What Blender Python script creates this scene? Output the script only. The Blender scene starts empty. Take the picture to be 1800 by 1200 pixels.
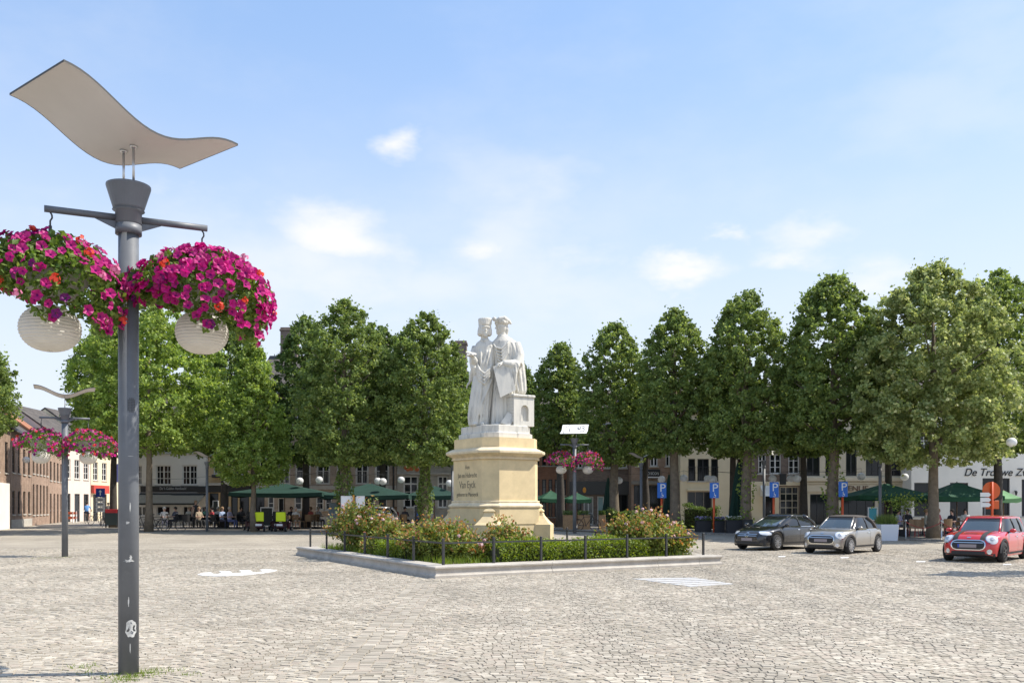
import bpy, bmesh, math, random
import numpy as np
from mathutils import Vector, Matrix
R = math.radians
PI = math.pi
S = bpy.context.scene
COL = S.collection
# ---------------------------------------------------------------- camera, sky, sun, exposure
FP, HZ, EYE = 1600.0, 888.0, 1.8           # focal length in photo pixels, horizon row, eye height
cam_d = bpy.data.cameras.new('camera')
cam = bpy.data.objects.new('camera', cam_d)
COL.objects.link(cam)
cam.location = (0, 0, EYE)
cam.rotation_euler = (R(90), 0, 0)
cam_d.sensor_width = 36.0
cam_d.lens = 36.0 * FP / 1800.0
cam_d.shift_y = (HZ - 600.0) / 1800.0
cam_d.clip_start = 0.1
cam_d.clip_end = 3000
S.camera = cam
SUN_DIR = Vector((0.99, 0.07, 0)).normalized()
SUN_EL = R(53)
sun_vec = Vector((SUN_DIR.x * math.cos(SUN_EL), SUN_DIR.y * math.cos(SUN_EL), math.sin(SUN_EL)))
sd = bpy.data.lights.new('sun', 'SUN')
sd.energy = 4.0
sd.angle = R(0.53)
sd.color = (1.0, 0.94, 0.84)
so = bpy.data.objects.new('sun', sd)
COL.objects.link(so)
so.rotation_euler = (-sun_vec).to_track_quat('-Z', 'Y').to_euler()
so.location = sun_vec * 60
S.view_settings.view_transform = 'Standard'
S.view_settings.look = 'None'
S.view_settings.gamma = 1.0
S.view_settings.use_curve_mapping = False
S.view_settings.exposure = 0.66

w = bpy.data.worlds.new('World')
S.world = w
w.use_nodes = True
nt = w.node_tree
nt.nodes.clear()
def N(nt, typ, **kw):
    n = nt.nodes.new(typ)
    for k, v in kw.items():
        if k == 'op': n.operation = v
        elif isinstance(k, str) and k.startswith('i_'):
            key = k[2:]
            key = int(key) if key.isdigit() else key
            n.inputs[key].default_value = v
        else: setattr(n, k, v)
    return n
def L(nt, a, b): nt.links.new(a, b)
sky = N(nt, 'ShaderNodeTexSky', sky_type='NISHITA', sun_disc=False)
sky.sun_elevation = SUN_EL
sky.sun_rotation = math.atan2(SUN_DIR.x, SUN_DIR.y)
sky.air_density = 1.0
sky.dust_density = 1.6
sky.ozone_density = 2.0
tc = N(nt, 'ShaderNodeTexCoord')
def pdir(px, py):
    return Vector(((px - 900) / FP, 1, (HZ - py) / FP)).normalized()
# cumulus and thin cloud: noise-broken patches at directions in the sky, plus scattered soft cloud everywhere
noise = N(nt, 'ShaderNodeTexNoise', i_Scale=10.0, i_Detail=6.0, i_Roughness=0.52)
mp = N(nt, 'ShaderNodeMapping'); mp.inputs['Scale'].default_value = (1, 1, 2.1)
L(nt, tc.outputs['Generated'], mp.inputs[0]); L(nt, mp.outputs[0], noise.inputs['Vector'])
wn = N(nt, 'ShaderNodeTexNoise', i_Scale=7.0, i_Detail=5.0, i_Roughness=0.6); L(nt, mp.outputs[0], wn.inputs['Vector'])
w1 = N(nt, 'ShaderNodeVectorMath', op='SUBTRACT'); w1.inputs[1].default_value = (.5, .5, .5); L(nt, wn.outputs['Color'], w1.inputs[0])
w2 = N(nt, 'ShaderNodeVectorMath', op='MULTIPLY'); w2.inputs[1].default_value = (.15, .15, .085); L(nt, w1.outputs[0], w2.inputs[0])
w3 = N(nt, 'ShaderNodeVectorMath', op='ADD'); L(nt, tc.outputs['Generated'], w3.inputs[0]); L(nt, w2.outputs[0], w3.inputs[1])
acc = None
CL = [(612, 415, 0.085, 0.034, .95), (560, 470, 0.12, 0.045, .55), (722, 262, 0.028, 0.016, .85), (900, 440, 0.10, 0.085, .45), (870, 345, 0.07, 0.07, .28),
      (1010, 440, 0.05, 0.022, .6), (1440, 412, 0.065, 0.020, .8), (1380, 432, 0.04, 0.014, .8), (1203, 470, 0.055, 0.014, 1.0), (1288, 402, 0.018, 0.008, .7), (860, 455, 0.04, 0.02, .8),
      (420, 470, 0.16, 0.06, .4), (760, 510, 0.13, 0.035, .35), (980, 520, 0.10, 0.03, .3), (1540, 490, 0.05, 0.016, .6), (300, 330, 0.02, 0.012, .3), (1740, 60, 0.10, 0.06, .22), (1690, 180, 0.16, 0.04, .22)]
for (px, py, rx, rz, amp) in CL:
    c = pdir(px, py)
    s1 = N(nt, 'ShaderNodeVectorMath', op='SUBTRACT'); s1.inputs[1].default_value = c
    L(nt, w3.outputs[0], s1.inputs[0])
    s2 = N(nt, 'ShaderNodeVectorMath', op='MULTIPLY'); s2.inputs[1].default_value = (1 / rx, 1 / rx, 1 / rz)
    L(nt, s1.outputs[0], s2.inputs[0])
    s3 = N(nt, 'ShaderNodeVectorMath', op='LENGTH'); L(nt, s2.outputs[0], s3.inputs[0])
    m1 = N(nt, 'ShaderNodeMath', op='MULTIPLY_ADD', i_1=2.5, i_2=-1.05); L(nt, noise.outputs[0], m1.inputs[0])
    m2 = N(nt, 'ShaderNodeMath', op='ADD'); L(nt, s3.outputs['Value'], m2.inputs[0]); L(nt, m1.outputs[0], m2.inputs[1])
    mr = N(nt, 'ShaderNodeMapRange', interpolation_type='SMOOTHSTEP'); mr.inputs['From Min'].default_value = 1.55; mr.inputs['From Max'].default_value = -0.1
    mr.inputs['To Min'].default_value = 0; mr.inputs['To Max'].default_value = amp
    L(nt, m2.outputs[0], mr.inputs['Value'])
    if acc is None: acc = mr.outputs[0]
    else:
        mx = N(nt, 'ShaderNodeMath', op='MAXIMUM'); L(nt, acc, mx.inputs[0]); L(nt, mr.outputs[0], mx.inputs[1]); acc = mx.outputs[0]
n2 = N(nt, 'ShaderNodeTexNoise', i_Scale=2.6, i_Detail=6.0, i_Roughness=0.6)
L(nt, mp.outputs[0], n2.inputs['Vector'])
mr2 = N(nt, 'ShaderNodeMapRange', interpolation_type='SMOOTHSTEP'); mr2.inputs['From Min'].default_value = 0.45; mr2.inputs['From Max'].default_value = 0.8; mr2.inputs['To Max'].default_value = 0.22
L(nt, n2.outputs[0], mr2.inputs['Value'])
mx = N(nt, 'ShaderNodeMath', op='MAXIMUM'); L(nt, acc, mx.inputs[0]); L(nt, mr2.outputs[0], mx.inputs[1]); acc = mx.outputs[0]
# pale summer haze towards the horizon all the way round
sp = N(nt, 'ShaderNodeSeparateXYZ'); L(nt, tc.outputs['Generated'], sp.inputs[0])
hz = N(nt, 'ShaderNodeMapRange', interpolation_type='SMOOTHSTEP'); hz.inputs['From Min'].default_value = 0.50; hz.inputs['From Max'].default_value = 0.06; hz.inputs['To Max'].default_value = 0.85
L(nt, sp.outputs['Z'], hz.inputs['Value'])
mixh = N(nt, 'ShaderNodeMix', data_type='RGBA'); mixh.inputs['B'].default_value = (5.0, 5.35, 5.9, 1)
base = N(nt, 'ShaderNodeMix', data_type='RGBA'); base.inputs[0].default_value = 0.34; base.inputs['B'].default_value = (3.3, 5.3, 8.8, 1)
L(nt, sky.outputs[0], base.inputs['A'])
L(nt, hz.outputs[0], mixh.inputs[0]); L(nt, base.outputs['Result'], mixh.inputs['A'])
mixc = N(nt, 'ShaderNodeMix', data_type='RGBA'); mixc.inputs['B'].default_value = (5.9, 5.8, 5.7, 1)
L(nt, acc, mixc.inputs[0]); L(nt, mixh.outputs['Result'], mixc.inputs['A'])
bg = N(nt, 'ShaderNodeBackground', i_Strength=0.115)
L(nt, mixc.outputs['Result'], bg.inputs[0])
wo = N(nt, 'ShaderNodeOutputWorld'); L(nt, bg.outputs[0], wo.inputs[0])

# ---------------------------------------------------------------- where photo points lie in the place
def gz(y):
    t = min(1.0, max(0.0, (y - 36.0) / 17.0))
    return 0.3 * t * t * (3 - 2 * t)
def gp(px, py):
    y = 30.0
    for _ in range(40): y = 0.5 * y + 0.5 * FP * (EYE - gz(y)) / (py - HZ)
    return Vector(((px - 900) / FP * y, y, gz(y)))
def at(px, py, y): return Vector(((px - 900) / FP * y, y, EYE + (HZ - py) / FP * y))

# ---------------------------------------------------------------- helpers
rnd = random.Random(7)
MATS = {}
def mat(name, col, rough=0.7, metal=0.0, var=0.0, vscale=3.0, bump=0.0, bscale=40.0, island=0.0, spec=0.5, coat=0.0, trans=0.0, dirt=None, emit=None, alpha=None):
    if name in MATS: return MATS[name]
    m = bpy.data.materials.new(name); m.use_nodes = True
    t = m.node_tree; b = t.nodes['Principled BSDF']
    b.inputs['Roughness'].default_value = rough
    b.inputs['Metallic'].default_value = metal
    b.inputs['Specular IOR Level'].default_value = spec
    b.inputs['Coat Weight'].default_value = coat
    b.inputs['Coat Roughness'].default_value = 0.04
    src = None
    rgb = N(t, 'ShaderNodeRGB'); rgb.outputs[0].default_value = (*col, 1); src = rgb.outputs[0]
    tcn = N(t, 'ShaderNodeTexCoord')
    if var > 0:
        no = N(t, 'ShaderNodeTexNoise', i_Scale=vscale, i_Detail=6.0, i_Roughness=0.62); L(t, tcn.outputs['Object'], no.inputs['Vector'])
        mr = N(t, 'ShaderNodeMapRange'); mr.inputs['From Min'].default_value = .28; mr.inputs['From Max'].default_value = .72; mr.inputs['To Min'].default_value = 1 - var; mr.inputs['To Max'].default_value = 1 + var
        L(t, no.outputs[0], mr.inputs['Value'])
        hs = N(t, 'ShaderNodeHueSaturation'); L(t, mr.outputs[0], hs.inputs['Value']); L(t, src, hs.inputs['Color']); src = hs.outputs[0]
    if island > 0:
        ge = N(t, 'ShaderNodeNewGeometry')
        mr = N(t, 'ShaderNodeMapRange'); mr.inputs['To Min'].default_value = 1 - island; mr.inputs['To Max'].default_value = 1 + island
        L(t, ge.outputs['Random Per Island'], mr.inputs['Value'])
        hs = N(t, 'ShaderNodeHueSaturation'); L(t, mr.outputs[0], hs.inputs['Value']); L(t, src, hs.inputs['Color']); src = hs.outputs[0]
    if dirt:
        no = N(t, 'ShaderNodeTexNoise', i_Scale=dirt[1], i_Detail=8.0, i_Roughness=0.7); L(t, tcn.outputs['Object'], no.inputs['Vector'])
        mr = N(t, 'ShaderNodeMapRange', interpolation_type='SMOOTHSTEP'); mr.inputs['From Min'].default_value = dirt[2]; mr.inputs['From Max'].default_value = dirt[2] + .16
        L(t, no.outputs[0], mr.inputs['Value'])
        mx = N(t, 'ShaderNodeMix', data_type='RGBA'); mx.inputs['B'].default_value = (*dirt[0], 1)
        L(t, mr.outputs[0], mx.inputs[0]); L(t, src, mx.inputs['A']); src = mx.outputs['Result']
    L(t, src, b.inputs['Base Color'])
    if bump > 0:
        no = N(t, 'ShaderNodeTexNoise', i_Scale=bscale, i_Detail=5.0); L(t, tcn.outputs['Object'], no.inputs['Vector'])
        bp = N(t, 'ShaderNodeBump', i_Strength=bump, i_Distance=0.02); L(t, no.outputs[0], bp.inputs['Height']); L(t, bp.outputs[0], b.inputs['Normal'])
    if emit: b.inputs['Emission Color'].default_value = (*col, 1); b.inputs['Emission Strength'].default_value = emit
    if trans > 0:
        tr = N(t, 'ShaderNodeBsdfTranslucent'); L(t, src, tr.inputs[0])
        ms = N(t, 'ShaderNodeMixShader'); ms.inputs[0].default_value = trans
        out = t.nodes['Material Output']; L(t, b.outputs[0], ms.inputs[1]); L(t, tr.outputs[0], ms.inputs[2]); L(t, ms.outputs[0], out.inputs[0])
    MATS[name] = m
    return m
def leafmat(name, c1, c2, c3=None, trans=0.38, rough=0.5):
    """leaf colours spread over the single leaves (random per island) between c1, c2 and c3"""
    if name in MATS: return MATS[name]
    m = bpy.data.materials.new(name); m.use_nodes = True
    t = m.node_tree; b = t.nodes['Principled BSDF']
    b.inputs['Roughness'].default_value = rough; b.inputs['Specular IOR Level'].default_value = .35
    ge = N(t, 'ShaderNodeNewGeometry')
    cr = N(t, 'ShaderNodeValToRGB'); e = cr.color_ramp.elements
    e[0].color = (*c1, 1); e[1].color = (*c2, 1)
    if c3: x = e.new(0.9); x.color = (*c2, 1); e[-1].color = (*c3, 1)
    L(t, ge.outputs['Random Per Island'], cr.inputs[0])
    tcn = N(t, 'ShaderNodeTexCoord')
    no = N(t, 'ShaderNodeTexNoise', i_Scale=0.9, i_Detail=3.0); L(t, tcn.outputs['Object'], no.inputs['Vector'])
    mr = N(t, 'ShaderNodeMapRange'); mr.inputs['From Min'].default_value = .3; mr.inputs['From Max'].default_value = .7; mr.inputs['To Min'].default_value = .75; mr.inputs['To Max'].default_value = 1.3
    L(t, no.outputs[0], mr.inputs['Value'])
    hs = N(t, 'ShaderNodeHueSaturation'); L(t, mr.outputs[0], hs.inputs['Value']); L(t, cr.outputs[0], hs.inputs['Color'])
    L(t, hs.outputs[0], b.inputs['Base Color'])
    tr = N(t, 'ShaderNodeBsdfTranslucent')
    h2 = N(t, 'ShaderNodeHueSaturation', i_Value=1.5, i_Saturation=1.15, i_Hue=0.485); L(t, hs.outputs[0], h2.inputs['Color']); L(t, h2.outputs[0], tr.inputs[0])
    ms = N(t, 'ShaderNodeMixShader'); ms.inputs[0].default_value = trans
    out = t.nodes['Material Output']; L(t, b.outputs[0], ms.inputs[1]); L(t, tr.outputs[0], ms.inputs[2]); L(t, ms.outputs[0], out.inputs[0])
    MATS[name] = m
    return m
def brickmat(name, c1, c2, mortar, sx=0.22, sz=0.07, bump=.35):
    if name in MATS: return MATS[name]
    m = bpy.data.materials.new(name); m.use_nodes = True
    t = m.node_tree; b = t.nodes['Principled BSDF']; b.inputs['Roughness'].default_value = .88
    tcn = N(t, 'ShaderNodeTexCoord'); sp = N(t, 'ShaderNodeSeparateXYZ'); L(t, tcn.outputs['Object'], sp.inputs[0])
    ad = N(t, 'ShaderNodeMath', op='ADD'); L(t, sp.outputs[0], ad.inputs[0]); L(t, sp.outputs[1], ad.inputs[1])
    cb = N(t, 'ShaderNodeCombineXYZ'); L(t, ad.outputs[0], cb.inputs[0]); L(t, sp.outputs[2], cb.inputs[1])
    br = N(t, 'ShaderNodeTexBrick'); br.inputs['Color1'].default_value = (*c1, 1); br.inputs['Color2'].default_value = (*c2, 1); br.inputs['Mortar'].default_value = (*mortar, 1)
    br.inputs['Scale'].default_value = 1; br.inputs['Brick Width'].default_value = sx; br.inputs['Row Height'].default_value = sz; br.inputs['Mortar Size'].default_value = 0.007; br.inputs['Bias'].default_value = -.1
    L(t, cb.outputs[0], br.inputs['Vector'])
    no = N(t, 'ShaderNodeTexNoise', i_Scale=1.1, i_Detail=6.0, i_Roughness=.65); L(t, tcn.outputs['Object'], no.inputs['Vector'])
    mr = N(t, 'ShaderNodeMapRange'); mr.inputs['From Min'].default_value = .3; mr.inputs['From Max'].default_value = .7; mr.inputs['To Min'].default_value = .72; mr.inputs['To Max'].default_value = 1.2
    L(t, no.outputs[0], mr.inputs['Value'])
    hs = N(t, 'ShaderNodeHueSaturation'); L(t, mr.outputs[0], hs.inputs['Value']); L(t, br.outputs[0], hs.inputs['Color']); L(t, hs.outputs[0], b.inputs['Base Color'])
    bp = N(t, 'ShaderNodeBump', i_Strength=bump, i_Distance=.01, invert=True); L(t, br.outputs['Fac'], bp.inputs['Height']); L(t, bp.outputs[0], b.inputs['Normal'])
    MATS[name] = m
    return m

class MB:
    """collects shapes; build() links them as one mesh object"""
    def __init__(s): s.v = []; s.f = []; s.mi = []; s.cur = 0; s.sm = []; s.smooth = False
    def add(s, vs, fs):
        o = len(s.v); s.v += [tuple(v) for v in vs]
        for f in fs: s.f.append([i + o for i in f]); s.mi.append(s.cur); s.sm.append(s.smooth)
        return s
    def box(s, x0, x1, y0, y1, z0, z1, M=None):
        vs = [Vector(p) for p in ((x0, y0, z0), (x1, y0, z0), (x1, y1, z0), (x0, y1, z0), (x0, y0, z1), (x1, y0, z1), (x1, y1, z1), (x0, y1, z1))]
        if M is not None: vs = [M @ v for v in vs]
        return s.add(vs, [(0, 3, 2, 1), (4, 5, 6, 7), (0, 1, 5, 4), (1, 2, 6, 5), (2, 3, 7, 6), (3, 0, 4, 7)])
    def bbox(s, x0, x1, y0, y1, z0, z1, b=0.01, M=None):
        """box with chamfered edges"""
        X = [(x0, x0 + b), (x1, x1 - b)]; Y = [(y0, y0 + b), (y1, y1 - b)]; Z = [(z0, z0 + b), (z1, z1 - b)]
        bm = bmesh.new(); bmesh.ops.create_cube(bm, size=1)
        for v in bm.verts: v.co = Vector(((x0 + x1) / 2 + v.co.x * (x1 - x0), (y0 + y1) / 2 + v.co.y * (y1 - y0), (z0 + z1) / 2 + v.co.z * (z1 - z0)))
        bmesh.ops.bevel(bm, geom=bm.edges[:], offset=b, segments=1, affect='EDGES')
        bm.verts.index_update()
        vs = [(M @ v.co if M is not None else v.co.copy()) for v in bm.verts]; fs = [[v.index for v in f.verts] for f in bm.faces]; bm.free()
        return s.add(vs, fs)
    def tube(s, pts, r, n=8, cap=True, sq=1.0):
        pts = [Vector(p) for p in pts]; rs = r if isinstance(r, (list, tuple)) else [r] * len(pts)
        vs = []; fs = []; prev = None
        for i, p in enumerate(pts):
            d = (pts[min(i + 1, len(pts) - 1)] - pts[max(i - 1, 0)]).normalized()
            if prev is None:
                a = d.cross(Vector((0, 0, 1)))
                if a.length < .05: a = Vector((1, 0, 0))
                a.normalize()
            else: a = (prev - d * prev.dot(d)).normalized()
            prev = a; b = d.cross(a)
            for k in range(n):
                t = 2 * PI * k / n; vs.append(p + (a * math.cos(t) + b * math.sin(t) * sq) * rs[i])
        for i in range(len(pts) - 1):
            for k in range(n):
                k2 = (k + 1) % n; fs.append((i * n + k, i * n + k2, (i + 1) * n + k2, (i + 1) * n + k))
        if cap: fs.append(tuple(range(n))[::-1]); fs.append(tuple((len(pts) - 1) * n + k for k in range(n)))
        return s.add(vs, fs)
    def lathe(s, prof, n=16, c=(0, 0, 0), cap=True, a0=0.0):
        c = Vector(c); vs = []; fs = []
        for (r, z) in prof:
            for k in range(n): t = a0 + 2 * PI * k / n; vs.append(c + Vector((r * math.cos(t), r * math.sin(t), z)))
        for i in range(len(prof) - 1):
            for k in range(n): k2 = (k + 1) % n; fs.append((i * n + k, i * n + k2, (i + 1) * n + k2, (i + 1) * n + k))
        if cap: fs.append(tuple(range(n))[::-1]); fs.append(tuple((len(prof) - 1) * n + k for k in range(n)))
        return s.add(vs, fs)
    def loft(s, rings, cap=True, closed=True):
        n = len(rings[0]); vs = [p for r in rings for p in r]; fs = []
        for i in range(len(rings) - 1):
            for k in range(n if closed else n - 1): k2 = (k + 1) % n; fs.append((i * n + k, i * n + k2, (i + 1) * n + k2, (i + 1) * n + k))
        if cap: fs.append(tuple(range(n))[::-1]); fs.append(tuple((len(rings) - 1) * n + k for k in range(n)))
        return s.add(vs, fs)
    def prism(s, poly, y0, y1, M=None):
        """polygon in (x,z) pushed from y0 to y1"""
        n = len(poly); vs = [Vector((x, y0, z)) for x, z in poly] + [Vector((x, y1, z)) for x, z in poly]
        if M is not None: vs = [M @ v for v in vs]
        fs = [tuple(range(n)), tuple(range(2 * n - 1, n - 1, -1))] + [(i, i + n, (i + 1) % n + n, (i + 1) % n) for i in range(n)]
        return s.add(vs, fs)
    def slab(s, poly, z0, z1):
        n = len(poly); vs = [(x, y, z0) for x, y in poly] + [(x, y, z1) for x, y in poly]
        fs = [tuple(range(n - 1, -1, -1)), tuple(range(n, 2 * n))] + [(i, (i + 1) % n, (i + 1) % n + n, i + n) for i in range(n)]
        return s.add(vs, fs)
    def ball(s, c, r, n=10, m=6, sq=(1, 1, 1)):
        prof = []
        c = Vector(c); vs = []; fs = []
        for i in range(1, m):
            t = PI * i / m
            for k in range(n): p = 2 * PI * k / n; vs.append(c + Vector((r * sq[0] * math.sin(t) * math.cos(p), r * sq[1] * math.sin(t) * math.sin(p), r * sq[2] * math.cos(t))))
        top = len(vs); vs.append(c + Vector((0, 0, r * sq[2]))); vs.append(c - Vector((0, 0, r * sq[2])))
        for i in range(m - 2):
            for k in range(n): k2 = (k + 1) % n; fs.append((i * n + k, (i + 1) * n + k, (i + 1) * n + k2, i * n + k2))
        for k in range(n): fs.append((top, k, (k + 1) % n)); fs.append((top + 1, (m - 2) * n + (k + 1) % n, (m - 2) * n + k))
        return s.add(vs, fs)
    def mesh(s, name, mats):
        me = bpy.data.meshes.new(name); me.from_pydata(s.v, [], s.f)
        for m in (mats if isinstance(mats, (list, tuple)) else [mats]): me.materials.append(m)
        me.polygons.foreach_set('material_index', s.mi); me.polygons.foreach_set('use_smooth', s.sm)
        me.update()
        return me
    def build(s, name, mats, parent=None, smooth=None):
        if smooth is not None: s.sm = [smooth] * len(s.f)
        return link(name, s.mesh(name, mats), parent)
def fix(o):
    bm = bmesh.new(); bm.from_mesh(o.data); bmesh.ops.recalc_face_normals(bm, faces=bm.faces[:]); bm.to_mesh(o.data); bm.free(); return o
def link(name, me, parent=None):
    o = bpy.data.objects.new(name, me); COL.objects.link(o)
    if parent is not None: o.parent = parent
    return o
def tag(o, label=None, cat=None, group=None, kind=None):
    if label: o['label'] = label
    if cat: o['category'] = cat
    if group: o['group'] = group
    if kind: o['kind'] = kind
    return o
def thing(name, loc, label, cat, group=None, rz=0.0):
    o = bpy.data.objects.new(name, None); COL.objects.link(o); o.empty_display_size = .2
    o.location = loc; o.rotation_euler = (0, 0, rz)
    return tag(o, label, cat, group)
def copy_tree(o, parent=None):
    c = o.copy(); COL.objects.link(c)
    if parent is not None: c.parent = parent
    for ch in list(o.children): copy_tree(ch, c)
    return c
def text_mesh(name, body, size, m, parent, loc, rot=(PI / 2, 0, 0), depth=0.01, shear=0.0, align='LEFT', sx=1.0):
    cu = bpy.data.curves.new(name, 'FONT'); cu.body = body; cu.size = size; cu.extrude = depth; cu.shear = shear; cu.align_x = align
    t = bpy.data.objects.new(name + '_c', cu); COL.objects.link(t)
    bpy.context.view_layer.update()
    me = bpy.data.meshes.new_from_object(t.evaluated_get(bpy.context.evaluated_depsgraph_get()))
    bpy.data.objects.remove(t); me.materials.clear(); me.materials.append(m)
    o = link(name, me, parent); o.location = loc; o.rotation_euler = rot; o.scale = (sx, 1, 1)
    return o
def evaluated_mesh(o):
    bpy.context.view_layer.update()
    return bpy.data.meshes.new_from_object(o.evaluated_get(bpy.context.evaluated_depsgraph_get()))
def arr_mesh(name, V, F, m, smooth=False):
    me = bpy.data.meshes.new(name); me.from_pydata(V.reshape(-1, 3).tolist() if hasattr(V, 'reshape') else V, [], F.tolist() if hasattr(F, 'tolist') else F)
    for x in (m if isinstance(m, (list, tuple)) else [m]): me.materials.append(x)
    if smooth: me.polygons.foreach_set('use_smooth', [True] * len(me.polygons))
    me.update()
    return me
def leaf_cloud(P, size, rng, droop=0.35, out=None, aspect=0.62):
    """kite-shaped leaves at points P (n,3), folded along the rib; returns verts (n*4,3) and quads"""
    n = len(P)
    d = rng.normal(size=(n, 3)); d[:, 2] -= droop
    if out is not None: d += out * 0.7
    d /= np.linalg.norm(d, axis=1, keepdims=True)
    u = rng.normal(size=(n, 3)); u[:, 2] += 0.0
    sd_ = np.cross(d, u); sd_ /= np.linalg.norm(sd_, axis=1, keepdims=True)
    nn = np.cross(sd_, d)
    sz = (size * rng.uniform(.7, 1.3, size=n))[:, None]
    base = P - d * sz * .5
    V = np.stack([base, P + sd_ * sz * aspect * .5 - nn * sz * .08 - d * sz * .08, P + d * sz * .5, P - sd_ * sz * aspect * .5 - nn * sz * .08 - d * sz * .08], axis=1)
    F = (np.arange(n) * 4)[:, None] + np.array([0, 1, 2, 3])[None, :]
    return V, F
# ---------------------------------------------------------------- the square: ground sheet, setts, terrace paving
def cobblemat(name, far):
    m = bpy.data.materials.new(name); m.use_nodes = True
    t = m.node_tree; b = t.nodes['Principled BSDF']; b.inputs['Roughness'].default_value = .82; b.inputs['Specular IOR Level'].default_value = .3
    tcn = N(t, 'ShaderNodeTexCoord')
    cr = N(t, 'ShaderNodeValToRGB'); e = cr.color_ramp.elements
    e[0].position = 0; e[0].color = (.295, .258, .20, 1); e[1].position = 1; e[1].color = (.49, .44, .36, 1)
    for p, c in ((.2, (.345, .305, .243)), (.5, (.385, .343, .277)), (.68, (.385, .327, .262)), (.84, (.435, .39, .315))):
        x = e.new(p); x.color = (*c, 1)
    n1 = N(t, 'ShaderNodeTexNoise', i_Scale=.30, i_Detail=8.0, i_Roughness=.72); L(t, tcn.outputs['Object'], n1.inputs['Vector'])
    mr = N(t, 'ShaderNodeMapRange'); mr.inputs['From Min'].default_value = .3; mr.inputs['From Max'].default_value = .7; mr.inputs['To Min'].default_value = .74; mr.inputs['To Max'].default_value = 1.2
    if far:
        mp = N(t, 'ShaderNodeMapping'); mp.inputs['Scale'].default_value = (7.4, 8.6, 7.4)
        nw = N(t, 'ShaderNodeTexNoise', i_Scale=.9, i_Detail=1.0); L(t, tcn.outputs['Object'], nw.inputs['Vector'])
        mx = N(t, 'ShaderNodeMix', data_type='VECTOR'); mx.inputs[0].default_value = .25
        L(t, tcn.outputs['Object'], mx.inputs['A']); L(t, nw.outputs['Color'], mx.inputs['B'])
        L(t, tcn.outputs['Object'], mp.inputs[0])
        vo = N(t, 'ShaderNodeTexVoronoi', i_Randomness=.55); L(t, mp.outputs[0], vo.inputs['Vector'])
        ve = N(t, 'ShaderNodeTexVoronoi', feature='DISTANCE_TO_EDGE', i_Randomness=.55); L(t, mp.outputs[0], ve.inputs['Vector'])
        sp = N(t, 'ShaderNodeSeparateColor'); L(t, vo.outputs['Color'], sp.inputs[0]); L(t, sp.outputs[0], cr.inputs[0])
        ed = N(t, 'ShaderNodeMapRange'); ed.inputs['From Max'].default_value = .09; ed.inputs['To Min'].default_value = .0; L(t, ve.outputs[0], ed.inputs['Value'])
        mj = N(t, 'ShaderNodeMix', data_type='RGBA'); mj.inputs['A'].default_value = (.23, .20, .16, 1); L(t, ed.outputs[0], mj.inputs[0]); L(t, cr.outputs[0], mj.inputs['B'])
        col = mj.outputs['Result']
        bp = N(t, 'ShaderNodeBump', i_Strength=.5, i_Distance=.012); L(t, ed.outputs[0], bp.inputs['Height']); L(t, bp.outputs[0], b.inputs['Normal'])
    else:
        ge = N(t, 'ShaderNodeNewGeometry'); oi = N(t, 'ShaderNodeObjectInfo')
        ad = N(t, 'ShaderNodeMath', op='ADD'); L(t, ge.outputs['Random Per Island'], ad.inputs[0]); L(t, oi.outputs['Random'], ad.inputs[1])
        fr = N(t, 'ShaderNodeMath', op='FRACT'); L(t, ad.outputs[0], fr.inputs[0]); L(t, fr.outputs[0], cr.inputs[0]); col = cr.outputs[0]
        n3 = N(t, 'ShaderNodeTexNoise', i_Scale=60.0, i_Detail=4.0); L(t, ge.outputs['Position'], n3.inputs['Vector'])
        bp = N(t, 'ShaderNodeBump', i_Strength=.35, i_Distance=.006); L(t, n3.outputs[0], bp.inputs['Height']); L(t, bp.outputs[0], b.inputs['Normal'])
    ge2 = N(t, 'ShaderNodeNewGeometry'); L(t, ge2.outputs['Position'], n1.inputs['Vector'])
    L(t, n1.outputs[0], mr.inputs['Value'])
    hs = N(t, 'ShaderNodeHueSaturation'); L(t, mr.outputs[0], hs.inputs['Value']); L(t, col, hs.inputs['Color']); L(t, hs.outputs[0], b.inputs['Base Color'])
    return m
M_COB_FAR = cobblemat('worn_setts_far', True)
M_COB = cobblemat('worn_setts', False)
ys = [-40, 0, 8, 20, 30] + [36 + i for i in range(19)] + [60, 80, 120, 250, 900]
xs = [-700, -200, -80, -40, -20, 0, 20, 40, 80, 200, 700]
V = [(x, y, gz(y)) for y in ys for x in xs]
Fc = [(j * len(xs) + i, j * len(xs) + i + 1, (j + 1) * len(xs) + i + 1, (j + 1) * len(xs) + i) for j in range(len(ys) - 1) for i in range(len(xs) - 1)]
ground = link('ground', arr_mesh('ground', V, Fc, M_COB_FAR, True)); tag(ground, kind='structure')

PF, PL, PR = Vector((-1.88, 22.3, 0)), Vector((-7.86, 33.1, 0)), Vector((6.35, 27.4, 0))
PU = (PR - PF).normalized(); PV = (PL - PF).normalized(); LU = (PR - PF).length; LV = (PL - PF).length
def bed(a, b, z=0.0): p = PF + PU * a + PV * b; return Vector((p.x, p.y, z))
def in_bed(x, y):
    d = Vector((x - PF.x, y - PF.y, 0)); det = PU.x * PV.y - PU.y * PV.x
    a = (d.x * PV.y - d.y * PV.x) / det; b = (PU.x * d.y - PU.y * d.x) / det
    return 0.05 < a < LU - .05 and 0.05 < b < LV - .05
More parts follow.
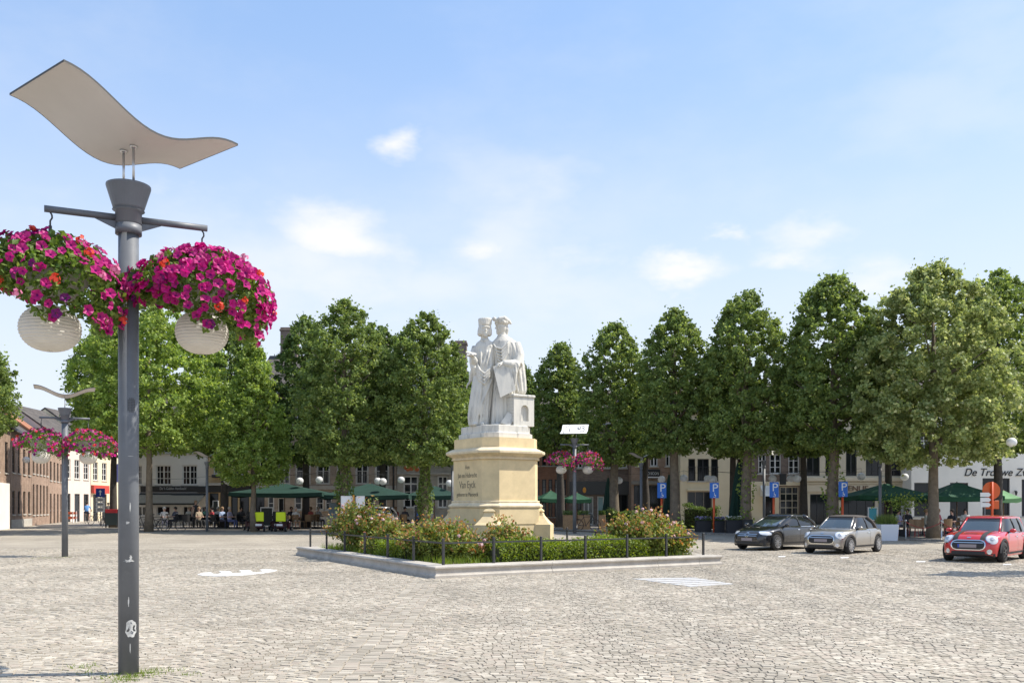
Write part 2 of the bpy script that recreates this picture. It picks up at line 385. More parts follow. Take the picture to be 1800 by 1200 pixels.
# setts laid in segmental arcs; a straight double band of flat setts runs to the planter's corner
rr = random.Random(3)
stones = []
Wst, h, rise = 1.30, .102, .30
def band_x(y): return -2.05 + (21.9 - y) * 0.028
def jog(b, k): return (((b * 7919 + k * 104729) % 1009) / 1009 - .5) * .26
for si in range(-18, 19):
    cx = si * Wst
    for k in range(int(8.0 / h), int(40.5 / h)):
        x = -Wst / 2 + jog(si, k); xe = Wst / 2 + jog(si + 1, k)
        if abs(cx) - 1.2 > .5625 * (k * h) + 1.6: continue
        while x < xe - .03:
            wd = rr.uniform(.085, .14); x1 = min(x + wd, xe)
            if xe - x1 < .05: x1 = xe
            f = lambda q: rise * (1 - (2 * q / Wst) ** 2)
            sl = lambda q: -8 * rise * q / Wst ** 2 * .55
            c = []
            for (q, kk) in ((x, 0), (x1, 0), (x1, 1), (x, 1)):
                qq = q - kk * h * sl(q)
                c.append(Vector((cx + qq, (k + kk) * h + f(qq), 0)))
            x = x1
            mid = (c[0] + c[1] + c[2] + c[3]) / 4
            if abs(mid.x) > .5625 * mid.y + 1.6 or mid.y > 39.0 + rr.uniform(-2.0, .4) or in_bed(mid.x, mid.y): continue
            if abs(mid.x - band_x(mid.y)) < .34 and mid.y < 22: continue
            stones.append(c)
for k in range(int(8.4 / .12), int(21.9 / .12)):        # the straight band
    y = k * .12; bx = band_x(y)
    x = -.33
    while x < .30:
        wd = rr.uniform(.14, .19); x1 = min(.33, x + wd)
        if .33 - x1 < .08: x1 = .33
        stones.append([Vector((bx + x, y, 0)), Vector((bx + x1, y, 0)), Vector((bx + x1, y + .117, 0)), Vector((bx + x, y + .117, 0))]); x = x1
def stone_geo(c, z0, z1, rr):
    mid = (c[0] + c[1] + c[2] + c[3]) / 4; g = .0032
    o = []; ti = []
    for p in c:
        d = mid - p; l = max(d.length, .01)
        o.append(p + d * (g / l) + Vector((0, 0, z0))); ti.append(p + d * ((g + .008) / l) + Vector((rr.uniform(-.003, .003), rr.uniform(-.003, .003), z1 + rr.uniform(-.0025, .0025))))
    return o + ti, [(4, 5, 6, 7), (0, 1, 5, 4), (1, 2, 6, 5), (2, 3, 7, 6), (3, 0, 4, 7)]
def inview(c):
    m_ = (c[0] + c[2]) / 2; py = HZ + FP * EYE / m_.y; px = 900 + FP * m_.x / m_.y
    return 5 < px < 1795 and py < 1196
stones.sort(key=lambda c: (c[0].y + c[2].y))
single = [c for c in stones if inview(c)][:300]
sid = set(id(c) for c in single)
mb = MB()
for c in stones:
    if id(c) in sid: continue
    v, f = stone_geo(c, -.02, .010 + rr.uniform(-.004, .004), rr); mb.add(v, f)
cob = mb.build('cobblestones', M_COB, ground); tag(cob, kind='stuff')
vari = []
for i in range(14):
    q = [Vector((-.5 + rr.uniform(-.05, .05), -.5 + rr.uniform(-.05, .05), 0)), Vector((.5 + rr.uniform(-.05, .05), -.5 + rr.uniform(-.05, .05), 0)), Vector((.5 + rr.uniform(-.05, .05), .5 + rr.uniform(-.05, .05), 0)), Vector((-.5 + rr.uniform(-.05, .05), .5 + rr.uniform(-.05, .05), 0))]
    v = []
    for p in q: v.append((p.x * .96, p.y * .96, -.02))
    for p in q: v.append((p.x * .84, p.y * .82, .014 + rr.uniform(-.003, .003)))
    b_ = MB(); b_.add(v, [(4, 5, 6, 7), (0, 1, 5, 4), (1, 2, 6, 5), (2, 3, 7, 6), (3, 0, 4, 7)]); vari.append(b_.mesh('cobble', M_COB))
for c in single:
    mid = (c[0] + c[1] + c[2] + c[3]) / 4; o = link('cobble', rr.choice(vari), ground)
    e = ((c[1] + c[2]) - (c[0] + c[3])) / 2; o.location = (mid.x, mid.y, rr.uniform(-.003, .003)); o.scale = (e.length, ((c[2] + c[3]) - (c[0] + c[1])).length / 2, 1); o.rotation_euler = (0, 0, math.atan2(e.y, e.x))
# terrace pavement under the trees, slightly raised, with small clay pavers too far off to tell apart
M_TER = brickmat('terrace_pavers', (.20, .17, .145), (.27, .24, .21), (.12, .11, .09), .2, .1, .15)
edge = [gp(px, py) for px, py in ((212, 933.5), (500, 933.5), (760, 933), (1000, 934), (1250, 939), (1573, 949), (1800, 955), (2050, 962))]
mb = MB()
poly = [(e.x, e.y) for e in edge] + [(60, 72), (-34, 72)]
for i in range(len(edge) - 1):
    a, b2 = edge[i], edge[i + 1]
    for (p, q, z) in ((a, b2, .06),):
        pa = Vector((p.x, p.y, p.z + z)); pb = Vector((q.x, q.y, q.z + z))
        rows = [0, .15, .3, .5, .75, 1]
        prev = None
        for t in rows:
            ya = p.y + (73 - p.y) * t; yb = q.y + (73 - q.y) * t; fx = 1 + .35 * t
            cur = (Vector((p.x * fx, ya, gz(ya) + z)), Vector((q.x * fx, yb, gz(yb) + z)))
            if prev: mb.add([prev[0], prev[1], cur[1], cur[0]], [(0, 1, 2, 3)])
            prev = cur
        mb.add([(p.x, p.y, p.z - .05), (q.x, q.y, q.z - .05), pb, pa], [(0, 1, 2, 3)])
def termat():
    m = bpy.data.materials.new('terrace_paving'); m.use_nodes = True; t = m.node_tree; b = t.nodes['Principled BSDF']; b.inputs['Roughness'].default_value = .9
    tcn = N(t, 'ShaderNodeTexCoord'); br = N(t, 'ShaderNodeTexBrick'); br.inputs['Color1'].default_value = (.20, .175, .15, 1); br.inputs['Color2'].default_value = (.28, .25, .215, 1); br.inputs['Mortar'].default_value = (.13, .12, .10, 1)
    br.inputs['Scale'].default_value = 1; br.inputs['Brick Width'].default_value = .21; br.inputs['Row Height'].default_value = .105; br.inputs['Mortar Size'].default_value = .008
    L(t, tcn.outputs['Object'], br.inputs['Vector'])
    no = N(t, 'ShaderNodeTexNoise', i_Scale=.5, i_Detail=6.0); L(t, tcn.outputs['Object'], no.inputs['Vector'])
    mr = N(t, 'ShaderNodeMapRange'); mr.inputs['To Min'].default_value = .6; mr.inputs['To Max'].default_value = 1.4; L(t, no.outputs[0], mr.inputs['Value'])
    hs = N(t, 'ShaderNodeHueSaturation'); L(t, mr.outputs[0], hs.inputs['Value']); L(t, br.outputs[0], hs.inputs['Color']); L(t, hs.outputs[0], b.inputs['Base Color'])
    return m
ter = mb.build('pavement', termat()); tag(ter, kind='structure')
# painted markings on the setts
M_WHITE_PAINT = mat('white_road_paint', (.80, .80, .78), .75, var=.06, vscale=9, dirt=((.45, .42, .37), 9.0, .47))
M_WORN_PAINT = mat('worn_road_paint', (.46, .455, .445), .8, var=.1, vscale=6, dirt=((.40, .375, .33), 3.5, .5))
def paint(name, polys, m, label):
    b_ = MB()
    for pl in polys:
        pts = [gp(*p) for p in pl]; n = len(pts)
        b_.add([(p.x, p.y, .019) for p in pts] + [(p.x, p.y, .004) for p in pts], [tuple(range(n))] + [(i, i + n, (i + 1) % n + n, (i + 1) % n) for i in range(n)])
    return tag(fix(b_.build(name, m)), label, 'road marking')
top = [(487, 1002.8), (472, 1000.8), (456, 1001.2), (463, 1004.6), (452, 1006.6), (445, 1006.4), (440, 1002.6), (420, 1002.8), (427, 1006.2), (416, 1008.0), (408, 1007.6), (404, 1004.2), (385, 1004.6), (391, 1007.8), (381, 1009.3), (374, 1008.8), (371, 1006.4), (358, 1007), (347, 1010)]
bot = [(355, 1011.8), (375, 1012.8), (400, 1012.6), (430, 1011.2), (460, 1008), (480, 1005)]
paint('road_marking', [top + bot], M_WHITE_PAINT, 'white painted shape with toothed edge on the setts')
strips = []
for i in range(5):
    a = i / 5; b2 = a + .14
    l0, l1 = (1112 + 108 * a, 1017.5 + 15 * a), (1112 + 108 * b2, 1017.5 + 15 * b2)
    r0, r1 = (1222 + 72 * a, 1015.5 + 12 * a), (1222 + 72 * b2, 1015.5 + 12 * b2)
    strips.append([l1, r1, r0, l0])
paint('road_marking', strips, M_WORN_PAINT, 'worn grey striped patch painted beside the planter kerb')
for (px, py, wd) in ((404, 961, 10), (322, 960.5, 8), (1374, 978, 12), (1484, 980, 14), (1618, 987, 16), (1770, 992, 14)):
    paint('road_marking', [[(px - wd / 2, py + 1), (px + wd / 2, py + .7), (px + wd / 2 + 1, py - .6), (px - wd / 2 + 1, py - .4)]], M_WHITE_PAINT,
          {404: 'short white dash on the setts left of the planter, nearer it', 322: 'short white dash on the setts behind the big lamp post', 1374: 'white parking dash in front of the black hatchback', 1484: 'white parking dash in front of the silver convertible', 1618: 'white parking dash left of the red car', 1770: 'white parking dash below the red car door'}[px])
# ---------------------------------------------------------------- planter: kerb stones, soil, fence
M_KERB = mat('blue_limestone', (.42, .385, .335), .75, var=.22, vscale=2.2, bump=.3, bscale=30, dirt=((.2, .19, .17), 4.0, .63))
kerb = thing('planter_kerb', bed(LU / 2, LV / 2), 'raised moulded limestone kerb around the monument flower bed', 'kerb')
kerb_prof = [(0, 0), (.0, .07), (.035, .10), (.05, .15), (.045, .2), (.02, .235), (.0, .25), (.0, .285), (.03, .30), (.52, .31), (.55, .28), (.55, 0)]
def kerb_piece(p, q, inn, m0, m1):
    """stone from p to q; inn points into the bed, mitres m0, m1 shift the ends with depth"""
    d = (q - p).normalized(); b_ = MB(); rings = []
    for (base, mt) in ((p, m0), (q, -m1)): rings.append([base + inn * o + d * (mt * o) + Vector((0, 0, z)) for o, z in kerb_prof])
    off = bed(LU / 2, LV / 2)
    b_.loft([[v - off for v in r] for r in rings]); return fix(b_.build('kerb_stone', M_KERB, kerb))
perp = lambda d, inside: (lambda n: n if n.dot(inside) > 0 else -n)(Vector((-d.y, d.x, 0)))
PB = PL + PR - PF
cen = (PF + PB) / 2
cs = [PF, PR, PB, PL]
for i in range(4):
    p, q = cs[i], cs[(i + 1) % 4]; d = (q - p).normalized(); n = perp(d, cen - p)
    cuts = {0: [0, .36, .74, .905, 1], 1: [0, .25, .5, .75, 1], 2: [0, .33, .66, 1], 3: [0, .3, .52, .7, 1]}[i]
    for j in range(len(cuts) - 1):
        g = .006
        kerb_piece(p + d * ((q - p).length * cuts[j] + (g if j else 0)), p + d * ((q - p).length * cuts[j + 1] - g), n, 1.0 if j == 0 else 0, 1.0 if j == len(cuts) - 2 else 0)
M_SOIL = mat('garden_soil', (.10, .075, .05), .95, var=.3, vscale=6, bump=.5)
b_ = MB(); ins = [bed(.5, .5), bed(LU - .5, .5), bed(LU - .5, LV - .5), bed(.5, LV - .5)]
b_.slab([(p.x, p.y) for p in ins], .02, .27); soil = b_.build('soil', M_SOIL); tag(soil, kind='structure')
M_IRON = mat('dark_painted_iron', (.035, .035, .036), .55, var=.2, vscale=8)
fence = thing('planter_fence', bed(LU / 2, LV / 2), 'low dark iron fence with square posts around the flower bed', 'fence')
off = bed(LU / 2, LV / 2)
fc = [bed(.42, .42), bed(LU - .42, .42), bed(LU - .42, LV - .42), bed(.42, LV - .42)]
post = MB().bbox(-.03, .03, -.03, .03, .0, .67, .006).mesh('post', M_IRON)
for i in range(4):
    p, q = fc[i], fc[(i + 1) % 4]; n = 6
    for j in range(n):
        a = p.lerp(q, j / n); b2 = p.lerp(q, (j + 1) / n)
        o = link('post', post, fence); o.location = a - off + Vector((0, 0, .305)); o.rotation_euler = (0, 0, math.atan2((q - p).y, (q - p).x))
        d = (b2 - a).normalized(); Mx = Matrix.Translation(a - off + Vector((0, 0, .305 + .55))) @ Matrix.Rotation(math.atan2(d.y, d.x), 4, 'Z')
        MB().box(.032, (b2 - a).length - .032, -.012, .012, -.02, .02, Mx).build('rail', M_IRON, fence)
# ---------------------------------------------------------------- street lamps, hanging baskets, paper lanterns
M_POLE = mat('grey_lamp_paint', (.135, .145, .16), .48, var=.16, vscale=2.5, bump=.04, bscale=25, dirt=((.20, .215, .225), 2.2, .56))
M_SCUFF = mat('scraped_bare_paint', (.46, .46, .44), .8, var=.25, vscale=30)
M_STEEL = mat('brushed_steel', (.55, .55, .55), .3, metal=.9)
M_SAIL_SHADED = mat('sail_sheet_shaded_grey', (.58, .565, .545), .6, var=.05, vscale=1.5)  # lower face of the white sheet, its shade put into a greyer colour
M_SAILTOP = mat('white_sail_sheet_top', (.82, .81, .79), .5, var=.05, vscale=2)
M_DARK = mat('dark_edge', (.05, .05, .05), .6)
M_PRINT = mat('black_print', (.06, .055, .06), .7)
M_REDPR = mat('red_print', (.45, .08, .06), .7)
def sail_z(t, lim, amp, tilt):
    q = min(1.0, abs(t) / lim); return amp * (1 - math.cos(PI * min(q * 1.05, 1.0))) / 2 + tilt * t
def sail(parent, z, ang, lim, hw, amp, tilt, pitch=0.0, prints=False):
    """curved sheet: length along local x, gull profile, standing on two rods; lower face, upper face and rim"""
    n, k = 24, 6; b_ = MB(); b_.smooth = True
    lo = [[Vector((-lim + 2 * lim * i / n, -hw + 2 * hw * j / k, sail_z(-lim + 2 * lim * i / n, lim, amp, tilt))) for j in range(k + 1)] for i in range(n + 1)]
    up = [[v + Vector((0, 0, .016)) for v in r] for r in lo]
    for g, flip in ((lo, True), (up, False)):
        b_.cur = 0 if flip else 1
        vs = [v for r in g for v in r]
        fs = [((i * (k + 1) + j), (i + 1) * (k + 1) + j, (i + 1) * (k + 1) + j + 1, i * (k + 1) + j + 1) for i in range(n) for j in range(k)]
        b_.add(vs, [f[::-1] for f in fs] if flip else fs)
    b_.cur = 2; b_.smooth = False
    rim = [lo[i][0] for i in range(n + 1)] + [lo[n][j] for j in range(1, k + 1)] + [lo[i][k] for i in range(n - 1, -1, -1)] + [lo[0][j] for j in range(k - 1, 0, -1)]
    m_ = len(rim); out = [v + (v - Vector((0, 0, v.z))).normalized() * .004 for v in rim]
    b_.add([v - Vector((0, 0, .003)) for v in out] + [v + Vector((0, 0, .019)) for v in out], [(i, (i + 1) % m_, (i + 1) % m_ + m_, i + m_) for i in range(m_)])
    o = b_.build('sail', [M_SAIL_SHADED, M_SAILTOP, M_DARK], parent)
    o.location = (0, 0, z); o.rotation_euler = (0, pitch, ang)
    if prints:                                   # scribbled drawing printed on the sheet
        p_ = MB(); r2 = random.Random(5)
        for i in range(44):
            x = r2.uniform(-lim * .85, lim * .75); y = r2.uniform(-hw * .8, hw * .8)
            if abs(x) < .12 * lim: continue
            a = r2.choice((0, PI / 2, .5, 2.4)); ln = r2.uniform(.05, .17)
            dx, dy = math.cos(a) * ln, math.sin(a) * ln
            q = [(x - dx - dy * .12, y - dy + dx * .12), (x + dx - dy * .12, y + dy + dx * .12), (x + dx + dy * .12, y + dy - dx * .12), (x - dx + dy * .12, y - dy - dx * .12)]
            q = [(max(-lim, min(lim, u)), max(-hw, min(hw, v_))) for u, v_ in q]
            p_.add([(u, v_, sail_z(u, lim, amp, tilt) + .022) for u, v_ in q], [(0, 1, 2, 3)])
        pr = p_.build('printed_drawing', M_PRINT, o)
    return o
def lamp(name, loc, label, armz=4.85, arm=0.80, arm_ang=R(25), sail_ang=R(52), tilt=-.10, pitch=0, scuff=False, prints=False, short=False, lim=.96, hw=.57, amp=.29):
    t = thing(name, loc, label, 'street lamp', 'wing-topped street lamps')
    top = 4.0 if short else 5.2
    b_ = MB(); b_.smooth = True; r = .103 if not short else .075
    b_.lathe([(r, 0), (r, top - .42)], 28); o = b_.build('pole', M_POLE, t)
    b_ = MB(); b_.smooth = True
    if not short:
        b_.lathe([(r + .03, top - .52), (r + .03, top - .42)], 28); b_.lathe([(r + .005, top - .42), (r + .03, top - .40), (r + .03, top - .28), (r + .06, top - .265)], 28)
        b_.build('collar', M_POLE, t)
        b_ = MB(); b_.lathe([(.145, top - .26), (.158, top - .24), (.225, top - .02), (.225, top), (.20, top)], 28); b_.build('lamp_cup', M_POLE, t, smooth=False)
    else:
        b_.lathe([(r + .01, top - .42), (r + .02, top - .3), (.06, top - .29)], 20); b_.build('collar', M_POLE, t)
        b_ = MB(); b_.lathe([(.08, top - .30), (.15, top - .05), (.15, top), (.12, top)], 20); b_.build('lamp_cup', M_POLE, t, smooth=False)
    c, s_ = math.cos(sail_ang), math.sin(sail_ang)
    sz = top + (.40 if not short else .30)
    for sg in (-1, 1):
        b_ = MB(); b_.smooth = True; p = Vector((s_ * -.1 * sg, c * .1 * sg, 0))
        b_.tube([p + Vector((0, 0, top - .02)), p + Vector((0, 0, sz + .0))], .014 if not short else .012, 8); b_.lathe([(.02, sz - .03), (.04, sz - .012), (.04, sz - .002)], 12, (p.x, p.y, 0)); b_.build('rod', M_STEEL, t)
    sail(t, sz, sail_ang, lim, hw, amp, tilt, pitch, prints)
    if not short:
        d = Vector((math.cos(arm_ang), math.sin(arm_ang), 0))
        for sg in (-1, 1):
            b_ = MB(); b_.smooth = True; b_.tube([d * sg * (r + .02) + Vector((0, 0, armz)), d * sg * arm + Vector((0, 0, armz))], .036, 12); b_.build('arm', M_POLE, t)
            Mx = Matrix.Rotation(arm_ang + (PI if sg < 0 else 0), 4, 'Z')
            MB().prism([(r, armz - .13), (r + .22, armz - .037), (r, armz - .037)], -.008, .008, Mx).build('bracket', M_POLE, t)
            b_ = MB(); b_.smooth = True; e = d * sg * (arm - .055)
            b_.tube([e + Vector((0, 0, armz - .03)), e + Vector((.018, 0, armz - .06)), e + Vector((.02, 0, armz - .09)), e + Vector((0, 0, armz - .12)), e + Vector((0, 0, armz - .22))], .009, 6)
            b_.tube([e + Vector((0, 0, armz - .17)), e + Vector((0, 0, armz - .52))], .018, 8); b_.build('hook', M_DARK, t)
        b_ = MB(); b_.smooth = True; b_.lathe([(r + .012, armz - .07), (r + .016, armz - .06), (r + .016, armz + .06), (r + .012, armz + .07)], 28); b_.build('clamp', M_STEEL if scuff else M_POLE, t)
    if scuff:                                   # scraped paint, sticker and vent on the near lamp
        def patch(nm, m, z, a0, w_, h_, seed, jag=.3):
            r2 = random.Random(seed); ring = []
            for i in range(18):
                a = 2 * PI * i / 18; k_ = 1 + r2.uniform(-jag, jag); u, v_ = math.cos(a) * w_ / 2 * k_, math.sin(a) * h_ / 2 * k_
                an = a0 + u / r; ring.append(Vector((math.cos(an) * (r + .0025), math.sin(an) * (r + .0025), z + v_)))
            ca = Vector((math.cos(a0) * (r + .0025), math.sin(a0) * (r + .0025), z))
            q = MB(); q.add(ring + [ca], [(i, (i + 1) % 18, 18) for i in range(18)]); return q.build(nm, m, t)
        f0 = math.atan2(-loc[1], -loc[0])
        patch('scuff', M_SCUFF, .50, f0 + .25, .115, .19, 1, .12); patch('scuff', M_POLE, .46, f0 + .3, .03, .035, 2); patch('scuff', M_POLE, .56, f0 + .25, .018, .02, 4)
        patch('scuff', M_SCUFF, 1.22, f0 + .05, .09, .03, 3, .5); patch('scuff', M_SCUFF, 1.25, f0 + .22, .03, .05, 9, .5); patch('scuff', M_SCUFF, .78, f0 - .0, .012, .10, 5); patch('scuff', M_SCUFF, 1.62, f0 - .1, .03, .03, 6, .5); patch('scuff', M_SCUFF, 1.78, f0 + .15, .012, .11, 8)
        patch('scuff', M_SCUFF, 2.32, f0 + .2, .06, .006, 8, .1); patch('scuff', M_SCUFF, .3, f0 + .15, .008, .12, 12)
        q = MB()
        for i in range(5):
            for j in range(9):
                if (i in (0, 4)) and j in (0, 8): continue
                an = f0 + .28 + (i - 2) * .016 / r; zz = 2.86 + (j - 4) * .017
                q.box(-.0045, .0045, -.001, .001, -.0055, .0055, Matrix.Translation((math.cos(an) * (r + .002), math.sin(an) * (r + .002), zz)) @ Matrix.Rotation(an + PI / 2, 4, 'Z'))
        q.build('speaker_grille', M_DARK, t)
    return t
# flowers
M_LEAF_B = leafmat('basket_leaves', (.06, .115, .022), (.155, .23, .05), (.24, .30, .08), trans=.4)
M_MAG = mat('magenta_petals', (.53, .006, .205), .55, island=.35, trans=.3)
M_PUR = mat('purple_petals', (.20, .004, .16), .55, island=.3, trans=.25)
M_RED = mat('coral_red_petals', (.72, .07, .035), .55, island=.3, trans=.3)
M_PINK = mat('pink_petals', (.72, .24, .40), .55, island=.3, trans=.3)
M_BOWL = mat('grey_plastic_bowl', (.34, .33, .30), .7, var=.2, vscale=6)
M_PAPER = mat('cream_lantern_paper', (.80, .765, .70), .7, var=.06, vscale=5, trans=.3)
M_WPAPER = mat('white_lantern_paper', (.85, .85, .84), .6, var=.03, vscale=4, trans=.25)
def petunia(mm, mc):
    v = [(0, 0, -.012)] + [(.012 * math.cos(2 * PI * k / 5), .012 * math.sin(2 * PI * k / 5), 0) for k in range(5)]
    for k in range(10):
        a = 2 * PI * k / 10; r_ = .047 if k % 2 == 0 else .037; v.append((r_ * math.cos(a), r_ * math.sin(a), .012 + (.006 if k % 2 else -.004)))
    b_ = MB(); b_.cur = 1; b_.add(v[:6], [(0, 1 + k, 1 + (k + 1) % 5) for k in range(5)])
    b_.cur = 0; b_.add(v, [(1 + k, 6 + 2 * k, 7 + 2 * k) for k in range(5)] + [(1 + k, 7 + 2 * k, 1 + (k + 1) % 5) for k in range(5)] + [(1 + (k + 1) % 5, 7 + 2 * k, 6 + (2 * k + 2) % 10) for k in range(5)])
    return b_
def geranium(mm):
    b_ = MB(); r2 = random.Random(4)
    for i in range(15):
        d = Vector((r2.gauss(0, 1), r2.gauss(0, 1), r2.gauss(.4, .8))).normalized(); c = d * r2.uniform(.022, .04)
        a = d.cross(Vector((r2.random(), r2.random(), r2.random()))).normalized() * .019; e = d.cross(a)
        b_.add([c + a, c + e, c - a, c - e], [(0, 1, 2, 3)])
    return b_
FL_ME = [petunia(0, 0).mesh('flower', [M_MAG, M_PUR]), petunia(0, 0).mesh('flower', [M_PUR, M_DARK]), geranium(0).mesh('flower', M_RED), geranium(0).mesh('flower', M_PINK)]
def basket_pt(rng, Rr, Hd, skirt, dn=0.0):
    th = rng.uniform(0, 2 * PI); u = rng.random()
    sk = skirt * (.66 + .34 * math.sin(th * 2 + 1.0) * math.cos(th * 3 + .4) + .38 * math.cos(th - dn)); Rr = Rr * (1 + .07 * math.sin(3 * th + Rr * 40) + .04 * math.sin(7 * th))
    if u < .5:
        q = math.sqrt(u / .5); r_ = Rr * q * .97; z = Hd * (1 - q ** 2.2); nrm = Vector((math.cos(th) * q, math.sin(th) * q, 1.15 - q * .8))
    else:
        q = (u - .5) / .5; r_ = Rr * (1.0 + .05 * math.sin(q * PI) - .20 * q * q); z = -sk * q; nrm = Vector((math.cos(th), math.sin(th), .35 - .5 * q))
    return Vector((r_ * math.cos(th), r_ * math.sin(th), z)), nrm.normalized()
def basket(loc, label, seed, Rr=.74, Hd=.40, skirt=.55, nleaf=5200, nfl=230, single=False, fs=1.0, mixc=(.72, .82, .93)):
    t = thing('flower_basket', loc, label, 'flower basket', 'hanging petunia baskets'); rng = random.Random(seed); rg = np.random.default_rng(seed)
    P = []; O = []
    for i in range(nleaf):
        p, n = basket_pt(rng, Rr, Hd, skirt); j = rng.uniform(-.16, .02); p = p + n * j + Vector((rng.gauss(0, .025), rng.gauss(0, .025), rng.gauss(0, .025))); P.append(p); O.append(n)
    V, F = leaf_cloud(np.array([tuple(p) for p in P]), .062 * fs, rg, .1, np.array([tuple(p) for p in O]), .7)
    tag(link('foliage', arr_mesh('foliage', V, F, M_LEAF_B), t), kind='stuff')
    b_ = MB(); b_.smooth = True; b_.lathe([(.02, -.26), (.20, -.25), (.33, -.16), (.40, 0), (.42, .02), (.37, .02)], 20); b_.build('bowl', M_BOWL, t)
    def face(n):
        n = (n + Vector((rng.gauss(0, .35), rng.gauss(0, .35), rng.gauss(0, .3)))).normalized(); return n.to_track_quat('Z', 'Y')
    js = [MB() for _ in range(4)]
    for i in range(nfl):
        p, n = basket_pt(rng, Rr, Hd, skirt); x = rng.random(); k = 0 if x < mixc[0] else 1 if x < mixc[1] else 2 if x < mixc[2] else 3
        p = p + n * rng.uniform(.015, .07)
        if k > 1: p = p + n * .04
        s_ = rng.uniform(.8, 1.2) * fs; q = face(n)
        if single and i < 300:
            o = link('flower', FL_ME[k], t); o.location = p; o.rotation_mode = 'QUATERNION'; o.rotation_quaternion = q; o.scale = (s_, s_, s_)
        else:
            Mx = Matrix.Translation(p) @ q.to_matrix().to_4x4() @ Matrix.Scale(s_, 4); me = FL_ME[k]
            js[k].add([Mx @ v.co for v in me.vertices], [tuple(f.vertices) for f in me.polygons])
    if True:
        for k, m in enumerate((M_MAG, M_PUR, M_RED, M_PINK)):
            if js[k].v: tag(js[k].build('flowers', m, t), kind='stuff')
    return t
def lantern(loc, label, rx=.29, rz=.225, m=None, hang=.12, n=24, group='paper lanterns'):
    t = thing('paper_lantern', loc, label, 'lantern', group); b_ = MB(); rows = 22 if rx > .26 and n > 20 else 12; prof = []
    for i in range(rows * 2 + 1):
        a = -PI / 2 + PI * i / (rows * 2); c = math.cos(a); prof.append((max(.03, rx * c ** .85 * (1 if i % 2 == 0 else .972)), rz * math.sin(a)))
    b_.smooth = n < 20; b_.lathe(prof, n if n < 20 else 44, cap=False); b_.build('shade', m or M_PAPER, t)
    b_ = MB(); b_.lathe([(.045, rz - .012), (.05, rz + .004), (.03, rz + .006)], 12); b_.tube([(0, 0, rz), (0, 0, rz + hang)], .006, 5); b_.build('cap', M_DARK, t)
    return t
# --- the near lamp with two big baskets
LP = gp(226, 1185); LP.z = .0
lamp('street_lamp', LP, 'tall grey lamp post with scraped paint standing nearest in the foreground', scuff=True)
dA = Vector((math.cos(R(25)), math.sin(R(25)), 0))
for sg, lab, sd_, Rr in ((-1, 'pink petunia basket on the near lamp, cut by the left picture edge', 11, .70), (1, 'magenta petunia basket hanging right of the near lamp pole', 12, .72)):
    e = LP + dA * sg * .745
    bz = 4.2 if sg > 0 else 4.18
    basket(e + Vector((0, 0, bz)), lab, sd_, Rr, .36, .50, 5600, 640 if sg > 0 else 300, True, 1.15, mixc=(.92, .965, .99) if sg > 0 else (.80, .88, .94))
    lantern(e + Vector((0, 0, 3.70 if sg > 0 else 3.62)), 'cream paper lantern under the ' + ('right-hand' if sg > 0 else 'left-hand') + ' basket of the near lamp', .285 if sg > 0 else .30, .235, hang=.10)
# --- second lamp at the left, third behind the monument, fourth outside the frame whose shadow falls into it
def full_lamp(P, lab, arm_ang, sail_ang, seed, where, **kw):
    lamp('street_lamp', P, lab, arm_ang=arm_ang, sail_ang=sail_ang, **kw)
    d = Vector((math.cos(arm_ang), math.sin(arm_ang), 0))
    for sg, side in ((-1, 'left'), (1, 'right')):
        e = P + d * sg * .745
        basket(e + Vector((0, 0, 4.02)), f'{side} petunia basket of the {where}', seed + sg, .80, .40, .50, 2600, 300, False, 1.15, (.62, .74, .87))
        lantern(e + Vector((0, 0, 3.48)), f'cream paper lantern under the {side} basket of the {where}', .30, .23, hang=.1, n=16)
full_lamp(gp(114, 978.5), 'grey lamp post with gull-wing top at the street corner', R(20), R(26), 30, 'lamp at the street corner', tilt=0)
full_lamp(gp(1010, 937), 'grey lamp post with a printed white top beside the monument', R(8), R(80), 40, 'lamp right of the monument', tilt=0, pitch=R(-24), prints=True, lim=.72, hw=.72, amp=.1)
full_lamp(Vector((16.2, 24.2, 0)), 'grey lamp post standing past the right picture edge', R(20), R(50), 50, 'lamp past the right picture edge')
for (px, py, lab, ang) in ((364, 934, 'short grey lamp in front of the white awning cafe', R(35)), (1547, 944, 'short grey lamp beside the white grass planter', R(-20)), (1127, 933, 'short grey lamp in front of the dark bar entrance', R(5)),
                           (1343, 936, 'short grey lamp by the brick house with white windows', R(60)), (795, 932, 'short grey lamp half hidden behind the monument pedestal', R(140))):
    lamp('street_lamp', gp(px, py), lab, short=True, sail_ang=ang, lim=.72, hw=.48, amp=.26, tilt=0)
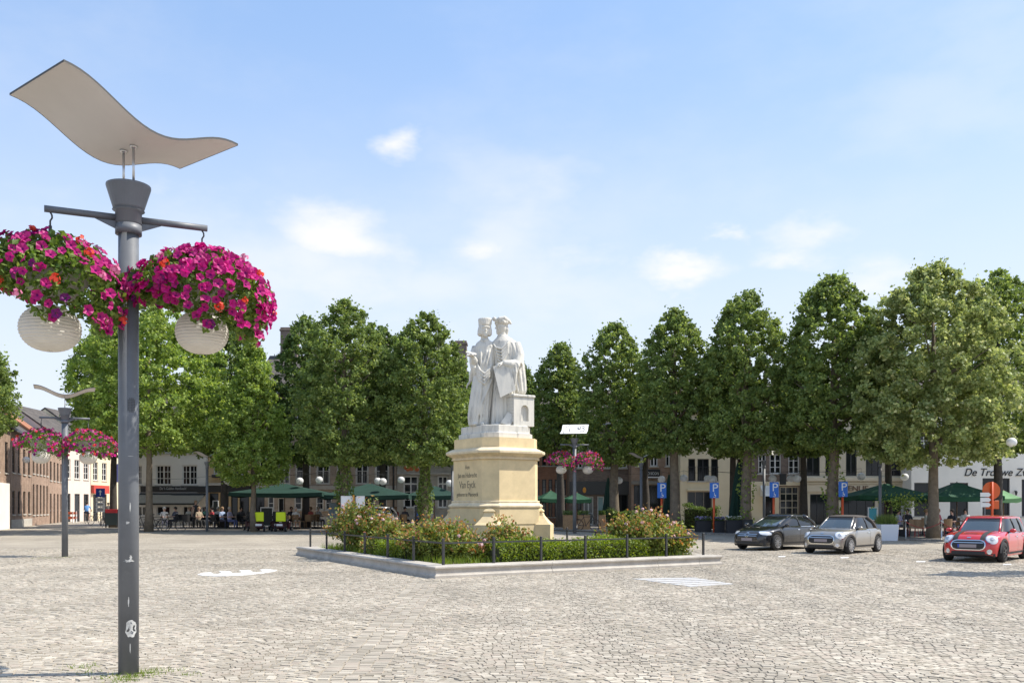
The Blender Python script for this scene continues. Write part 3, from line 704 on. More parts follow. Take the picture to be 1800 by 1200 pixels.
# ---------------------------------------------------------------- monument: sandstone pedestal, marble group of two robed figures
M_SAND = mat('sandstone', (.70, .55, .315), .8, var=.13, vscale=2.6, bump=.15, bscale=45, dirt=((.50, .34, .15), 1.7, .60))
M_SANDTOP = mat('sandstone_weathered', (.70, .575, .38), .82, var=.2, vscale=3.5, bump=.2, bscale=40, dirt=((.33, .27, .18), 3.0, .6))
def marblemat():
    m = bpy.data.materials.new('weathered_marble'); m.use_nodes = True; t = m.node_tree; b = t.nodes['Principled BSDF']; b.inputs['Roughness'].default_value = .75
    tcn = N(t, 'ShaderNodeTexCoord'); mp = N(t, 'ShaderNodeMapping'); mp.inputs['Scale'].default_value = (7, 7, 1.1); L(t, tcn.outputs['Object'], mp.inputs[0])
    n1 = N(t, 'ShaderNodeTexNoise', i_Scale=1.0, i_Detail=7.0, i_Roughness=.65); L(t, mp.outputs[0], n1.inputs['Vector'])
    n2 = N(t, 'ShaderNodeTexNoise', i_Scale=2.2, i_Detail=6.0, i_Roughness=.6); L(t, tcn.outputs['Object'], n2.inputs['Vector'])
    ad = N(t, 'ShaderNodeMath', op='MULTIPLY_ADD', i_1=.5); L(t, n2.outputs[0], ad.inputs[0]); L(t, n1.outputs[0], ad.inputs[2])
    cr = N(t, 'ShaderNodeValToRGB'); e = cr.color_ramp.elements; e[0].position = .56; e[0].color = (.68, .645, .565, 1); e[1].position = .98; e[1].color = (.30, .295, .275, 1); x = e.new(.80); x.color = (.60, .575, .51, 1)
    L(t, ad.outputs[0], cr.inputs[0]); L(t, cr.outputs[0], b.inputs['Base Color'])
    n3 = N(t, 'ShaderNodeTexNoise', i_Scale=55.0, i_Detail=4.0); L(t, tcn.outputs['Object'], n3.inputs['Vector']); bp = N(t, 'ShaderNodeBump', i_Strength=.2, i_Distance=.02); L(t, n3.outputs[0], bp.inputs['Height']); L(t, bp.outputs[0], b.inputs['Normal'])
    return m
M_MARBLE = marblemat()
M_LETTER = mat('grey_cut_letters', (.22, .19, .13), .9)
TH = R(35)
mon = thing('monument', (-.55, 30.2, .27), 'marble pair of robed figures on a tall sandstone pedestal', 'monument', rz=TH)
def octo(hx, hy, ch): return [(-hx + ch, -hy), (hx - ch, -hy), (hx, -hy + ch), (hx, hy - ch), (hx - ch, hy), (-hx + ch, hy), (-hx, hy - ch), (-hx, -hy + ch)]
HX, HY, CH = 1.10, 1.26, .40
def layers(name, prof, m):
    """prof: (outset, z) rings of the chamfered plan"""
    b_ = MB(); b_.loft([[Vector((x, y, z - .27)) for x, y in octo(HX + o, HY + o, CH + o * .41)] for o, z in prof]); return fix(b_.build(name, m, mon))
layers('plinth', [(.10, .27), (.10, 1.20), (.12, 1.21), (.12, 1.70), (.10, 1.73)], M_SAND)
layers('base_moulding', [(.105, 1.733), (.15, 1.745), (.155, 1.79), (.12, 1.83), (.07, 1.86), (.05, 1.90), (.065, 1.93), (.05, 1.95), (0.015, 1.955)], M_SANDTOP)
layers('shaft', [(0, 1.955), (0, 3.27)], M_SAND)
layers('cornice', [(.01, 3.273), (.055, 3.28), (.06, 3.33), (.03, 3.345), (.05, 3.37), (.13, 3.42), (.19, 3.45), (.215, 3.47), (.22, 3.53), (.20, 3.56), (.04, 3.64), (.02, 3.65)], M_SANDTOP)
layers('cap_block', [(-.02, 3.653), (-.02, 3.97)], M_SAND)
layers('statue_base', [(-.15, 3.973), (-.15, 4.13), (-.20, 4.14), (-.22, 4.16), (-.22, 4.37), (-.24, 4.385)], M_MARBLE)
# corner buttresses: bell-shaped scrolls standing on blocks across the chamfers
for sx in (-1, 1):
    for sy in (-1, 1):
        d = Vector((sx, sy, 0)).normalized(); sd2 = Vector((-d.y, d.x, 0)); c = Vector((sx * (HX - .2 + .07), sy * (HY - .2 + .07), 0))
        b_ = MB(); rings = []
        for (z, w_, o) in ((0, .42, .42), (.92, .42, .42), (.94, .39, .39), (1.0, .34, .32), (1.1, .26, .24), (1.2, .19, .16), (1.32, .15, .115), (1.34, .19, .15), (1.38, .17, .13), (1.48, .02, .03)):
            rings.append([c + sd2 * (-w_) - d * .12 + Vector((0, 0, z)), c + sd2 * w_ - d * .12 + Vector((0, 0, z)), c + sd2 * w_ + d * o + Vector((0, 0, z)), c + sd2 * (-w_) + d * o + Vector((0, 0, z))])
        b_.loft(rings); fix(b_.build('corner_scroll', M_SAND, mon))
for (tx, sz, z) in (('Aen', .20, 2.98), ('Jan en Hubrecht', .215, 2.71), ('Van Eyck', .33, 2.37), ('geboren te Maeseyck', .185, 2.10)):
    ws = [text_mesh('inscription', wd_, sz, M_LETTER, mon, (0, 0, 0), (PI / 2, 0, -PI / 2), .003, sx=.82) for wd_ in tx.split()]
    wl = [max(v.co.x for v in o.data.vertices) * .82 for o in ws]; x_ = -(sum(wl) + sz * .26 * (len(ws) - 1)) / 2
    for o, l_ in zip(ws, wl): o.location = (-HX - .004, -x_, z - .27); x_ += l_ + sz * .26
# block with arched niche cut into its front, behind the right-hand figure
b_ = MB(); bx0, bx1, by0, by1, bz0, bz1 = .06, .87, -.98, -.2, 4.388 - .27, 5.32 - .27
acx, acz = .50, 4.72 - .27
arch = [(acx, acz - .17), (acx + .15, acz - .17)] + [(acx + .15 * math.cos(PI * k / 12), acz + .20 + .15 * math.sin(PI * k / 12)) for k in range(13)] + [(acx - .15, acz - .17)]
n_ = len(arch); k6 = 8                           # arch[8] is the crown of the arch
rh_ = [(acx, bz0), (bx1, bz0), (bx1, bz1), (acx, bz1)] + arch[k6::-1]
lh_ = [(acx, bz1), (bx0, bz1), (bx0, bz0), (acx, bz0), arch[0]] + arch[:k6 - 1:-1]
for pl in (rh_, lh_): b_.add([(x, by0, z) for x, z in pl], [tuple(range(len(pl)))])
b_.add([(x, by0, z) for x, z in arch] + [(x, by0 + .10, z) for x, z in arch], [(i, (i + 1) % n_, (i + 1) % n_ + n_, i + n_) for i in range(n_)] + [tuple(range(n_, 2 * n_))])
cnr = [(bx0, bz0), (bx1, bz0), (bx1, bz1), (bx0, bz1)]
b_.add([(x, y, z) for y in (by0, by1) for x, z in cnr], [(0, 4, 5, 1), (1, 5, 6, 2), (2, 6, 7, 3), (3, 7, 4, 0), (4, 7, 6, 5)])
blk = b_.build('stone_block', M_MARBLE, mon)
b_ = MB(); b_.bbox(.02, .91, -1.02, -.16, 5.323 - .27, 5.41 - .27, .02); b_.build('block_cap', M_MARBLE, mon)
for k in range(8):
    z = 4.5 + k * .1 - .27; MB().box(.045, .0595, -.95, -.22, z, z + .075).build('page_edge', M_MARBLE, blk)
# --- figures: closed pieces fused by a voxel remesh into one continuous carved surface
WM = Matrix.Rotation(-TH, 4, 'Z')            # figure pieces are laid out facing the square's front, then turned with the pedestal
def ring(cx, cy, z, rx, ry, amp=0, k=9, ph=0, n=64, sharp=.6):
    out = []
    for i in range(n):
        a = 2 * PI * i / n; f = 1 + 1.5 * amp * (abs(math.sin(k * a / 2 + ph)) ** sharp - .6) + amp * .45 * math.sin(3 * a + ph * 2 + z)
        out.append(Vector((cx + rx * f * math.cos(a), cy + ry * f * math.sin(a), z)))
    return out
def head(b_, c, f, s=1.0):
    """carved head at c looking along f (horizontal), neck included"""
    f = f.normalized(); r_ = Vector((f.y, -f.x, 0)); u = Vector((0, 0, 1))
    def P(x, y, z): return c + (r_ * x + f * y + u * z) * s
    b_.ball(c, .17 * s, 20, 14, (1, 1, 1.3)); b_.ball(P(0, .05, -.11), .125 * s, 14, 10, (1, 1, 1.15))
    b_.add([P(-.036, .14, -.065), P(.036, .14, -.065), P(0, .25, -.06), P(-.02, .165, .06), P(.02, .165, .06), P(0, .11, -.02)], [(0, 1, 2), (0, 2, 3), (1, 4, 2), (2, 4, 3), (0, 3, 5), (3, 4, 5), (4, 1, 5), (1, 0, 5)])
    b_.tube([P(-.11, .145, .065), P(-.04, .175, .075), P(.04, .175, .075), P(.11, .145, .065)], .027 * s, 8)      # brow
    for sg in (-1, 1):
        b_.ball(P(.062 * sg, .152, .03), .025 * s, 8, 6); b_.ball(P(.165 * sg, 0, .0), .045 * s, 8, 6, (.5, .8, 1.2)); b_.ball(P(.075 * sg, .115, -.06), .05 * s, 8, 6)
    b_.tube([P(-.05, .158, -.125), P(0, .18, -.118), P(.05, .158, -.125)], .015 * s, 8); b_.tube([P(-.04, .155, -.15), P(0, .175, -.152), P(.04, .155, -.15)], .017 * s, 8)
    b_.ball(P(0, .145, -.2), .045 * s, 8, 6)
    b_.tube([P(0, -.02, -.12), P(0, -.04, -.42)], [.105 * s, .125 * s], 14)
def hand(b_, w_, d, up, s=1.0, curl=.5):
    """palm from wrist w_ along d, five fingers bending towards -up"""
    d = d.normalized(); up = (up - d * up.dot(d)).normalized(); sd = d.cross(up)
    b_.tube([w_ - d * .05 * s, w_ + d * .02 * s, w_ + d * .12 * s, w_ + d * .17 * s], [.05 * s, .055 * s, .075 * s, .065 * s], 10, sq=.6)
    for i, (o, ln) in enumerate(((-.06, .15), (-.02, .18), (.02, .17), (.06, .13))):
        p = w_ + d * .155 * s + sd * o * s; q = p + (d * math.cos(curl * .5) - up * math.sin(curl * .5)) * ln * .5 * s; e = q + (d * math.cos(curl * 1.5) - up * math.sin(curl * 1.5)) * ln * .5 * s
        b_.tube([p, q, e], [.024 * s, .022 * s, .016 * s], 7)
    p = w_ + d * .04 * s - sd * .06 * s; b_.tube([p, p + (d * .6 - sd * .7) * .09 * s, p + (d * .95 - sd * .7 - up * .2) * .15 * s], [.028 * s, .026 * s, .018 * s], 7)
def remeshed(name, b_, voxel, pos, parent, m):
    me = b_.mesh(name, m); tmp = bpy.data.objects.new(name, me); COL.objects.link(tmp)
    fix(tmp)
    md = tmp.modifiers.new('r', 'REMESH'); md.mode = 'VOXEL'; md.voxel_size = voxel; md.use_smooth_shade = True
    sm = tmp.modifiers.new('s', 'SMOOTH'); sm.factor = .25; sm.iterations = 1
    m2 = evaluated_mesh(tmp); bpy.data.objects.remove(tmp)
    m2.materials.clear(); m2.materials.append(m); m2.polygons.foreach_set('use_smooth', [True] * len(m2.polygons))
    o = link(name, m2, parent); o.location = pos; o.rotation_euler = (0, 0, -TH); return o
def wpos(px, dy, z):                         # a photo column on the statue base -> pedestal-local position
    v = Vector(((px - 870) / 52.9, dy, 0)); v.rotate(Matrix.Rotation(-TH, 3, 'Z')); return Vector((v.x, v.y, z - .27))
Vc = Vector
# left figure: tall round fur cap, cloak drawn across, one hand raised with a small book
b_ = MB()
sp_ = [(0, .30, .30, -.10, .16), (.05, .32, .32, -.10, .2), (.4, .31, .31, -.08, .2), (.9, .31, .29, -.04, .18), (1.35, .32, .28, .0, .14), (1.75, .32, .27, .02, .10), (2.1, .33, .26, .03, .07), (2.4, .35, .25, .04, .05), (2.62, .34, .23, .04, .03), (2.76, .27, .19, .04, .02), (2.86, .15, .14, .04, 0), (2.93, .11, .11, .03, 0)]
b_.loft([ring(cx, 0, z, rx, ry, a, 13, .4 + z * .25) for z, rx, ry, cx, a in sp_])
# cloak: hangs from the shoulder, its edge running in one long diagonal to the hem at the left
b_.loft([ring(x, y, z, rx, ry, .18, 7, z * .6, 48) for z, x, y, rx, ry in ((.02, -.27, -.20, .15, .18), (.3, -.28, -.21, .18, .2), (.7, -.22, -.21, .21, .19), (1.1, -.13, -.2, .25, .18), (1.45, -.05, -.18, .28, .18), (1.8, .03, -.14, .27, .17), (2.2, .10, -.10, .23, .17), (2.6, .13, -.04, .17, .15))])
for x0, x1, y0 in ((-.38, -.24, -.36), (-.28, -.12, -.41), (-.17, .0, -.41), (-.05, .1, -.36), (.06, .18, -.32), (.15, .24, -.26)):      # long carved folds
    b_.tube([Vc((x0, y0 + .02, .02)), Vc((x0 * .9 + .03, y0, .6)), Vc((x1 * .7 + x0 * .3, y0 + .03, 1.1)), Vc((x1, y0 + .10, 1.7))], [.045, .05, .04, .015], 8)
b_.tube([Vc((.30, -.22, 1.55)), Vc((.18, -.30, 1.2)), Vc((.0, -.37, .75)), Vc((-.16, -.40, .3)), Vc((-.22, -.38, .05))], [.03, .045, .05, .05, .04], 8)
for k in range(4):                            # swags gathered at the waist
    b_.tube([Vc((-.22, -.26 - k * .012, 2.12 - k * .10)), Vc((-.10, -.36, 1.82 - k * .11)), Vc((.06, -.36, 1.70 - k * .11)), Vc((.22, -.30, 1.86 - k * .08)), Vc((.30, -.2, 2.1 - k * .05))], [.03, .042, .045, .04, .02], 8)
b_.tube([Vc((-.26, .0, 2.62)), Vc((-.32, -.08, 2.34)), Vc((-.32, -.2, 2.08))], [.13, .14, .13], 12)           # upper arm
b_.tube([Vc((-.32, -.18, 2.06)), Vc((-.27, -.36, 2.12)), Vc((-.30, -.44, 2.2))], [.13, .11, .085], 12)        # forearm and cuff
b_.tube([Vc((-.32, -.2, 2.05)), Vc((-.29, -.27, 1.88)), Vc((-.27, -.26, 1.66))], [.12, .11, .03], 12)         # hanging sleeve
hand(b_, Vc((-.30, -.45, 2.22)), Vc((-.6, -.35, .2)), Vc((0, .2, 1)), 1.0, .7)
b_.box(-.17, .17, -.10, .10, -.022, .022, Matrix.Translation((-.38, -.50, 2.34)) @ Matrix.Rotation(R(14), 4, 'Y') @ Matrix.Rotation(R(20), 4, 'X'))
b_.tube([Vc((-.28, .1, 1.95)), Vc((-.38, .12, 1.7)), Vc((-.40, .1, 1.52))], [.10, .09, .07], 10); hand(b_, Vc((-.40, .1, 1.52)), Vc((-.5, -.1, -.6)), Vc((-1, 0, .5)), .95, .5)
for x0, x1 in ((.20, .02), (.27, .12), (-.10, -.06)): b_.tube([Vc((x0, -.06, 2.74)), Vc(((x0 + x1) / 2, -.25, 2.42)), Vc((x1, -.30, 2.05)), Vc((x1, -.30, 1.75))], [.035, .04, .04, .02], 8)
b_.tube([Vc((-.09, -.13, 2.84)), Vc((.04, -.18, 2.80)), Vc((.15, -.11, 2.86))], .035, 8)
for sg in (-.22, .02): b_.ball(Vc((sg, -.36, .05)), .11, 10, 6, (.75, 1.6, .6))
hA = Vc((.03, -.05, 3.18)); fA = Vc((.25, -1, -.0)); head(b_, hA, fA, 1.06)
for k in range(15):                           # bobbed hair round the face, not over it
    a = R(52) + R(256) * k / 14; d = Vc((fA.x, fA.y, 0)).normalized(); d.rotate(Matrix.Rotation(a, 3, 'Z'))
    b_.tube([hA + d * .16 + Vc((0, 0, .16)), hA + d * .19 + Vc((0, 0, -.02)), hA + d * .20 + Vc((0, 0, -.15)), hA + d * .17 + Vc((0, 0, -.19))], [.04, .05, .045, .03], 7)
b_.loft([ring(hA.x, hA.y + .01, hA.z + z, r_, r_, .07, 19, z * 9, 64) for z, r_ in ((.13, .17), (.15, .205), (.22, .215), (.33, .222), (.375, .205), (.38, .04))])
b_.v = [(x + .06 * max(0, z - .4) / 2.8, y, z) for x, y, z in b_.v]
figA = remeshed('figure', b_, .0155, wpos(847, -.22, 4.385), mon, M_MARBLE); figA['label'] = 'left robed figure in a tall round cap holding a small book'
# right figure: draped hood hat in profile, cape, hand resting on a drawing board
b_ = MB()
sp_ = [(0, .40, .34, -.10, .2), (.05, .42, .36, -.10, .26), (.5, .40, .34, -.08, .26), (1.0, .39, .33, -.04, .22), (1.5, .40, .32, .02, .12), (1.9, .41, .31, .05, .07), (2.3, .44, .30, .07, .05), (2.6, .46, .29, .07, .04), (2.80, .40, .25, .06, .03), (2.95, .22, .17, .02, 0), (3.04, .13, .13, -.02, 0)]
b_.loft([ring(cx, 0, z, rx, ry, a, 15, .9 + z * .12, 90) for z, rx, ry, cx, a in sp_])
b_.loft([ring(x, .06, z, rx, ry, .2, 9, z * .35, 60) for z, x, rx, ry in ((1.10, .47, .17, .24), (1.18, .47, .21, .28), (1.6, .42, .25, .32), (2.0, .36, .27, .33), (2.4, .30, .29, .32), (2.75, .20, .28, .27), (2.92, .07, .16, .18))])
for x0, w_ in ((-.43, .05), (-.33, .06), (-.22, .055), (-.12, .065), (.0, .05), (.1, .055), (.2, .05)): b_.tube([Vc((x0, -.32 + (x0 + .1) ** 2 * .6, .02)), Vc((x0 * .95, -.33 + (x0 + .1) ** 2 * .6, .6)), Vc((x0 * .85 + .03, -.31 + x0 * x0 * .5, 1.3)), Vc((x0 * .7 + .05, -.28, 1.7))], [w_, w_, w_ * .8, .015], 8)
for k in range(5):                            # cowl folds swinging across the chest
    q = k * .085; b_.tube([Vc((-.36 + q * .3, -.08, 2.80 - q * .6)), Vc((-.24 + q * .2, -.27, 2.58 - q * 1.25)), Vc((-.06, -.34, 2.52 - q * 1.3)), Vc((.14, -.30, 2.70 - q * .9)), Vc((.30, -.16, 2.90 - q * .4))], [.02, .034, .036, .032, .02], 8)
b_.tube([Vc((.42, -.02, 2.74)), Vc((.50, -.12, 2.35)), Vc((.44, -.26, 2.02))], [.17, .19, .18], 14)          # upper arm
b_.tube([Vc((.45, -.25, 2.02)), Vc((.2, -.40, 1.99)), Vc((-.02, -.45, 2.03))], [.19, .16, .11], 14)          # forearm in a wide sleeve
b_.loft([ring(x, -.38, z, rx, .11, .3, 7, z * .4, 48) for z, x, rx in ((1.22, .27, .04), (1.4, .25, .11), (1.7, .23, .18), (1.95, .24, .25), (2.06, .24, .22))])
for k in range(4): b_.tube([Vc((.10 + k * .09, -.48, 2.05 - k * .02)), Vc((.14 + k * .08, -.49, 1.75)), Vc((.2 + k * .04, -.46, 1.38))], [.025, .035, .015], 7)
hand(b_, Vc((-.05, -.46, 2.05)), Vc((-.75, -.15, -.40)), Vc((-.3, -.3, 1)), 1.15, 1.1)
for k in range(6): x0 = .05 + k * .09; b_.tube([Vc((x0 + .12, -.30 + k * .035, 1.85)), Vc((x0 + .17, -.30 + k * .05, 1.5)), Vc((x0 + .16, -.26 + k * .06, 1.1))], [.02, .045, .02], 8)
for k in range(5): b_.tube([Vc((.40 + k * .05, -.20 + k * .06, 2.5)), Vc((.52 + k * .035, -.20 + k * .07, 2.0)), Vc((.54 + k * .04, -.18 + k * .07, 1.25))], [.015, .04, .03], 8)
for sg in (-.28, .02): b_.ball(Vc((sg, -.38, .05)), .11, 10, 6, (.75, 1.6, .6))
hB = Vc((-.02, -.03, 3.28)); fB = Vc((-1, -.25, 0)); head(b_, hB, fB, 1.0)
b_.loft([ring(hB.x + .02, hB.y, hB.z + z, r_, r_, .14, 9, z * 8, 40) for z, r_ in ((.08, .18), (.11, .215), (.17, .23), (.22, .21), (.27, .15), (.29, .05))])      # rolled hat
b_.tube([hB + Vc((-.2, -.1, .17)), hB + Vc((-.05, -.19, .24)), hB + Vc((.1, -.17, .27)), hB + Vc((.24, -.03, .19)), hB + Vc((.33, .02, .11))], [.05, .07, .075, .07, .03], 10)
b_.ball(hB + Vc((-.23, -.12, .25)), .075, 10, 8); b_.tube([hB + Vc((.13, .0, .1)), hB + Vc((.16, .02, -.08)), hB + Vc((.12, .05, -.25))], [.08, .08, .07], 10)
b_.v = [(x - .13 * max(0, z - .4) / 2.8, y - .05 * max(0, z - .4) / 2.8, z) for x, y, z in b_.v]
figB = remeshed('figure', b_, .0155, wpos(889, -.12, 4.385), mon, M_MARBLE); figB['label'] = 'right robed figure in a draped hat, seen in profile'
# drawing board under the hand, book against the block
def quadslab(name, pts, th, m, parent, dy):
    q = [wpos(px, dy_, 1.8 + (HZ - py) / 52.9) for (px, py, dy_) in pts]; nrm = (q[1] - q[0]).cross(q[3] - q[0]).normalized() * th
    b_ = MB(); b_.add(q + [p + nrm for p in q], [(0, 1, 2, 3), (7, 6, 5, 4)] + [(i, i + 4, (i + 1) % 4 + 4, (i + 1) % 4) for i in range(4)]); return fix(b_.build(name, m, parent))
quadslab('drawing_board', [(866.5, 650, -.68), (879, 704, -.78), (906, 690, -.66), (893, 640, -.60)], .03, M_MARBLE, mon, 0)
quadslab('book', [(879, 748, -.72), (896, 752.5, -.74), (906, 735, -.64), (892, 729, -.60)], .06, M_MARBLE, mon, 0)
b_ = MB(); b_.ball((0, 0, 0), .1, 12, 6, (2.2, .9, .35)); o = b_.build('palette', M_MARBLE, mon, True); o.location = wpos(876, -.62, 4.43); o.rotation_euler = (0, 0, -TH)
# ---------------------------------------------------------------- lime trees, roses, hedges, grass
M_BARK = mat('lime_bark', (.17, .135, .095), .9, var=.3, vscale=5, bump=.8, bscale=18, dirt=((.14, .16, .06), 1.6, .58))
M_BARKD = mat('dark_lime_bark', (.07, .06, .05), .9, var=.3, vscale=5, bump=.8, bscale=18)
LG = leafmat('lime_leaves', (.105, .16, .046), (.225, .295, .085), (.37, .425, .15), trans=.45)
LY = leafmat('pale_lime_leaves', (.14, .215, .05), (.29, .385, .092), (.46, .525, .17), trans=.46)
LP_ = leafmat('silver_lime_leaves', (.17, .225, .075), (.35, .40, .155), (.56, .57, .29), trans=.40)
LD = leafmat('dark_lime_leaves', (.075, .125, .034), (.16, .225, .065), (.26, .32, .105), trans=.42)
def crown_r(t, kind):
    """relative crown radius at height share t"""
    if kind == 'oval':
        T = ((0, .62), (.05, .86), (.14, .98), (.30, 1.0), (.50, 1.0), (.64, .92), (.76, .78), (.86, .57), (.94, .34), (1, .09))
        for (a, u), (b, v) in zip(T, T[1:]):
            if t <= b: return u + (v - u) * (t - a) / (b - a)
        return .05
    if kind == 'cone': return max(0, (1 - t) ** .62 * min(1, .55 + t * 3.2))
    return math.sin(PI * (t * .9 + .1) ** .75) ** .5
def tree(name, P, label, H, z0, W, kind, lm, bm_, seed, n=21000, trunk=.24, leaf=.16, ivy=False, lean=0.0, split=False, group='lime trees around the square'):
    t = thing(name, P, label, 'tree', group); rg = np.random.default_rng(seed); r2 = random.Random(seed)
    ch = H - z0; hw = W / 2
    b_ = MB(); b_.smooth = True; top = z0 + ch * .72; pts = []; rs = []
    for i in range(9):
        q = i / 8; pts.append(Vector((lean * q + r2.uniform(-.04, .04), r2.uniform(-.04, .04), top * q - .05))); rs.append(trunk * (1.28 if i == 0 else 1.0 if i == 1 else 1) * (1 - .75 * q))
    b_.tube(pts, rs, 10)
    b_.build('trunk', bm_, t)
    b_ = MB(); b_.smooth = True
    for k in range(22):
        q = r2.uniform(0, .72); z = z0 - .15 + ch * q; a = r2.uniform(0, 2 * PI); rr_ = hw * crown_r(min(.97, q + .12), kind) * .8
        p0 = Vector((lean * z / top, 0, z)); p1 = p0 + Vector((math.cos(a) * rr_ * .5, math.sin(a) * rr_ * .5, ch * .06)); p2 = p0 + Vector((math.cos(a) * rr_, math.sin(a) * rr_, ch * .14))
        b_.tube([p0, p1, p2], [trunk * .32 * (1 - q * .7), trunk * .2 * (1 - q * .7), .015], 6)
    b_.build('limbs', bm_, t)
    # leaf clumps through the crown's volume, most of them near its skin
    nc = 1000; C = []; Rc = []; Oc = []
    while len(C) < nc:
        q = r2.random(); rad = crown_r(q, kind)
        if r2.random() > rad + .15: continue
        a = r2.uniform(0, 2 * PI); sh = r2.random() ** .36
        wob = 1 + .05 * math.sin(a * 3 + seed) + .05 * math.sin(q * 13 + a * 2 + seed) + r2.gauss(0, .03)
        rr_ = hw * rad * sh * wob
        cx = lean
        if split and q > .62: cx += .75 * (1 if math.cos(a) > 0 else -1.0) * hw * .45; rr_ *= .62
        C.append((cx * (z0 + ch * q) / top + math.cos(a) * rr_, math.sin(a) * rr_, z0 + ch * q)); Oc.append((math.cos(a) * .8, math.sin(a) * .8, (q - .35) * .9)); Rc.append(r2.uniform(.18, .46) * (W / 5.5) ** .5 * (1 - .35 * q))
    C = np.array(C); Rc = np.array(Rc); Oc = np.array(Oc)
    idx = rg.integers(0, nc, n); G = rg.normal(size=(n, 3)); G /= np.maximum(np.linalg.norm(G, axis=1, keepdims=True), .3); G *= rg.uniform(.1, 1.0, (n, 1)) ** .6
    G[:, 2] *= .85; G[:, 2] -= .2 * (G[:, 0] ** 2 + G[:, 1] ** 2)
    P_ = C[idx] + G * Rc[idx][:, None]
    # single twigs breaking the outline
    m_ = n // 22; idx2 = rg.integers(0, nc, m_); o2 = Oc[idx2] + rg.normal(size=(m_, 3)) * .3; o2[:, 2] += .25
    P2 = C[idx2] + o2 * (Rc[idx2] * rg.uniform(.8, 1.5, m_))[:, None]
    P_ = np.concatenate([P_, P2]); O = np.concatenate([Oc[idx], o2])
    V, F = leaf_cloud(P_, leaf, rg, .45, O * .6, .78)
    link('crown', arr_mesh('crown', V, F, lm), t)
    if ivy:
        k = 1500 if ivy == 1 else 330; a = rg.uniform(0, 2 * PI, k); z = rg.uniform(.4, z0 + .6, k); rr_ = trunk + rg.uniform(0, .32, k) * (.5 + .5 * np.sin(z * 2.1 + seed))
        Pv = np.stack([np.cos(a) * rr_, np.sin(a) * rr_, z], axis=1); V, F = leaf_cloud(Pv, .15, rg, .5, np.stack([np.cos(a), np.sin(a), 0 * a], axis=1), .8)
        tag(link('trunk_shoots', arr_mesh('trunk_shoots', V, F, LY if ivy == 2 else LG), t), kind='stuff')
    return t
def ptree(px, pyb, ytop, ybot, wpx, label, kind, lm, seed, Y=None, cx=None, **kw):
    P = gp(px, pyb) if Y is None else Vector(((px - 900) / FP * Y, Y, gz(Y)))
    wpx *= 1.0; kw['n'] = int(kw.get('n', 21000) * 1.55); s = FP / P.y; H = (HZ - ytop) / s + EYE - P.z; z0 = (HZ - ybot) / s + EYE - P.z; W = wpx / s
    ln = 0 if cx is None else (cx - px) / s
    return tree('lime_tree', P, label, H, z0, W, kind, lm, kw.pop('bark', M_BARK), seed, lean=ln, **kw)
ptree(262, 934, 528, 790, 255, 'broad yellow-green lime tree behind the near lamp pole', 'oval', LY, 1, n=32000, trunk=.22, leaf=.175)
ptree(445, 934, 594, 850, 150, 'slim pale yellow-green lime tree behind the mobility scooters', 'cone', LY, 2, n=19000, trunk=.17, leaf=.155)
ptree(605, 935, 528, 815, 168, 'tall green lime tree with ivy trunk, over the middle parasol', 'oval', LG, 3, n=27000, ivy=1, trunk=.3)
ptree(747, 935, 552, 815, 160, 'green lime tree with ivy trunk just left of the monument', 'oval', LG, 4, n=26000, ivy=1, trunk=.25)
ptree(985, 928, 603, 795, 92, 'smallest lime tree, directly right of the statue', 'oval', LG, 5, n=17000, bark=M_BARKD, trunk=.3)
ptree(1080, 931, 568, 815, 128, 'lime tree second to the right of the statue, behind the rose bush', 'oval', LG, 6, n=22000, trunk=.33)
ptree(1186, 934, 542, 795, 132, 'lime tree between the first two blue parking signs', 'oval', LG, 7, n=23000, trunk=.33)
ptree(1312, 937, 512, 795, 158, 'lime tree with shoots on its trunk, behind the black car', 'oval', LG, 8, n=27000, trunk=.33, ivy=2)
ptree(1465, 941, 484, 790, 180, 'tall dense lime tree above the silver convertible', 'oval', LG, 9, n=31000, trunk=.35, ivy=2)
ptree(1640, 947, 466, 815, 262, 'large silvery pale lime tree with two tops, above the terrace', 'oval', LP_, 10, n=40000, trunk=.29, leaf=.18)
BK = [(200, 62, 560, 800, 150, 'dark lime tree behind the broad yellow-green one'), (395, 59, 560, 800, 150, 'dark lime tree between the two yellow-green limes'), (538, 60, 556, 815, 120, 'dark lime tree left behind the tall ivy-trunk lime'),
      (672, 61, 574, 815, 100, 'dark lime tree between the two ivy-trunk limes'), (800, 62, 640, 815, 90, 'dark lime tree behind the statue left edge'), (915, 66, 640, 800, 70, 'dark lime tree peeping out behind the statue'), (1135, 58, 650, 800, 90, 'dark rear lime behind the bar entrance'), (1288, 54, 615, 800, 90, 'dark-trunked rear lime by the folded green parasol'),
      (1412, 53, 610, 800, 95, 'dark-trunked rear lime in front of the brick house'), (1562, 53, 600, 800, 100, 'dark-trunked rear lime over the left green parasol'), (1754, 49, 476, 800, 190, 'dark lime tree cut by the right picture edge')]
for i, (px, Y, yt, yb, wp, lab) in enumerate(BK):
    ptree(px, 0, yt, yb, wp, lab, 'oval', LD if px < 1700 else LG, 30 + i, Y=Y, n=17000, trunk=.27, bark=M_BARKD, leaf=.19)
ptree(-62, 0, 590, 760, 170, 'lime tree cut by the left picture edge', 'oval', LG, 60, Y=47, n=15000, bark=M_BARKD)
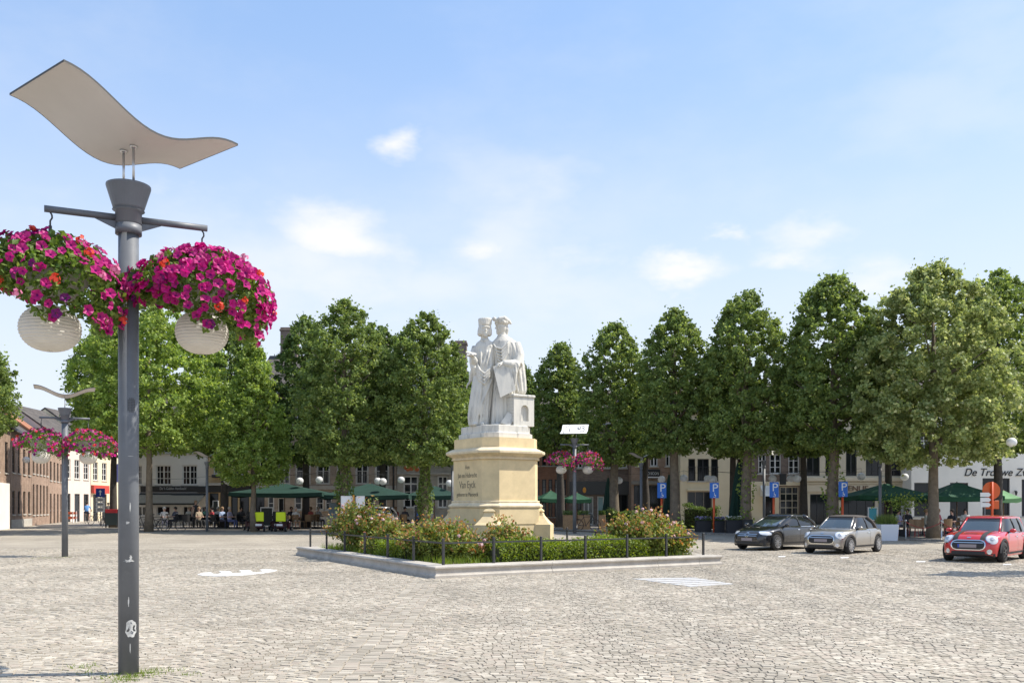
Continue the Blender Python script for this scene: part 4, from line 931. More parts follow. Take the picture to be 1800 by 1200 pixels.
# --- roses
LR = leafmat('rose_leaves', (.09, .14, .03), (.27, .31, .075), (.38, .17, .06), trans=.36)
LR2 = leafmat('rose_young_leaves', (.34, .13, .06), (.46, .33, .11), (.50, .45, .15), trans=.33)
M_ROSE = mat('pale_pink_roses', (.80, .56, .55), .6, island=.15, trans=.25)
M_STEM = mat('rose_stems', (.10, .09, .04), .8)
def rose_bush(P, label, W, D, H, seed, n=5200, bl=16, rz=0.0):
    t = thing('rose_bush', P, label, 'rose bush', 'rose bushes in the planter', rz); rg = np.random.default_rng(seed); r2 = random.Random(seed)
    sh = []
    for k in range(46):
        a = r2.uniform(0, 2 * PI); q = r2.random() ** .5; sh.append((math.cos(a) * q * W / 2, math.sin(a) * q * D / 2, H * (1 - .55 * q * q) * r2.uniform(.68, 1.08)))
    b_ = MB()
    for (x, y, z) in sh: b_.tube([(x * .25, y * .25, 0), (x * .7, y * .7, z * .6), (x, y, z)], [.014, .01, .005], 4)
    b_.build('stems', M_STEM, t)
    idx = rg.integers(0, len(sh), n); Sx = np.array(sh)[idx]; q = rg.uniform(.12, 1.0, (n, 1)) ** .65
    P_ = np.concatenate([Sx[:, :2] * (.25 + .75 * q), Sx[:, 2:] * q], axis=1) + rg.normal(size=(n, 3)) * np.array([.13, .13, .09])
    P_[:, 2] = np.maximum(P_[:, 2], .05)
    young = (q[:, 0] > .9) & (rg.random(n) < .6)
    for nm, sel, m, sz in (('foliage', ~young, LR, .115), ('young_shoots', young, LR2, .10)):
        V, F = leaf_cloud(P_[sel], sz, rg, .15, None, .6); tag(link(nm, arr_mesh(nm, V, F, m), t), kind='stuff')
    for k in range(bl):
        x, y, z = r2.choice(sh); b_ = MB(); c = Vector((x + r2.uniform(-.06, .06), y + r2.uniform(-.06, .06), z + .04))
        for j in range(12):
            d = Vector((r2.gauss(0, 1), r2.gauss(0, 1), r2.gauss(.5, .7))).normalized(); a = d.cross(Vector((r2.random(), r2.random(), r2.random()))).normalized() * .04; e = d.cross(a); q_ = c + d * .035
            b_.add([q_ + a, q_ + e, q_ - a, q_ - e], [(0, 1, 2, 3)])
        b_.build('rose', M_ROSE, t)
    return t
rose_bush(bed(1.35, 8.9, .27), 'tallest rose bush at the left end of the flower bed', 2.6, 2.2, 1.75, 71, 6000, 14)
rose_bush(bed(1.5, 6.2, .27), 'lower rose bush right of the tallest one, at the left fence', 2.2, 1.8, 1.08, 72, 5000, 12)
rose_bush(bed(1.45, 2.5, .27), 'wide reddish rose bush at the front corner of the planter', 2.7, 2.2, 1.2, 73, 6500, 10)
rose_bush(bed(3.0, 1.75, .27), 'rose bush in front of the lit pedestal corner', 1.5, 1.4, 1.2, 74, 3200, 6)
rose_bush(bed(7.7, 1.5, .27), 'rose bush with pale blooms right of the hedge', 2.3, 2.0, 1.55, 75, 5600, 18)
rose_bush(bed(8.75, 1.35, .27), 'rose bush at the right corner of the planter', 1.3, 1.3, 1.05, 76, 2800, 10)
# --- low clipped hedge inside the fence and grass behind it
LH = leafmat('hedge_leaves', (.09, .14, .018), (.20, .265, .035), (.32, .36, .06), trans=.35)
def hedge(P0, P1, w_, h_, label, seed, lm=LH, n=5200, leaf=.075, name='hedge', cat='hedge'):
    rg = np.random.default_rng(seed); d = (P1 - P0); ln = d.length; t = thing(name, P0, label, cat, rz=math.atan2(d.y, d.x))
    x = rg.uniform(0, ln, n); f = rg.random(n); top = f < .45
    y = np.where(top, rg.uniform(-w_ / 2, w_ / 2, n), np.where(rg.random(n) < .6, -w_ / 2, w_ / 2)); z = np.where(top, h_, rg.uniform(.02, h_, n))
    z = z * (1 + .12 * np.sin(x * 2.3 + seed) + .06 * np.sin(x * 7)); P_ = np.stack([x, y, z], axis=1) + rg.normal(size=(n, 3)) * .055
    V, F = leaf_cloud(P_, leaf, rg, -.15, None, .6); tag(link('foliage', arr_mesh('foliage', V, F, lm), t), kind='stuff')
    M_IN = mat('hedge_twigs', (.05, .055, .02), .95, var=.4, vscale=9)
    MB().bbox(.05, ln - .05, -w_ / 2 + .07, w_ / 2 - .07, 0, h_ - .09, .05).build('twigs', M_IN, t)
    return t
hedge(bed(2.2, 1.0, .27), bed(7.2, 1.0, .27), .75, .50, 'low clipped yellow-green hedge along the planter front', 81, n=9000)
hedge(bed(.95, 3.6, .27), bed(.95, 5.8, .27), .6, .42, 'low clipped hedge behind the left planter fence', 82, n=4000)
def grass(name, cells, n, hgt, seed, m, label):
    rg = np.random.default_rng(seed); P_ = []
    for (a0, a1, b0, b1) in cells:
        k = int(n * (a1 - a0) * (b1 - b0)); A = rg.uniform(a0, a1, k); B = rg.uniform(b0, b1, k)
        P_.append(np.stack([PF.x + PU.x * A + PV.x * B, PF.y + PU.y * A + PV.y * B, np.full(k, .26)], axis=1))
    P_ = np.concatenate(P_); k = len(P_); a = rg.uniform(0, 2 * PI, k); w_ = .012; hh = hgt * rg.uniform(.5, 1.4, k)
    dx = np.stack([np.cos(a) * w_, np.sin(a) * w_, 0 * a], axis=1); tip = P_ + np.stack([rg.normal(size=k) * .05, rg.normal(size=k) * .05, hh], axis=1)
    V = np.stack([P_ - dx, P_ + dx, tip], axis=1); F = (np.arange(k) * 3)[:, None] + np.array([0, 1, 2])[None]
    return tag(link(name, arr_mesh(name, V, F, m)), label, 'grass', kind='stuff')
grass('grass', [(.6, LU - .6, .6, 11.5)], 170, .20, 90, leafmat('bed_grass', (.10, .16, .02), (.20, .28, .04), (.30, .34, .09), trans=.35), 'bright green grass covering the monument flower bed')
# tufts between the setts round the near lamp
rg = np.random.default_rng(5); Pt = []
for (px, py, k, sp2) in ((238, 1190, 170, .10), (262, 1183, 90, .09), (218, 1196, 90, .08), (290, 1180, 40, .10), (145, 1174, 50, .09), (150, 1184, 30, .08), (330, 1188, 30, .07), (190, 1192, 50, .09), (75, 981, 60, .3), (118, 979.5, 40, .12)):
    c = gp(px, py)
    for j in range(k): Pt.append((c.x + rg.normal() * sp2, c.y + rg.normal() * sp2, .004))
Pt = np.array(Pt); k = len(Pt); a = rg.uniform(0, 2 * PI, k); dx = np.stack([np.cos(a) * .005, np.sin(a) * .005, 0 * a], axis=1)
V = np.stack([Pt - dx, Pt + dx, Pt + np.stack([rg.normal(size=k) * .03, rg.normal(size=k) * .03, rg.uniform(.02, .065, k)], axis=1)], axis=1)
tag(link('weeds', arr_mesh('weeds', V, (np.arange(k) * 3)[:, None] + np.array([0, 1, 2])[None], MATS['bed_grass'])), 'small grass tufts between the setts at the lamp foot', 'weeds', kind='stuff')
# ---------------------------------------------------------------- houses round the square
M_GLASS = mat('window_glass', (.014, .016, .018), .08, spec=.35)
M_CURT = mat('window_glass_curtained', (.20, .20, .19), .12, spec=.7)
M_WFRAME = mat('white_window_paint', (.74, .72, .67), .5)
M_DFRAME = mat('dark_window_paint', (.03, .032, .035), .45)
M_TILE = brickmat('dark_roof_tiles', (.075, .066, .06), (.115, .098, .085), (.04, .036, .033), .24, .32, .6)
M_OTILE = brickmat('orange_roof_tiles', (.30, .12, .06), (.38, .165, .085), (.17, .07, .04), .24, .32, .6)
M_GUT = mat('zinc_gutter', (.28, .29, .30), .45, metal=.5)
M_STONE = mat('pale_sill_stone', (.50, .47, .41), .8, var=.15, vscale=5)
BR_BROWN = brickmat('brown_brick', (.29, .18, .12), (.40, .265, .185), (.33, .28, .23))
BR_TAN = brickmat('light_brown_brick', (.42, .31, .225), (.53, .41, .31), (.45, .40, .33))
BR_DARK = brickmat('dark_brown_brick', (.17, .12, .095), (.25, .18, .14), (.22, .19, .16))
BR_RED = brickmat('red_brick', (.36, .15, .085), (.44, .21, .13), (.34, .28, .23))
BR_STONE = brickmat('coursed_grey_stone', (.42, .385, .32), (.53, .49, .415), (.36, .33, .275), .6, .28, .3)
PL_WHITE = mat('white_render', (.84, .80, .72), .85, var=.06, vscale=.8, bump=.08, dirt=((.50, .47, .42), .9, .66))
PL_CREAM = mat('cream_render', (.74, .63, .43), .85, var=.08, vscale=.8, bump=.08)
PL_BEIGE = mat('beige_render', (.64, .555, .41), .85, var=.08, vscale=.8, bump=.08)
PL_OCHRE = mat('ochre_render', (.60, .44, .25), .85, var=.1, vscale=.8, bump=.08)
PL_BLACK = mat('black_shopfront', (.018, .019, .021), .5)
class House:
    def __init__(s, name, label, P, rz, w, h, m, D=8.0, cat='building', s_px=None, px0=0):
        s.t = thing(name, P, label, cat, rz=rz); s.w = w; s.h = h; s.m = m; s.D = D; s.op = []; s.P = P; s.s = s_px; s.px0 = px0
    def X(s, px): return (px - s.px0) / s.s
    def Z(s, py): return (HZ - py) / s.s + EYE - s.P.z
    def hole(s, x0, x1, z0, z1): s.op.append((max(.02, x0), min(s.w - .02, x1), max(0, z0), min(s.h - .02, z1)))
    def win(s, x0, x1, z0, z1, nx=2, nz=3, fm=None, pm=None, sill=True, fw=.07, arch=False, rail=False, trans=False):
        s.hole(x0, x1, z0, z1); fm = fm or M_WFRAME; b_ = MB()
        x0, x1, z0, z1 = max(.02, x0), min(s.w - .02, x1), max(0, z0), min(s.h - .02, z1)
        y0, y1 = .07, .13
        b_.box(x0, x0 + fw, y0, y1, z0, z1); b_.box(x1 - fw, x1, y0, y1, z0, z1); b_.box(x0 + fw, x1 - fw, y0, y1, z1 - fw, z1); b_.box(x0 + fw, x1 - fw, y0, y1, z0, z0 + fw)
        for i in range(1, nx): xx = x0 + (x1 - x0) * i / nx; hw = .045 if (nx % 2 == 0 and i == nx // 2) else .02; b_.box(xx - hw, xx + hw, y0 + .012, y1 - .005, z0 + fw, z1 - fw)
        for i in range(1, nz): zz = z0 + (z1 - z0) * i / nz; hw = .05 if (trans and i == nz - 1) else .02; b_.box(x0 + fw, x1 - fw, y0 + .016, y1 - .008, zz - hw, zz + hw)
        o = b_.build('window', fm, s.t)
        MB().add([(x0, .11, z0), (x1, .11, z0), (x1, .11, z1), (x0, .11, z1)], [(0, 1, 2, 3)]).build('pane', pm or M_GLASS, o)
        if sill: MB().bbox(x0 - .08, x1 + .08, -.07, .06, z0 - .09, z0 - .003, .01).build('sill', M_STONE, o)
        if rail:
            r_ = MB(); k = max(4, int((x1 - x0) / .13))
            for i in range(k + 1): xx = x0 + (x1 - x0) * i / k; r_.box(xx - .008, xx + .008, -.05, -.034, z0 + .04, z0 + .95)
            r_.box(x0 - .03, x1 + .03, -.055, -.03, z0 + .952, z0 + .99); r_.box(x0 - .03, x1 + .03, -.055, -.03, z0 + .01, z0 + .038); r_.build('railing', rail, o)
        return o
    def door(s, x0, x1, z1, m=None, panes=True):
        s.hole(x0, x1, 0, z1); b_ = MB(); fw = .08
        b_.box(x0, x0 + fw, .08, .15, 0, z1); b_.box(x1 - fw, x1, .08, .15, 0, z1); b_.box(x0 + fw, x1 - fw, .08, .15, z1 - fw, z1); b_.box(x0 + fw, x1 - fw, .10, .14, 0, z1 * (.35 if panes else .97))
        o = b_.build('door', m or M_DFRAME, s.t); MB().add([(x0, .12, 0), (x1, .12, 0), (x1, .12, z1), (x0, .12, z1)], [(0, 1, 2, 3)]).build('pane', M_GLASS, o)
        MB().box(x1 - .2, x1 - .17, .04, .10, 1.0, 1.15).build('handle', M_STEEL, o); return o
    def box(s, name, x0, x1, y0, y1, z0, z1, m, parent=None, bev=.01): return MB().bbox(x0, x1, y0, y1, z0, z1, min(bev, (y1 - y0) * .3)).build(name, m, parent or s.t)
    def finish(s, roof=None, rm=None, rh=3.2, gable=None, chim=()):
        xs_ = sorted(set([0, s.w] + [v for o in s.op for v in o[:2]])); zs_ = sorted(set([0, s.h] + [v for o in s.op for v in o[2:]])); b_ = MB()
        for i in range(len(xs_) - 1):
            for j in range(len(zs_) - 1):
                cx, cz = (xs_[i] + xs_[i + 1]) / 2, (zs_[j] + zs_[j + 1]) / 2
                if any(o[0] < cx < o[1] and o[2] < cz < o[3] for o in s.op): continue
                b_.add([(xs_[i], 0, zs_[j]), (xs_[i + 1], 0, zs_[j]), (xs_[i + 1], 0, zs_[j + 1]), (xs_[i], 0, zs_[j + 1])], [(0, 1, 2, 3)])
        for (a, c, e, f) in s.op:                # reveals
            d = .22; b_.add([(a, 0, e), (c, 0, e), (c, 0, f), (a, 0, f), (a, d, e), (c, d, e), (c, d, f), (a, d, f)], [(0, 4, 7, 3), (1, 2, 6, 5), (3, 7, 6, 2), (0, 1, 5, 4)])
        b_.add([(0, 0, 0), (0, s.D, 0), (0, s.D, s.h), (0, 0, s.h), (s.w, 0, 0), (s.w, s.D, 0), (s.w, s.D, s.h), (s.w, 0, s.h)], [(0, 3, 2, 1), (4, 5, 6, 7), (1, 2, 6, 5), (3, 7, 6, 2)])
        # room shell behind the openings, so that glass has darkness behind it
        if gable:
            g = gable; n = len(g); b_.add([(x, 0, z) for x, z in g] + [(x, .35, z) for x, z in g], [tuple(range(n)), tuple(range(2 * n - 1, n - 1, -1))] + [(i, i + n, (i + 1) % n + n, (i + 1) % n) for i in range(n)])
        b_.build('wall', s.m, s.t)
        if roof == 'side':                       # ridge parallel to the front
            r_ = MB(); e = .25; r_.prism([(-e, s.h - .05), (-e, s.h + .08), (s.D / 2, s.h + rh + .1), (s.D + e, s.h + .08), (s.D + e, s.h - .05), (s.D / 2, s.h + rh - .08)], .0, s.w, Matrix(((0, 1, 0, 0), (1, 0, 0, 0), (0, 0, 1, 0), (0, 0, 0, 1))))
            ro = fix(r_.build('roof', rm or M_TILE, s.t))
            for xx in (0.02, s.w - .02): MB().add([(xx, 0, s.h), (xx, s.D, s.h), (xx, s.D / 2, s.h + rh)], [(0, 1, 2)]).build('gable_wall', s.m, s.t)
            MB().bbox(0, s.w, -.38, -.26, s.h - .1, s.h + .02, .02).build('gutter', M_GUT, ro)
        elif roof == 'front':                    # gable towards the square
            r_ = MB(); r_.prism([(-.1, s.h - .05), (s.w / 2, s.h + rh), (s.w + .1, s.h - .05), (s.w / 2, s.h + rh - .2)], .36 if gable else 0, s.D); ro = fix(r_.build('roof', rm or M_TILE, s.t))
        else:
            ro = MB().bbox(-.1, s.w + .1, -.15, s.D, s.h, s.h + .18, .02).build('roof', rm or M_STONE, s.t)
        for (cx, cy, cz0, cz1, cw) in chim:
            c_ = MB(); c_.bbox(cx - cw / 2, cx + cw / 2, cy - .4, cy + .4, cz0, cz1, .02); c_.bbox(cx - cw / 2 - .06, cx + cw / 2 + .06, cy - .46, cy + .46, cz1 - .3, cz1 - .15, .02); c_.build('chimney', BR_DARK, ro)
        return s
def square_house(name, label, px0, px1, Y, ytop, m, D=8.0):
    P = Vector(((px0 - 900) / FP * Y, Y, gz(Y))); s_ = FP / Y
    return House(name, label, P, 0, (px1 - px0) / s_, (HZ - ytop) / s_ + EYE - P.z, m, D, s_px=s_, px0=px0)
def W(Hs, a, b, t, bt, *ar, **kw): return Hs.win(Hs.X(a), Hs.X(b), Hs.Z(bt), Hs.Z(t), *ar, **kw)
M_TXTB = mat('black_letters', (.02, .02, .022), .5)
M_TXTW = mat('white_letters', (.8, .8, .78), .6)
M_BRONZE = mat('bronze_letters', (.17, .10, .06), .5)
# right: white cafe
H = square_house('cafe_house', 'white rendered cafe with black italic lettering at the right edge', 1602, 1990, 60, 705, PL_WHITE)
for a, b in ((1607, 1637), (1670, 1702)): W(H, a, b, 848, 907, 1, 1, M_DFRAME, sill=True)
W(H, 1727, 1775, 840, 921, 2, 1, M_DFRAME, sill=False)
W(H, 1796, 1835, 842, 907, 2, 1, M_DFRAME); W(H, 1870, 1910, 842, 907, 2, 1, M_DFRAME)
for a in (1612, 1668, 1730, 1797, 1860, 1920): W(H, a, a + 26, 742, 790, 2, 3)
H.finish('side', rh=3.0)
text_mesh('sign_lettering', 'De Trouwe Zwaluw', .72, M_TXTB, H.t, (H.X(1694), -.03, H.Z(836)), depth=.02, shear=.3, sx=.93)
b_ = MB(); b_.box(-.02, .02, -.22, 0, .12, .16); b_.lathe([(.05, -.16), (.10, .08), (.02, .16)], 6, (0, -.22, 0)); o = b_.build('wall_lantern', M_DFRAME, H.t); o.location = (H.X(1783), 0, H.Z(866))
# beige restaurant with tall first-floor windows
H = square_house('restaurant_house', 'beige rendered restaurant with tall dark upper windows', 1410, 1601, 61.5, 715, PL_BEIGE)
for a, b, t, nx in ((1418, 1441, 782, 2), (1451, 1461, 782, 1), (1487, 1506, 782, 2), (1522, 1546, 786, 2), (1560, 1584, 782, 2)): W(H, a, b, t, 836, nx, 1, M_DFRAME, sill=False)
W(H, 1424, 1462, 868, 922, 3, 1, M_DFRAME, sill=False); W(H, 1478, 1538, 868, 922, 4, 1, M_DFRAME, sill=False); W(H, 1545, 1596, 868, 922, 3, 1, M_DFRAME, sill=False)
H.finish('side', rh=2.6)
H.box('cornice', -.0, H.w, -.22, -.003, H.Z(846), H.Z(838), PL_BEIGE, bev=.04); H.box('cornice', 0, H.w, -.12, -.003, H.Z(850.5), H.Z(847), PL_BEIGE)
H.box('fascia_board', .1, H.w - .1, -.07, -.003, H.Z(864), H.Z(851), PL_BEIGE)
text_mesh('sign_lettering', 'AVENUE', .50, M_BRONZE, H.t, (H.X(1471), -.10, H.Z(862.5)), depth=.03, sx=1.12)
text_mesh('window_lettering', 'DIENER', .26, M_TXTW, H.t, (H.X(1441), .06, H.Z(834)), (PI / 2, -PI / 2, 0), .004) if False else None
# brown brick house with white sash windows and a cream shopfront
H = square_house('brick_house', 'brown brick house with white sash windows and cream shopfront', 1320, 1409, 62, 735, BR_DARK)
for a, b in ((1333, 1347), (1353, 1373), (1386, 1405)): W(H, a, b, 798, 832, 2, 3)
W(H, 1371, 1404, 855, 904, 3, 4, mat('cream_paint', (.60, .53, .40), .6), sill=True, fw=.06)
H.door(H.X(1343), H.X(1359), H.Z(868))
H.finish('side', rh=2.8)
H.box('shopfront_panel', 0, H.X(1341), -.06, -.003, 0, H.Z(846), PL_CREAM); H.box('shopfront_panel', H.X(1360.5), H.X(1369), -.06, -.003, 0, H.Z(846), PL_CREAM); H.box('shopfront_panel', H.X(1406), H.w, -.06, -.003, 0, H.Z(846), PL_CREAM)
H.box('shopfront_fascia', H.X(1341.2), H.X(1405.8), -.08, -.003, H.Z(853), H.Z(846), PL_CREAM)
b_ = MB(); b_.add([(H.X(1336), -1.0, H.Z(872)), (H.X(1362), -1.0, H.Z(872)), (H.X(1362), -.02, H.Z(852)), (H.X(1336), -.02, H.Z(852)), (H.X(1336), -.02, H.Z(872)), (H.X(1362), -.02, H.Z(872))], [(0, 1, 2, 3), (0, 3, 4), (1, 5, 2)]); b_.build('door_canopy', PL_WHITE, H.t)
text_mesh('sign_lettering', 'TIFFANY', .30, M_TXTW, H.t, (H.X(1363), -.03, H.Z(793)), depth=.02)
o = H.box('hanging_sign', H.X(1364), H.X(1375), -.9, -.82, H.Z(852), H.Z(833), PL_BLACK); MB().box(H.X(1368), H.X(1369), -.82, 0, H.Z(833.5), H.Z(832.5)).build('sign_bracket', M_DFRAME, o)
# cream house with three upper windows and iron balconets
H = square_house('cream_house', 'plain cream house with iron balconets under its windows', 1196, 1319, 62.5, 722, PL_CREAM)
for a, b in ((1210, 1222), (1226, 1246), (1250, 1262), (1296, 1312)): W(H, a, b, 806, 845, 1 if b - a < 15 else 2, 1, M_DFRAME, rail=M_DFRAME)
W(H, 1208, 1252, 863, 899, 3, 1, mat('taupe_paint', (.26, .22, .18), .5)); W(H, 1296, 1316, 866, 922, 1, 1, M_DFRAME, sill=False)
H.finish('side', rh=2.6); H.box('string_course', H.X(1207), H.X(1256), -.16, -.003, H.Z(862.5), H.Z(859), PL_CREAM, bev=.03)
# dark bar with a black name board
H = square_house('bar_house', 'brick bar with black name board and dark glass front', 1110, 1195, 64, 740, BR_BROWN)
for a in (1118, 1143, 1170): W(H, a, a + 13, 785, 819, 2, 2)
W(H, 1114, 1132, 852, 921, 2, 1, M_DFRAME, sill=False); W(H, 1134, 1166, 852, 921, 3, 1, M_DFRAME, sill=False); W(H, 1169, 1190, 852, 921, 2, 1, M_DFRAME, sill=False)
H.finish('side', rh=2.6); H.box('lintel_beam', 0, H.w, -.15, -.003, H.Z(851), H.Z(845), mat('weathered_beam', (.22, .20, .17), .8))
o = H.box('name_board', H.X(1135), H.X(1160), -.12, -.04, H.Z(841), H.Z(825), PL_BLACK); text_mesh('sign_lettering', "CHICO'S", .26, M_TXTW, o, (H.X(1136.5), -.135, H.Z(834)), depth=.01, sx=.84); MB().box(H.X(1137), H.X(1158), -.13, -.122, H.Z(839.5), H.Z(837.5)).build('sign_line', M_TXTW, o)
# dark-fronted cafe and red brick house in the middle
H = square_house('dark_cafe', 'dark-fronted cafe with white framed glass behind the wooden planters', 1001, 1109, 65.5, 745, BR_DARK)
for a in (1010, 1036, 1062, 1088): W(H, a, a + 14, 785, 822, 2, 3)
W(H, 1008, 1022, 870, 922, 1, 1, PL_BLACK, sill=False); W(H, 1026, 1043, 872, 922, 2, 1, M_WFRAME, M_CURT, sill=False); W(H, 1050, 1062, 872, 921, 1, 1, M_WFRAME, mat('aqua_glass', (.20, .34, .33), .15), sill=False); W(H, 1068, 1104, 868, 921, 3, 1, M_DFRAME, sill=False)
H.finish('side', rh=2.8); o = H.box('fascia_board', 0, H.w, -.14, -.003, H.Z(869), H.Z(846), mat('dark_grey_board', (.07, .068, .065), .6))
b_ = MB(); b_.ball((H.X(1027), -.16, H.Z(861)), .13, 8, 6, (1, .2, 1.6)); b_.build('emblem', mat('orange_emblem', (.75, .33, .05), .6), o)
H = square_house('red_brick_house', 'red brick house seen right of the pedestal', 935, 1000, 69, 752, BR_RED)
for a in (941, 953, 964, 975, 988): W(H, a, a + 7, 842, 870, 1, 2, M_DFRAME, M_CURT); W(H, a, a + 7, 882, 908, 1, 2, M_DFRAME, M_CURT); W(H, a, a + 7, 790, 818, 1, 2, M_DFRAME)
H.finish('side', rh=3.0)
# behind the monument
H = square_house('gabled_row_house', 'brown brick house hidden behind the monument', 834, 934, 70, 735, BR_BROWN)
for a in (842, 866, 890, 914): W(H, a, a + 12, 845, 880, 2, 3); W(H, a, a + 12, 785, 820, 2, 3)
H.finish('side', rh=2.4)
# left: stone house with a curved gable
H = square_house('stone_gable_house', 'grey stone house with curved gable, white cross windows and orange relief', 698, 833, 66, 740, BR_STONE, 9)
for a, b in ((709, 735), (769, 787), (806, 826)): W(H, a, b, 836, 892, 2, 4, trans=True, fw=.10)
for a, b in ((709, 735), (769, 787), (806, 826)): W(H, a, b, 765, 805, 2, 3, trans=True, fw=.10)
H.door(H.X(746), H.X(761), H.Z(878), PL_WHITE, False)
w_ = H.w; hb = H.h
gab = [(0, hb), (w_, hb), (w_, hb + .5), (w_ * .93, hb + .9), (w_ * .90, hb + 1.7), (w_ * .83, hb + 2.2), (w_ * .80, hb + 3.1), (w_ * .72, hb + 3.9), (w_ * .68, hb + 4.8), (w_ * .58, hb + 5.6), (w_ * .5, hb + 5.9), (w_ * .42, hb + 5.6), (w_ * .32, hb + 4.8), (w_ * .28, hb + 3.9), (w_ * .20, hb + 3.1), (w_ * .17, hb + 2.2), (w_ * .10, hb + 1.7), (w_ * .07, hb + .9), (0, hb + .5)]
H.finish('front', rh=4.6, gable=gab, chim=((w_ * .80, 3.2, hb + 1.5, hb + 6.35, .9),))
for (z0, z1) in ((833.5, 830), (814, 811)): H.box('string_course', 0, w_, -.1, -.003, H.Z(z0), H.Z(z1), M_STONE)
o = H.box('relief_panel', H.X(710), H.X(737), -.09, -.003, H.Z(829.5), H.Z(816), M_STONE)
b_ = MB(); r2 = random.Random(8)
for k in range(7): b_.ball((H.X(714 + k * 3.2), -.10, H.Z(823 + r2.uniform(-2, 2))), .14, 8, 6, (1.2, .4, 1))
b_.build('relief_figures', mat('terracotta_relief', (.55, .16, .05), .7), o)
# long light brown brick house with french windows
H = square_house('brick_hotel', 'long light brown brick house with french windows above the parasols', 442, 697, 66, 690, BR_TAN, 10)
MWR = mat('white_iron_rail', (.62, .60, .55), .5)
for a, b in ((519, 546), (556, 580), (625, 648), (659, 684), (455, 478), (488, 510), (592, 614)): W(H, a, b, 801, 851, 2, 1, rail=MWR, sill=False, fw=.12); W(H, a + 2, b - 2, 722, 765, 2, 2, fw=.1)
for a, b in ((517, 531), (555, 569), (571, 584), (604, 622), (637, 659), (470, 482), (668, 680)): W(H, a, b, 872, 896, 1, 2, fw=.1)
H.door(H.X(449), H.X(465), H.Z(872)); H.door(H.X(488), H.X(500), H.Z(874), PL_WHITE)
H.finish('side', rh=3.4, chim=((H.X(480), 5, H.h + 1.0, (HZ - 553) / H.s + EYE - H.P.z, 1.3), (H.X(655), 5, H.h + 1.0, (HZ - 571) / H.s + EYE - H.P.z, 1.0)))
H.box('stone_band', 0, H.w, -.07, -.003, H.Z(860), H.Z(853), M_STONE); H.box('stone_base', 0, H.X(447), -.07, -.003, 0, .7, M_STONE); H.box('stone_base', H.X(502), H.w, -.07, -.003, 0, .7, M_STONE)
b_ = MB(); b_.smooth = True; b_.tube([(H.X(692), -.1, 0), (H.X(692), -.1, H.h)], .07, 8); b_.build('drainpipe', M_DFRAME, H.t)
# ochre house with a dark shopfront
H = square_house('ochre_house', 'ochre house with dark shopfront left of the long brick house', 366, 441, 66, 745, PL_OCHRE)
W(H, 375, 402, 812, 833, 2, 1); W(H, 412, 436, 812, 833, 2, 1); W(H, 375, 402, 765, 795, 2, 2); W(H, 412, 436, 765, 795, 2, 2)
for a, b in ((368, 384), (387, 402), (406, 418), (421, 438)): W(H, a, b, 866, 921, 1, 1, PL_BLACK, sill=False)
H.finish('side', rh=3.0); o = H.box('shopfront_fascia', 0, H.w, -.25, -.003, H.Z(865), H.Z(853), PL_BLACK); H.box('window_box', H.X(374), H.X(403), -.28, -.08, H.Z(839), H.Z(834), PL_BLACK); H.box('canopy_edge', 0, H.w, -.6, -.26, H.Z(853), H.Z(849), M_STONE)
# white cafe with a long dark awning
H = square_house('awning_cafe', 'white cafe with a long black awning behind the bicycles', 214, 365, 66, 742, PL_WHITE)
for a, b in ((232, 250), (274, 301), (320, 347)): W(H, a, b, 817, 852, 4, 3, fw=.09); W(H, a, b, 760, 796, 4, 3, fw=.09)
for a, b in ((236, 262), (275, 299), (321, 339), (347, 361)): W(H, a, b, 889, 906, 2, 1, M_WFRAME, sill=False)
H.finish('side', rh=3.2)
o = H.box('awning_fascia', H.X(250), H.w, -.35, -.003, H.Z(865.5), H.Z(854), PL_BLACK); text_mesh('sign_lettering', "De 't Gulden Aambeeld", .28, mat('grey_letters', (.5, .5, .48), .6), o, (H.X(284), -.37, H.Z(860.5)), depth=.01, sx=.72)
b_ = MB(); b_.add([(H.X(250), -2.2, H.Z(884)), (H.w, -2.2, H.Z(884)), (H.w, -.3, H.Z(866)), (H.X(250), -.3, H.Z(866)), (H.X(250), -2.2, H.Z(887)), (H.w, -2.2, H.Z(887)), (H.X(250), -.3, H.Z(868)), (H.w, -.3, H.Z(868))], [(0, 1, 2, 3), (0, 4, 5, 1), (0, 3, 6, 4), (1, 5, 7, 2), (4, 6, 7, 5)]); b_.build('awning', mat('black_awning_cloth', (.02, .024, .024), .8), H.t)
b_ = MB(); b_.box(H.X(250), H.w, -2.23, -2.2, H.Z(866.8), H.Z(865.6)); b_.build('awning_bar', M_GUT, H.t)
# --- left street: brick houses in a row that bends away, seen at a slant
DIR = Vector((-.322, .947, 0)); A0 = Vector((-32.1, 57.1, .3)); RZ = math.atan2(DIR.y, DIR.x)
def street(name, label, d0, d1, h, m, rm, rh, wins, base=None, P=None, rz=None, D=9, chim=()):
    Hs = House(name, label, P if P is not None else A0 + DIR * d0, rz if rz is not None else RZ, d1 - d0, h, m, D)
    w_ = d1 - d0; n = wins[0]
    for k in range(n):
        c = w_ * (k + .5) / n; ww = wins[1] / 2
        for (z0, z1) in wins[2]:
            if z0 < .3: Hs.door(c - ww, c + ww, z1, M_DFRAME, k % 2 == 0)
            else: Hs.win(c - ww, c + ww, z0, z1, 2, 3, wins[3] if len(wins) > 3 else M_DFRAME, fw=.06)
    Hs.finish('side', rm, rh, chim=chim)
    if base: Hs.box('rendered_base', 0, w_, -.05, -.003, 0, .55, base)
    return Hs
Hh = street('brick_townhouse', 'brown brick townhouse with white ground floor at the left picture edge', -10, 3.2, 6.7, BR_BROWN, M_TILE, 3.4, (5, .9, ((1.0, 2.5), (3.6, 5.6))))
Hh.box('white_shopfront', 6.5, 11.0, -.35, -.02, 0, 2.9, PL_WHITE)
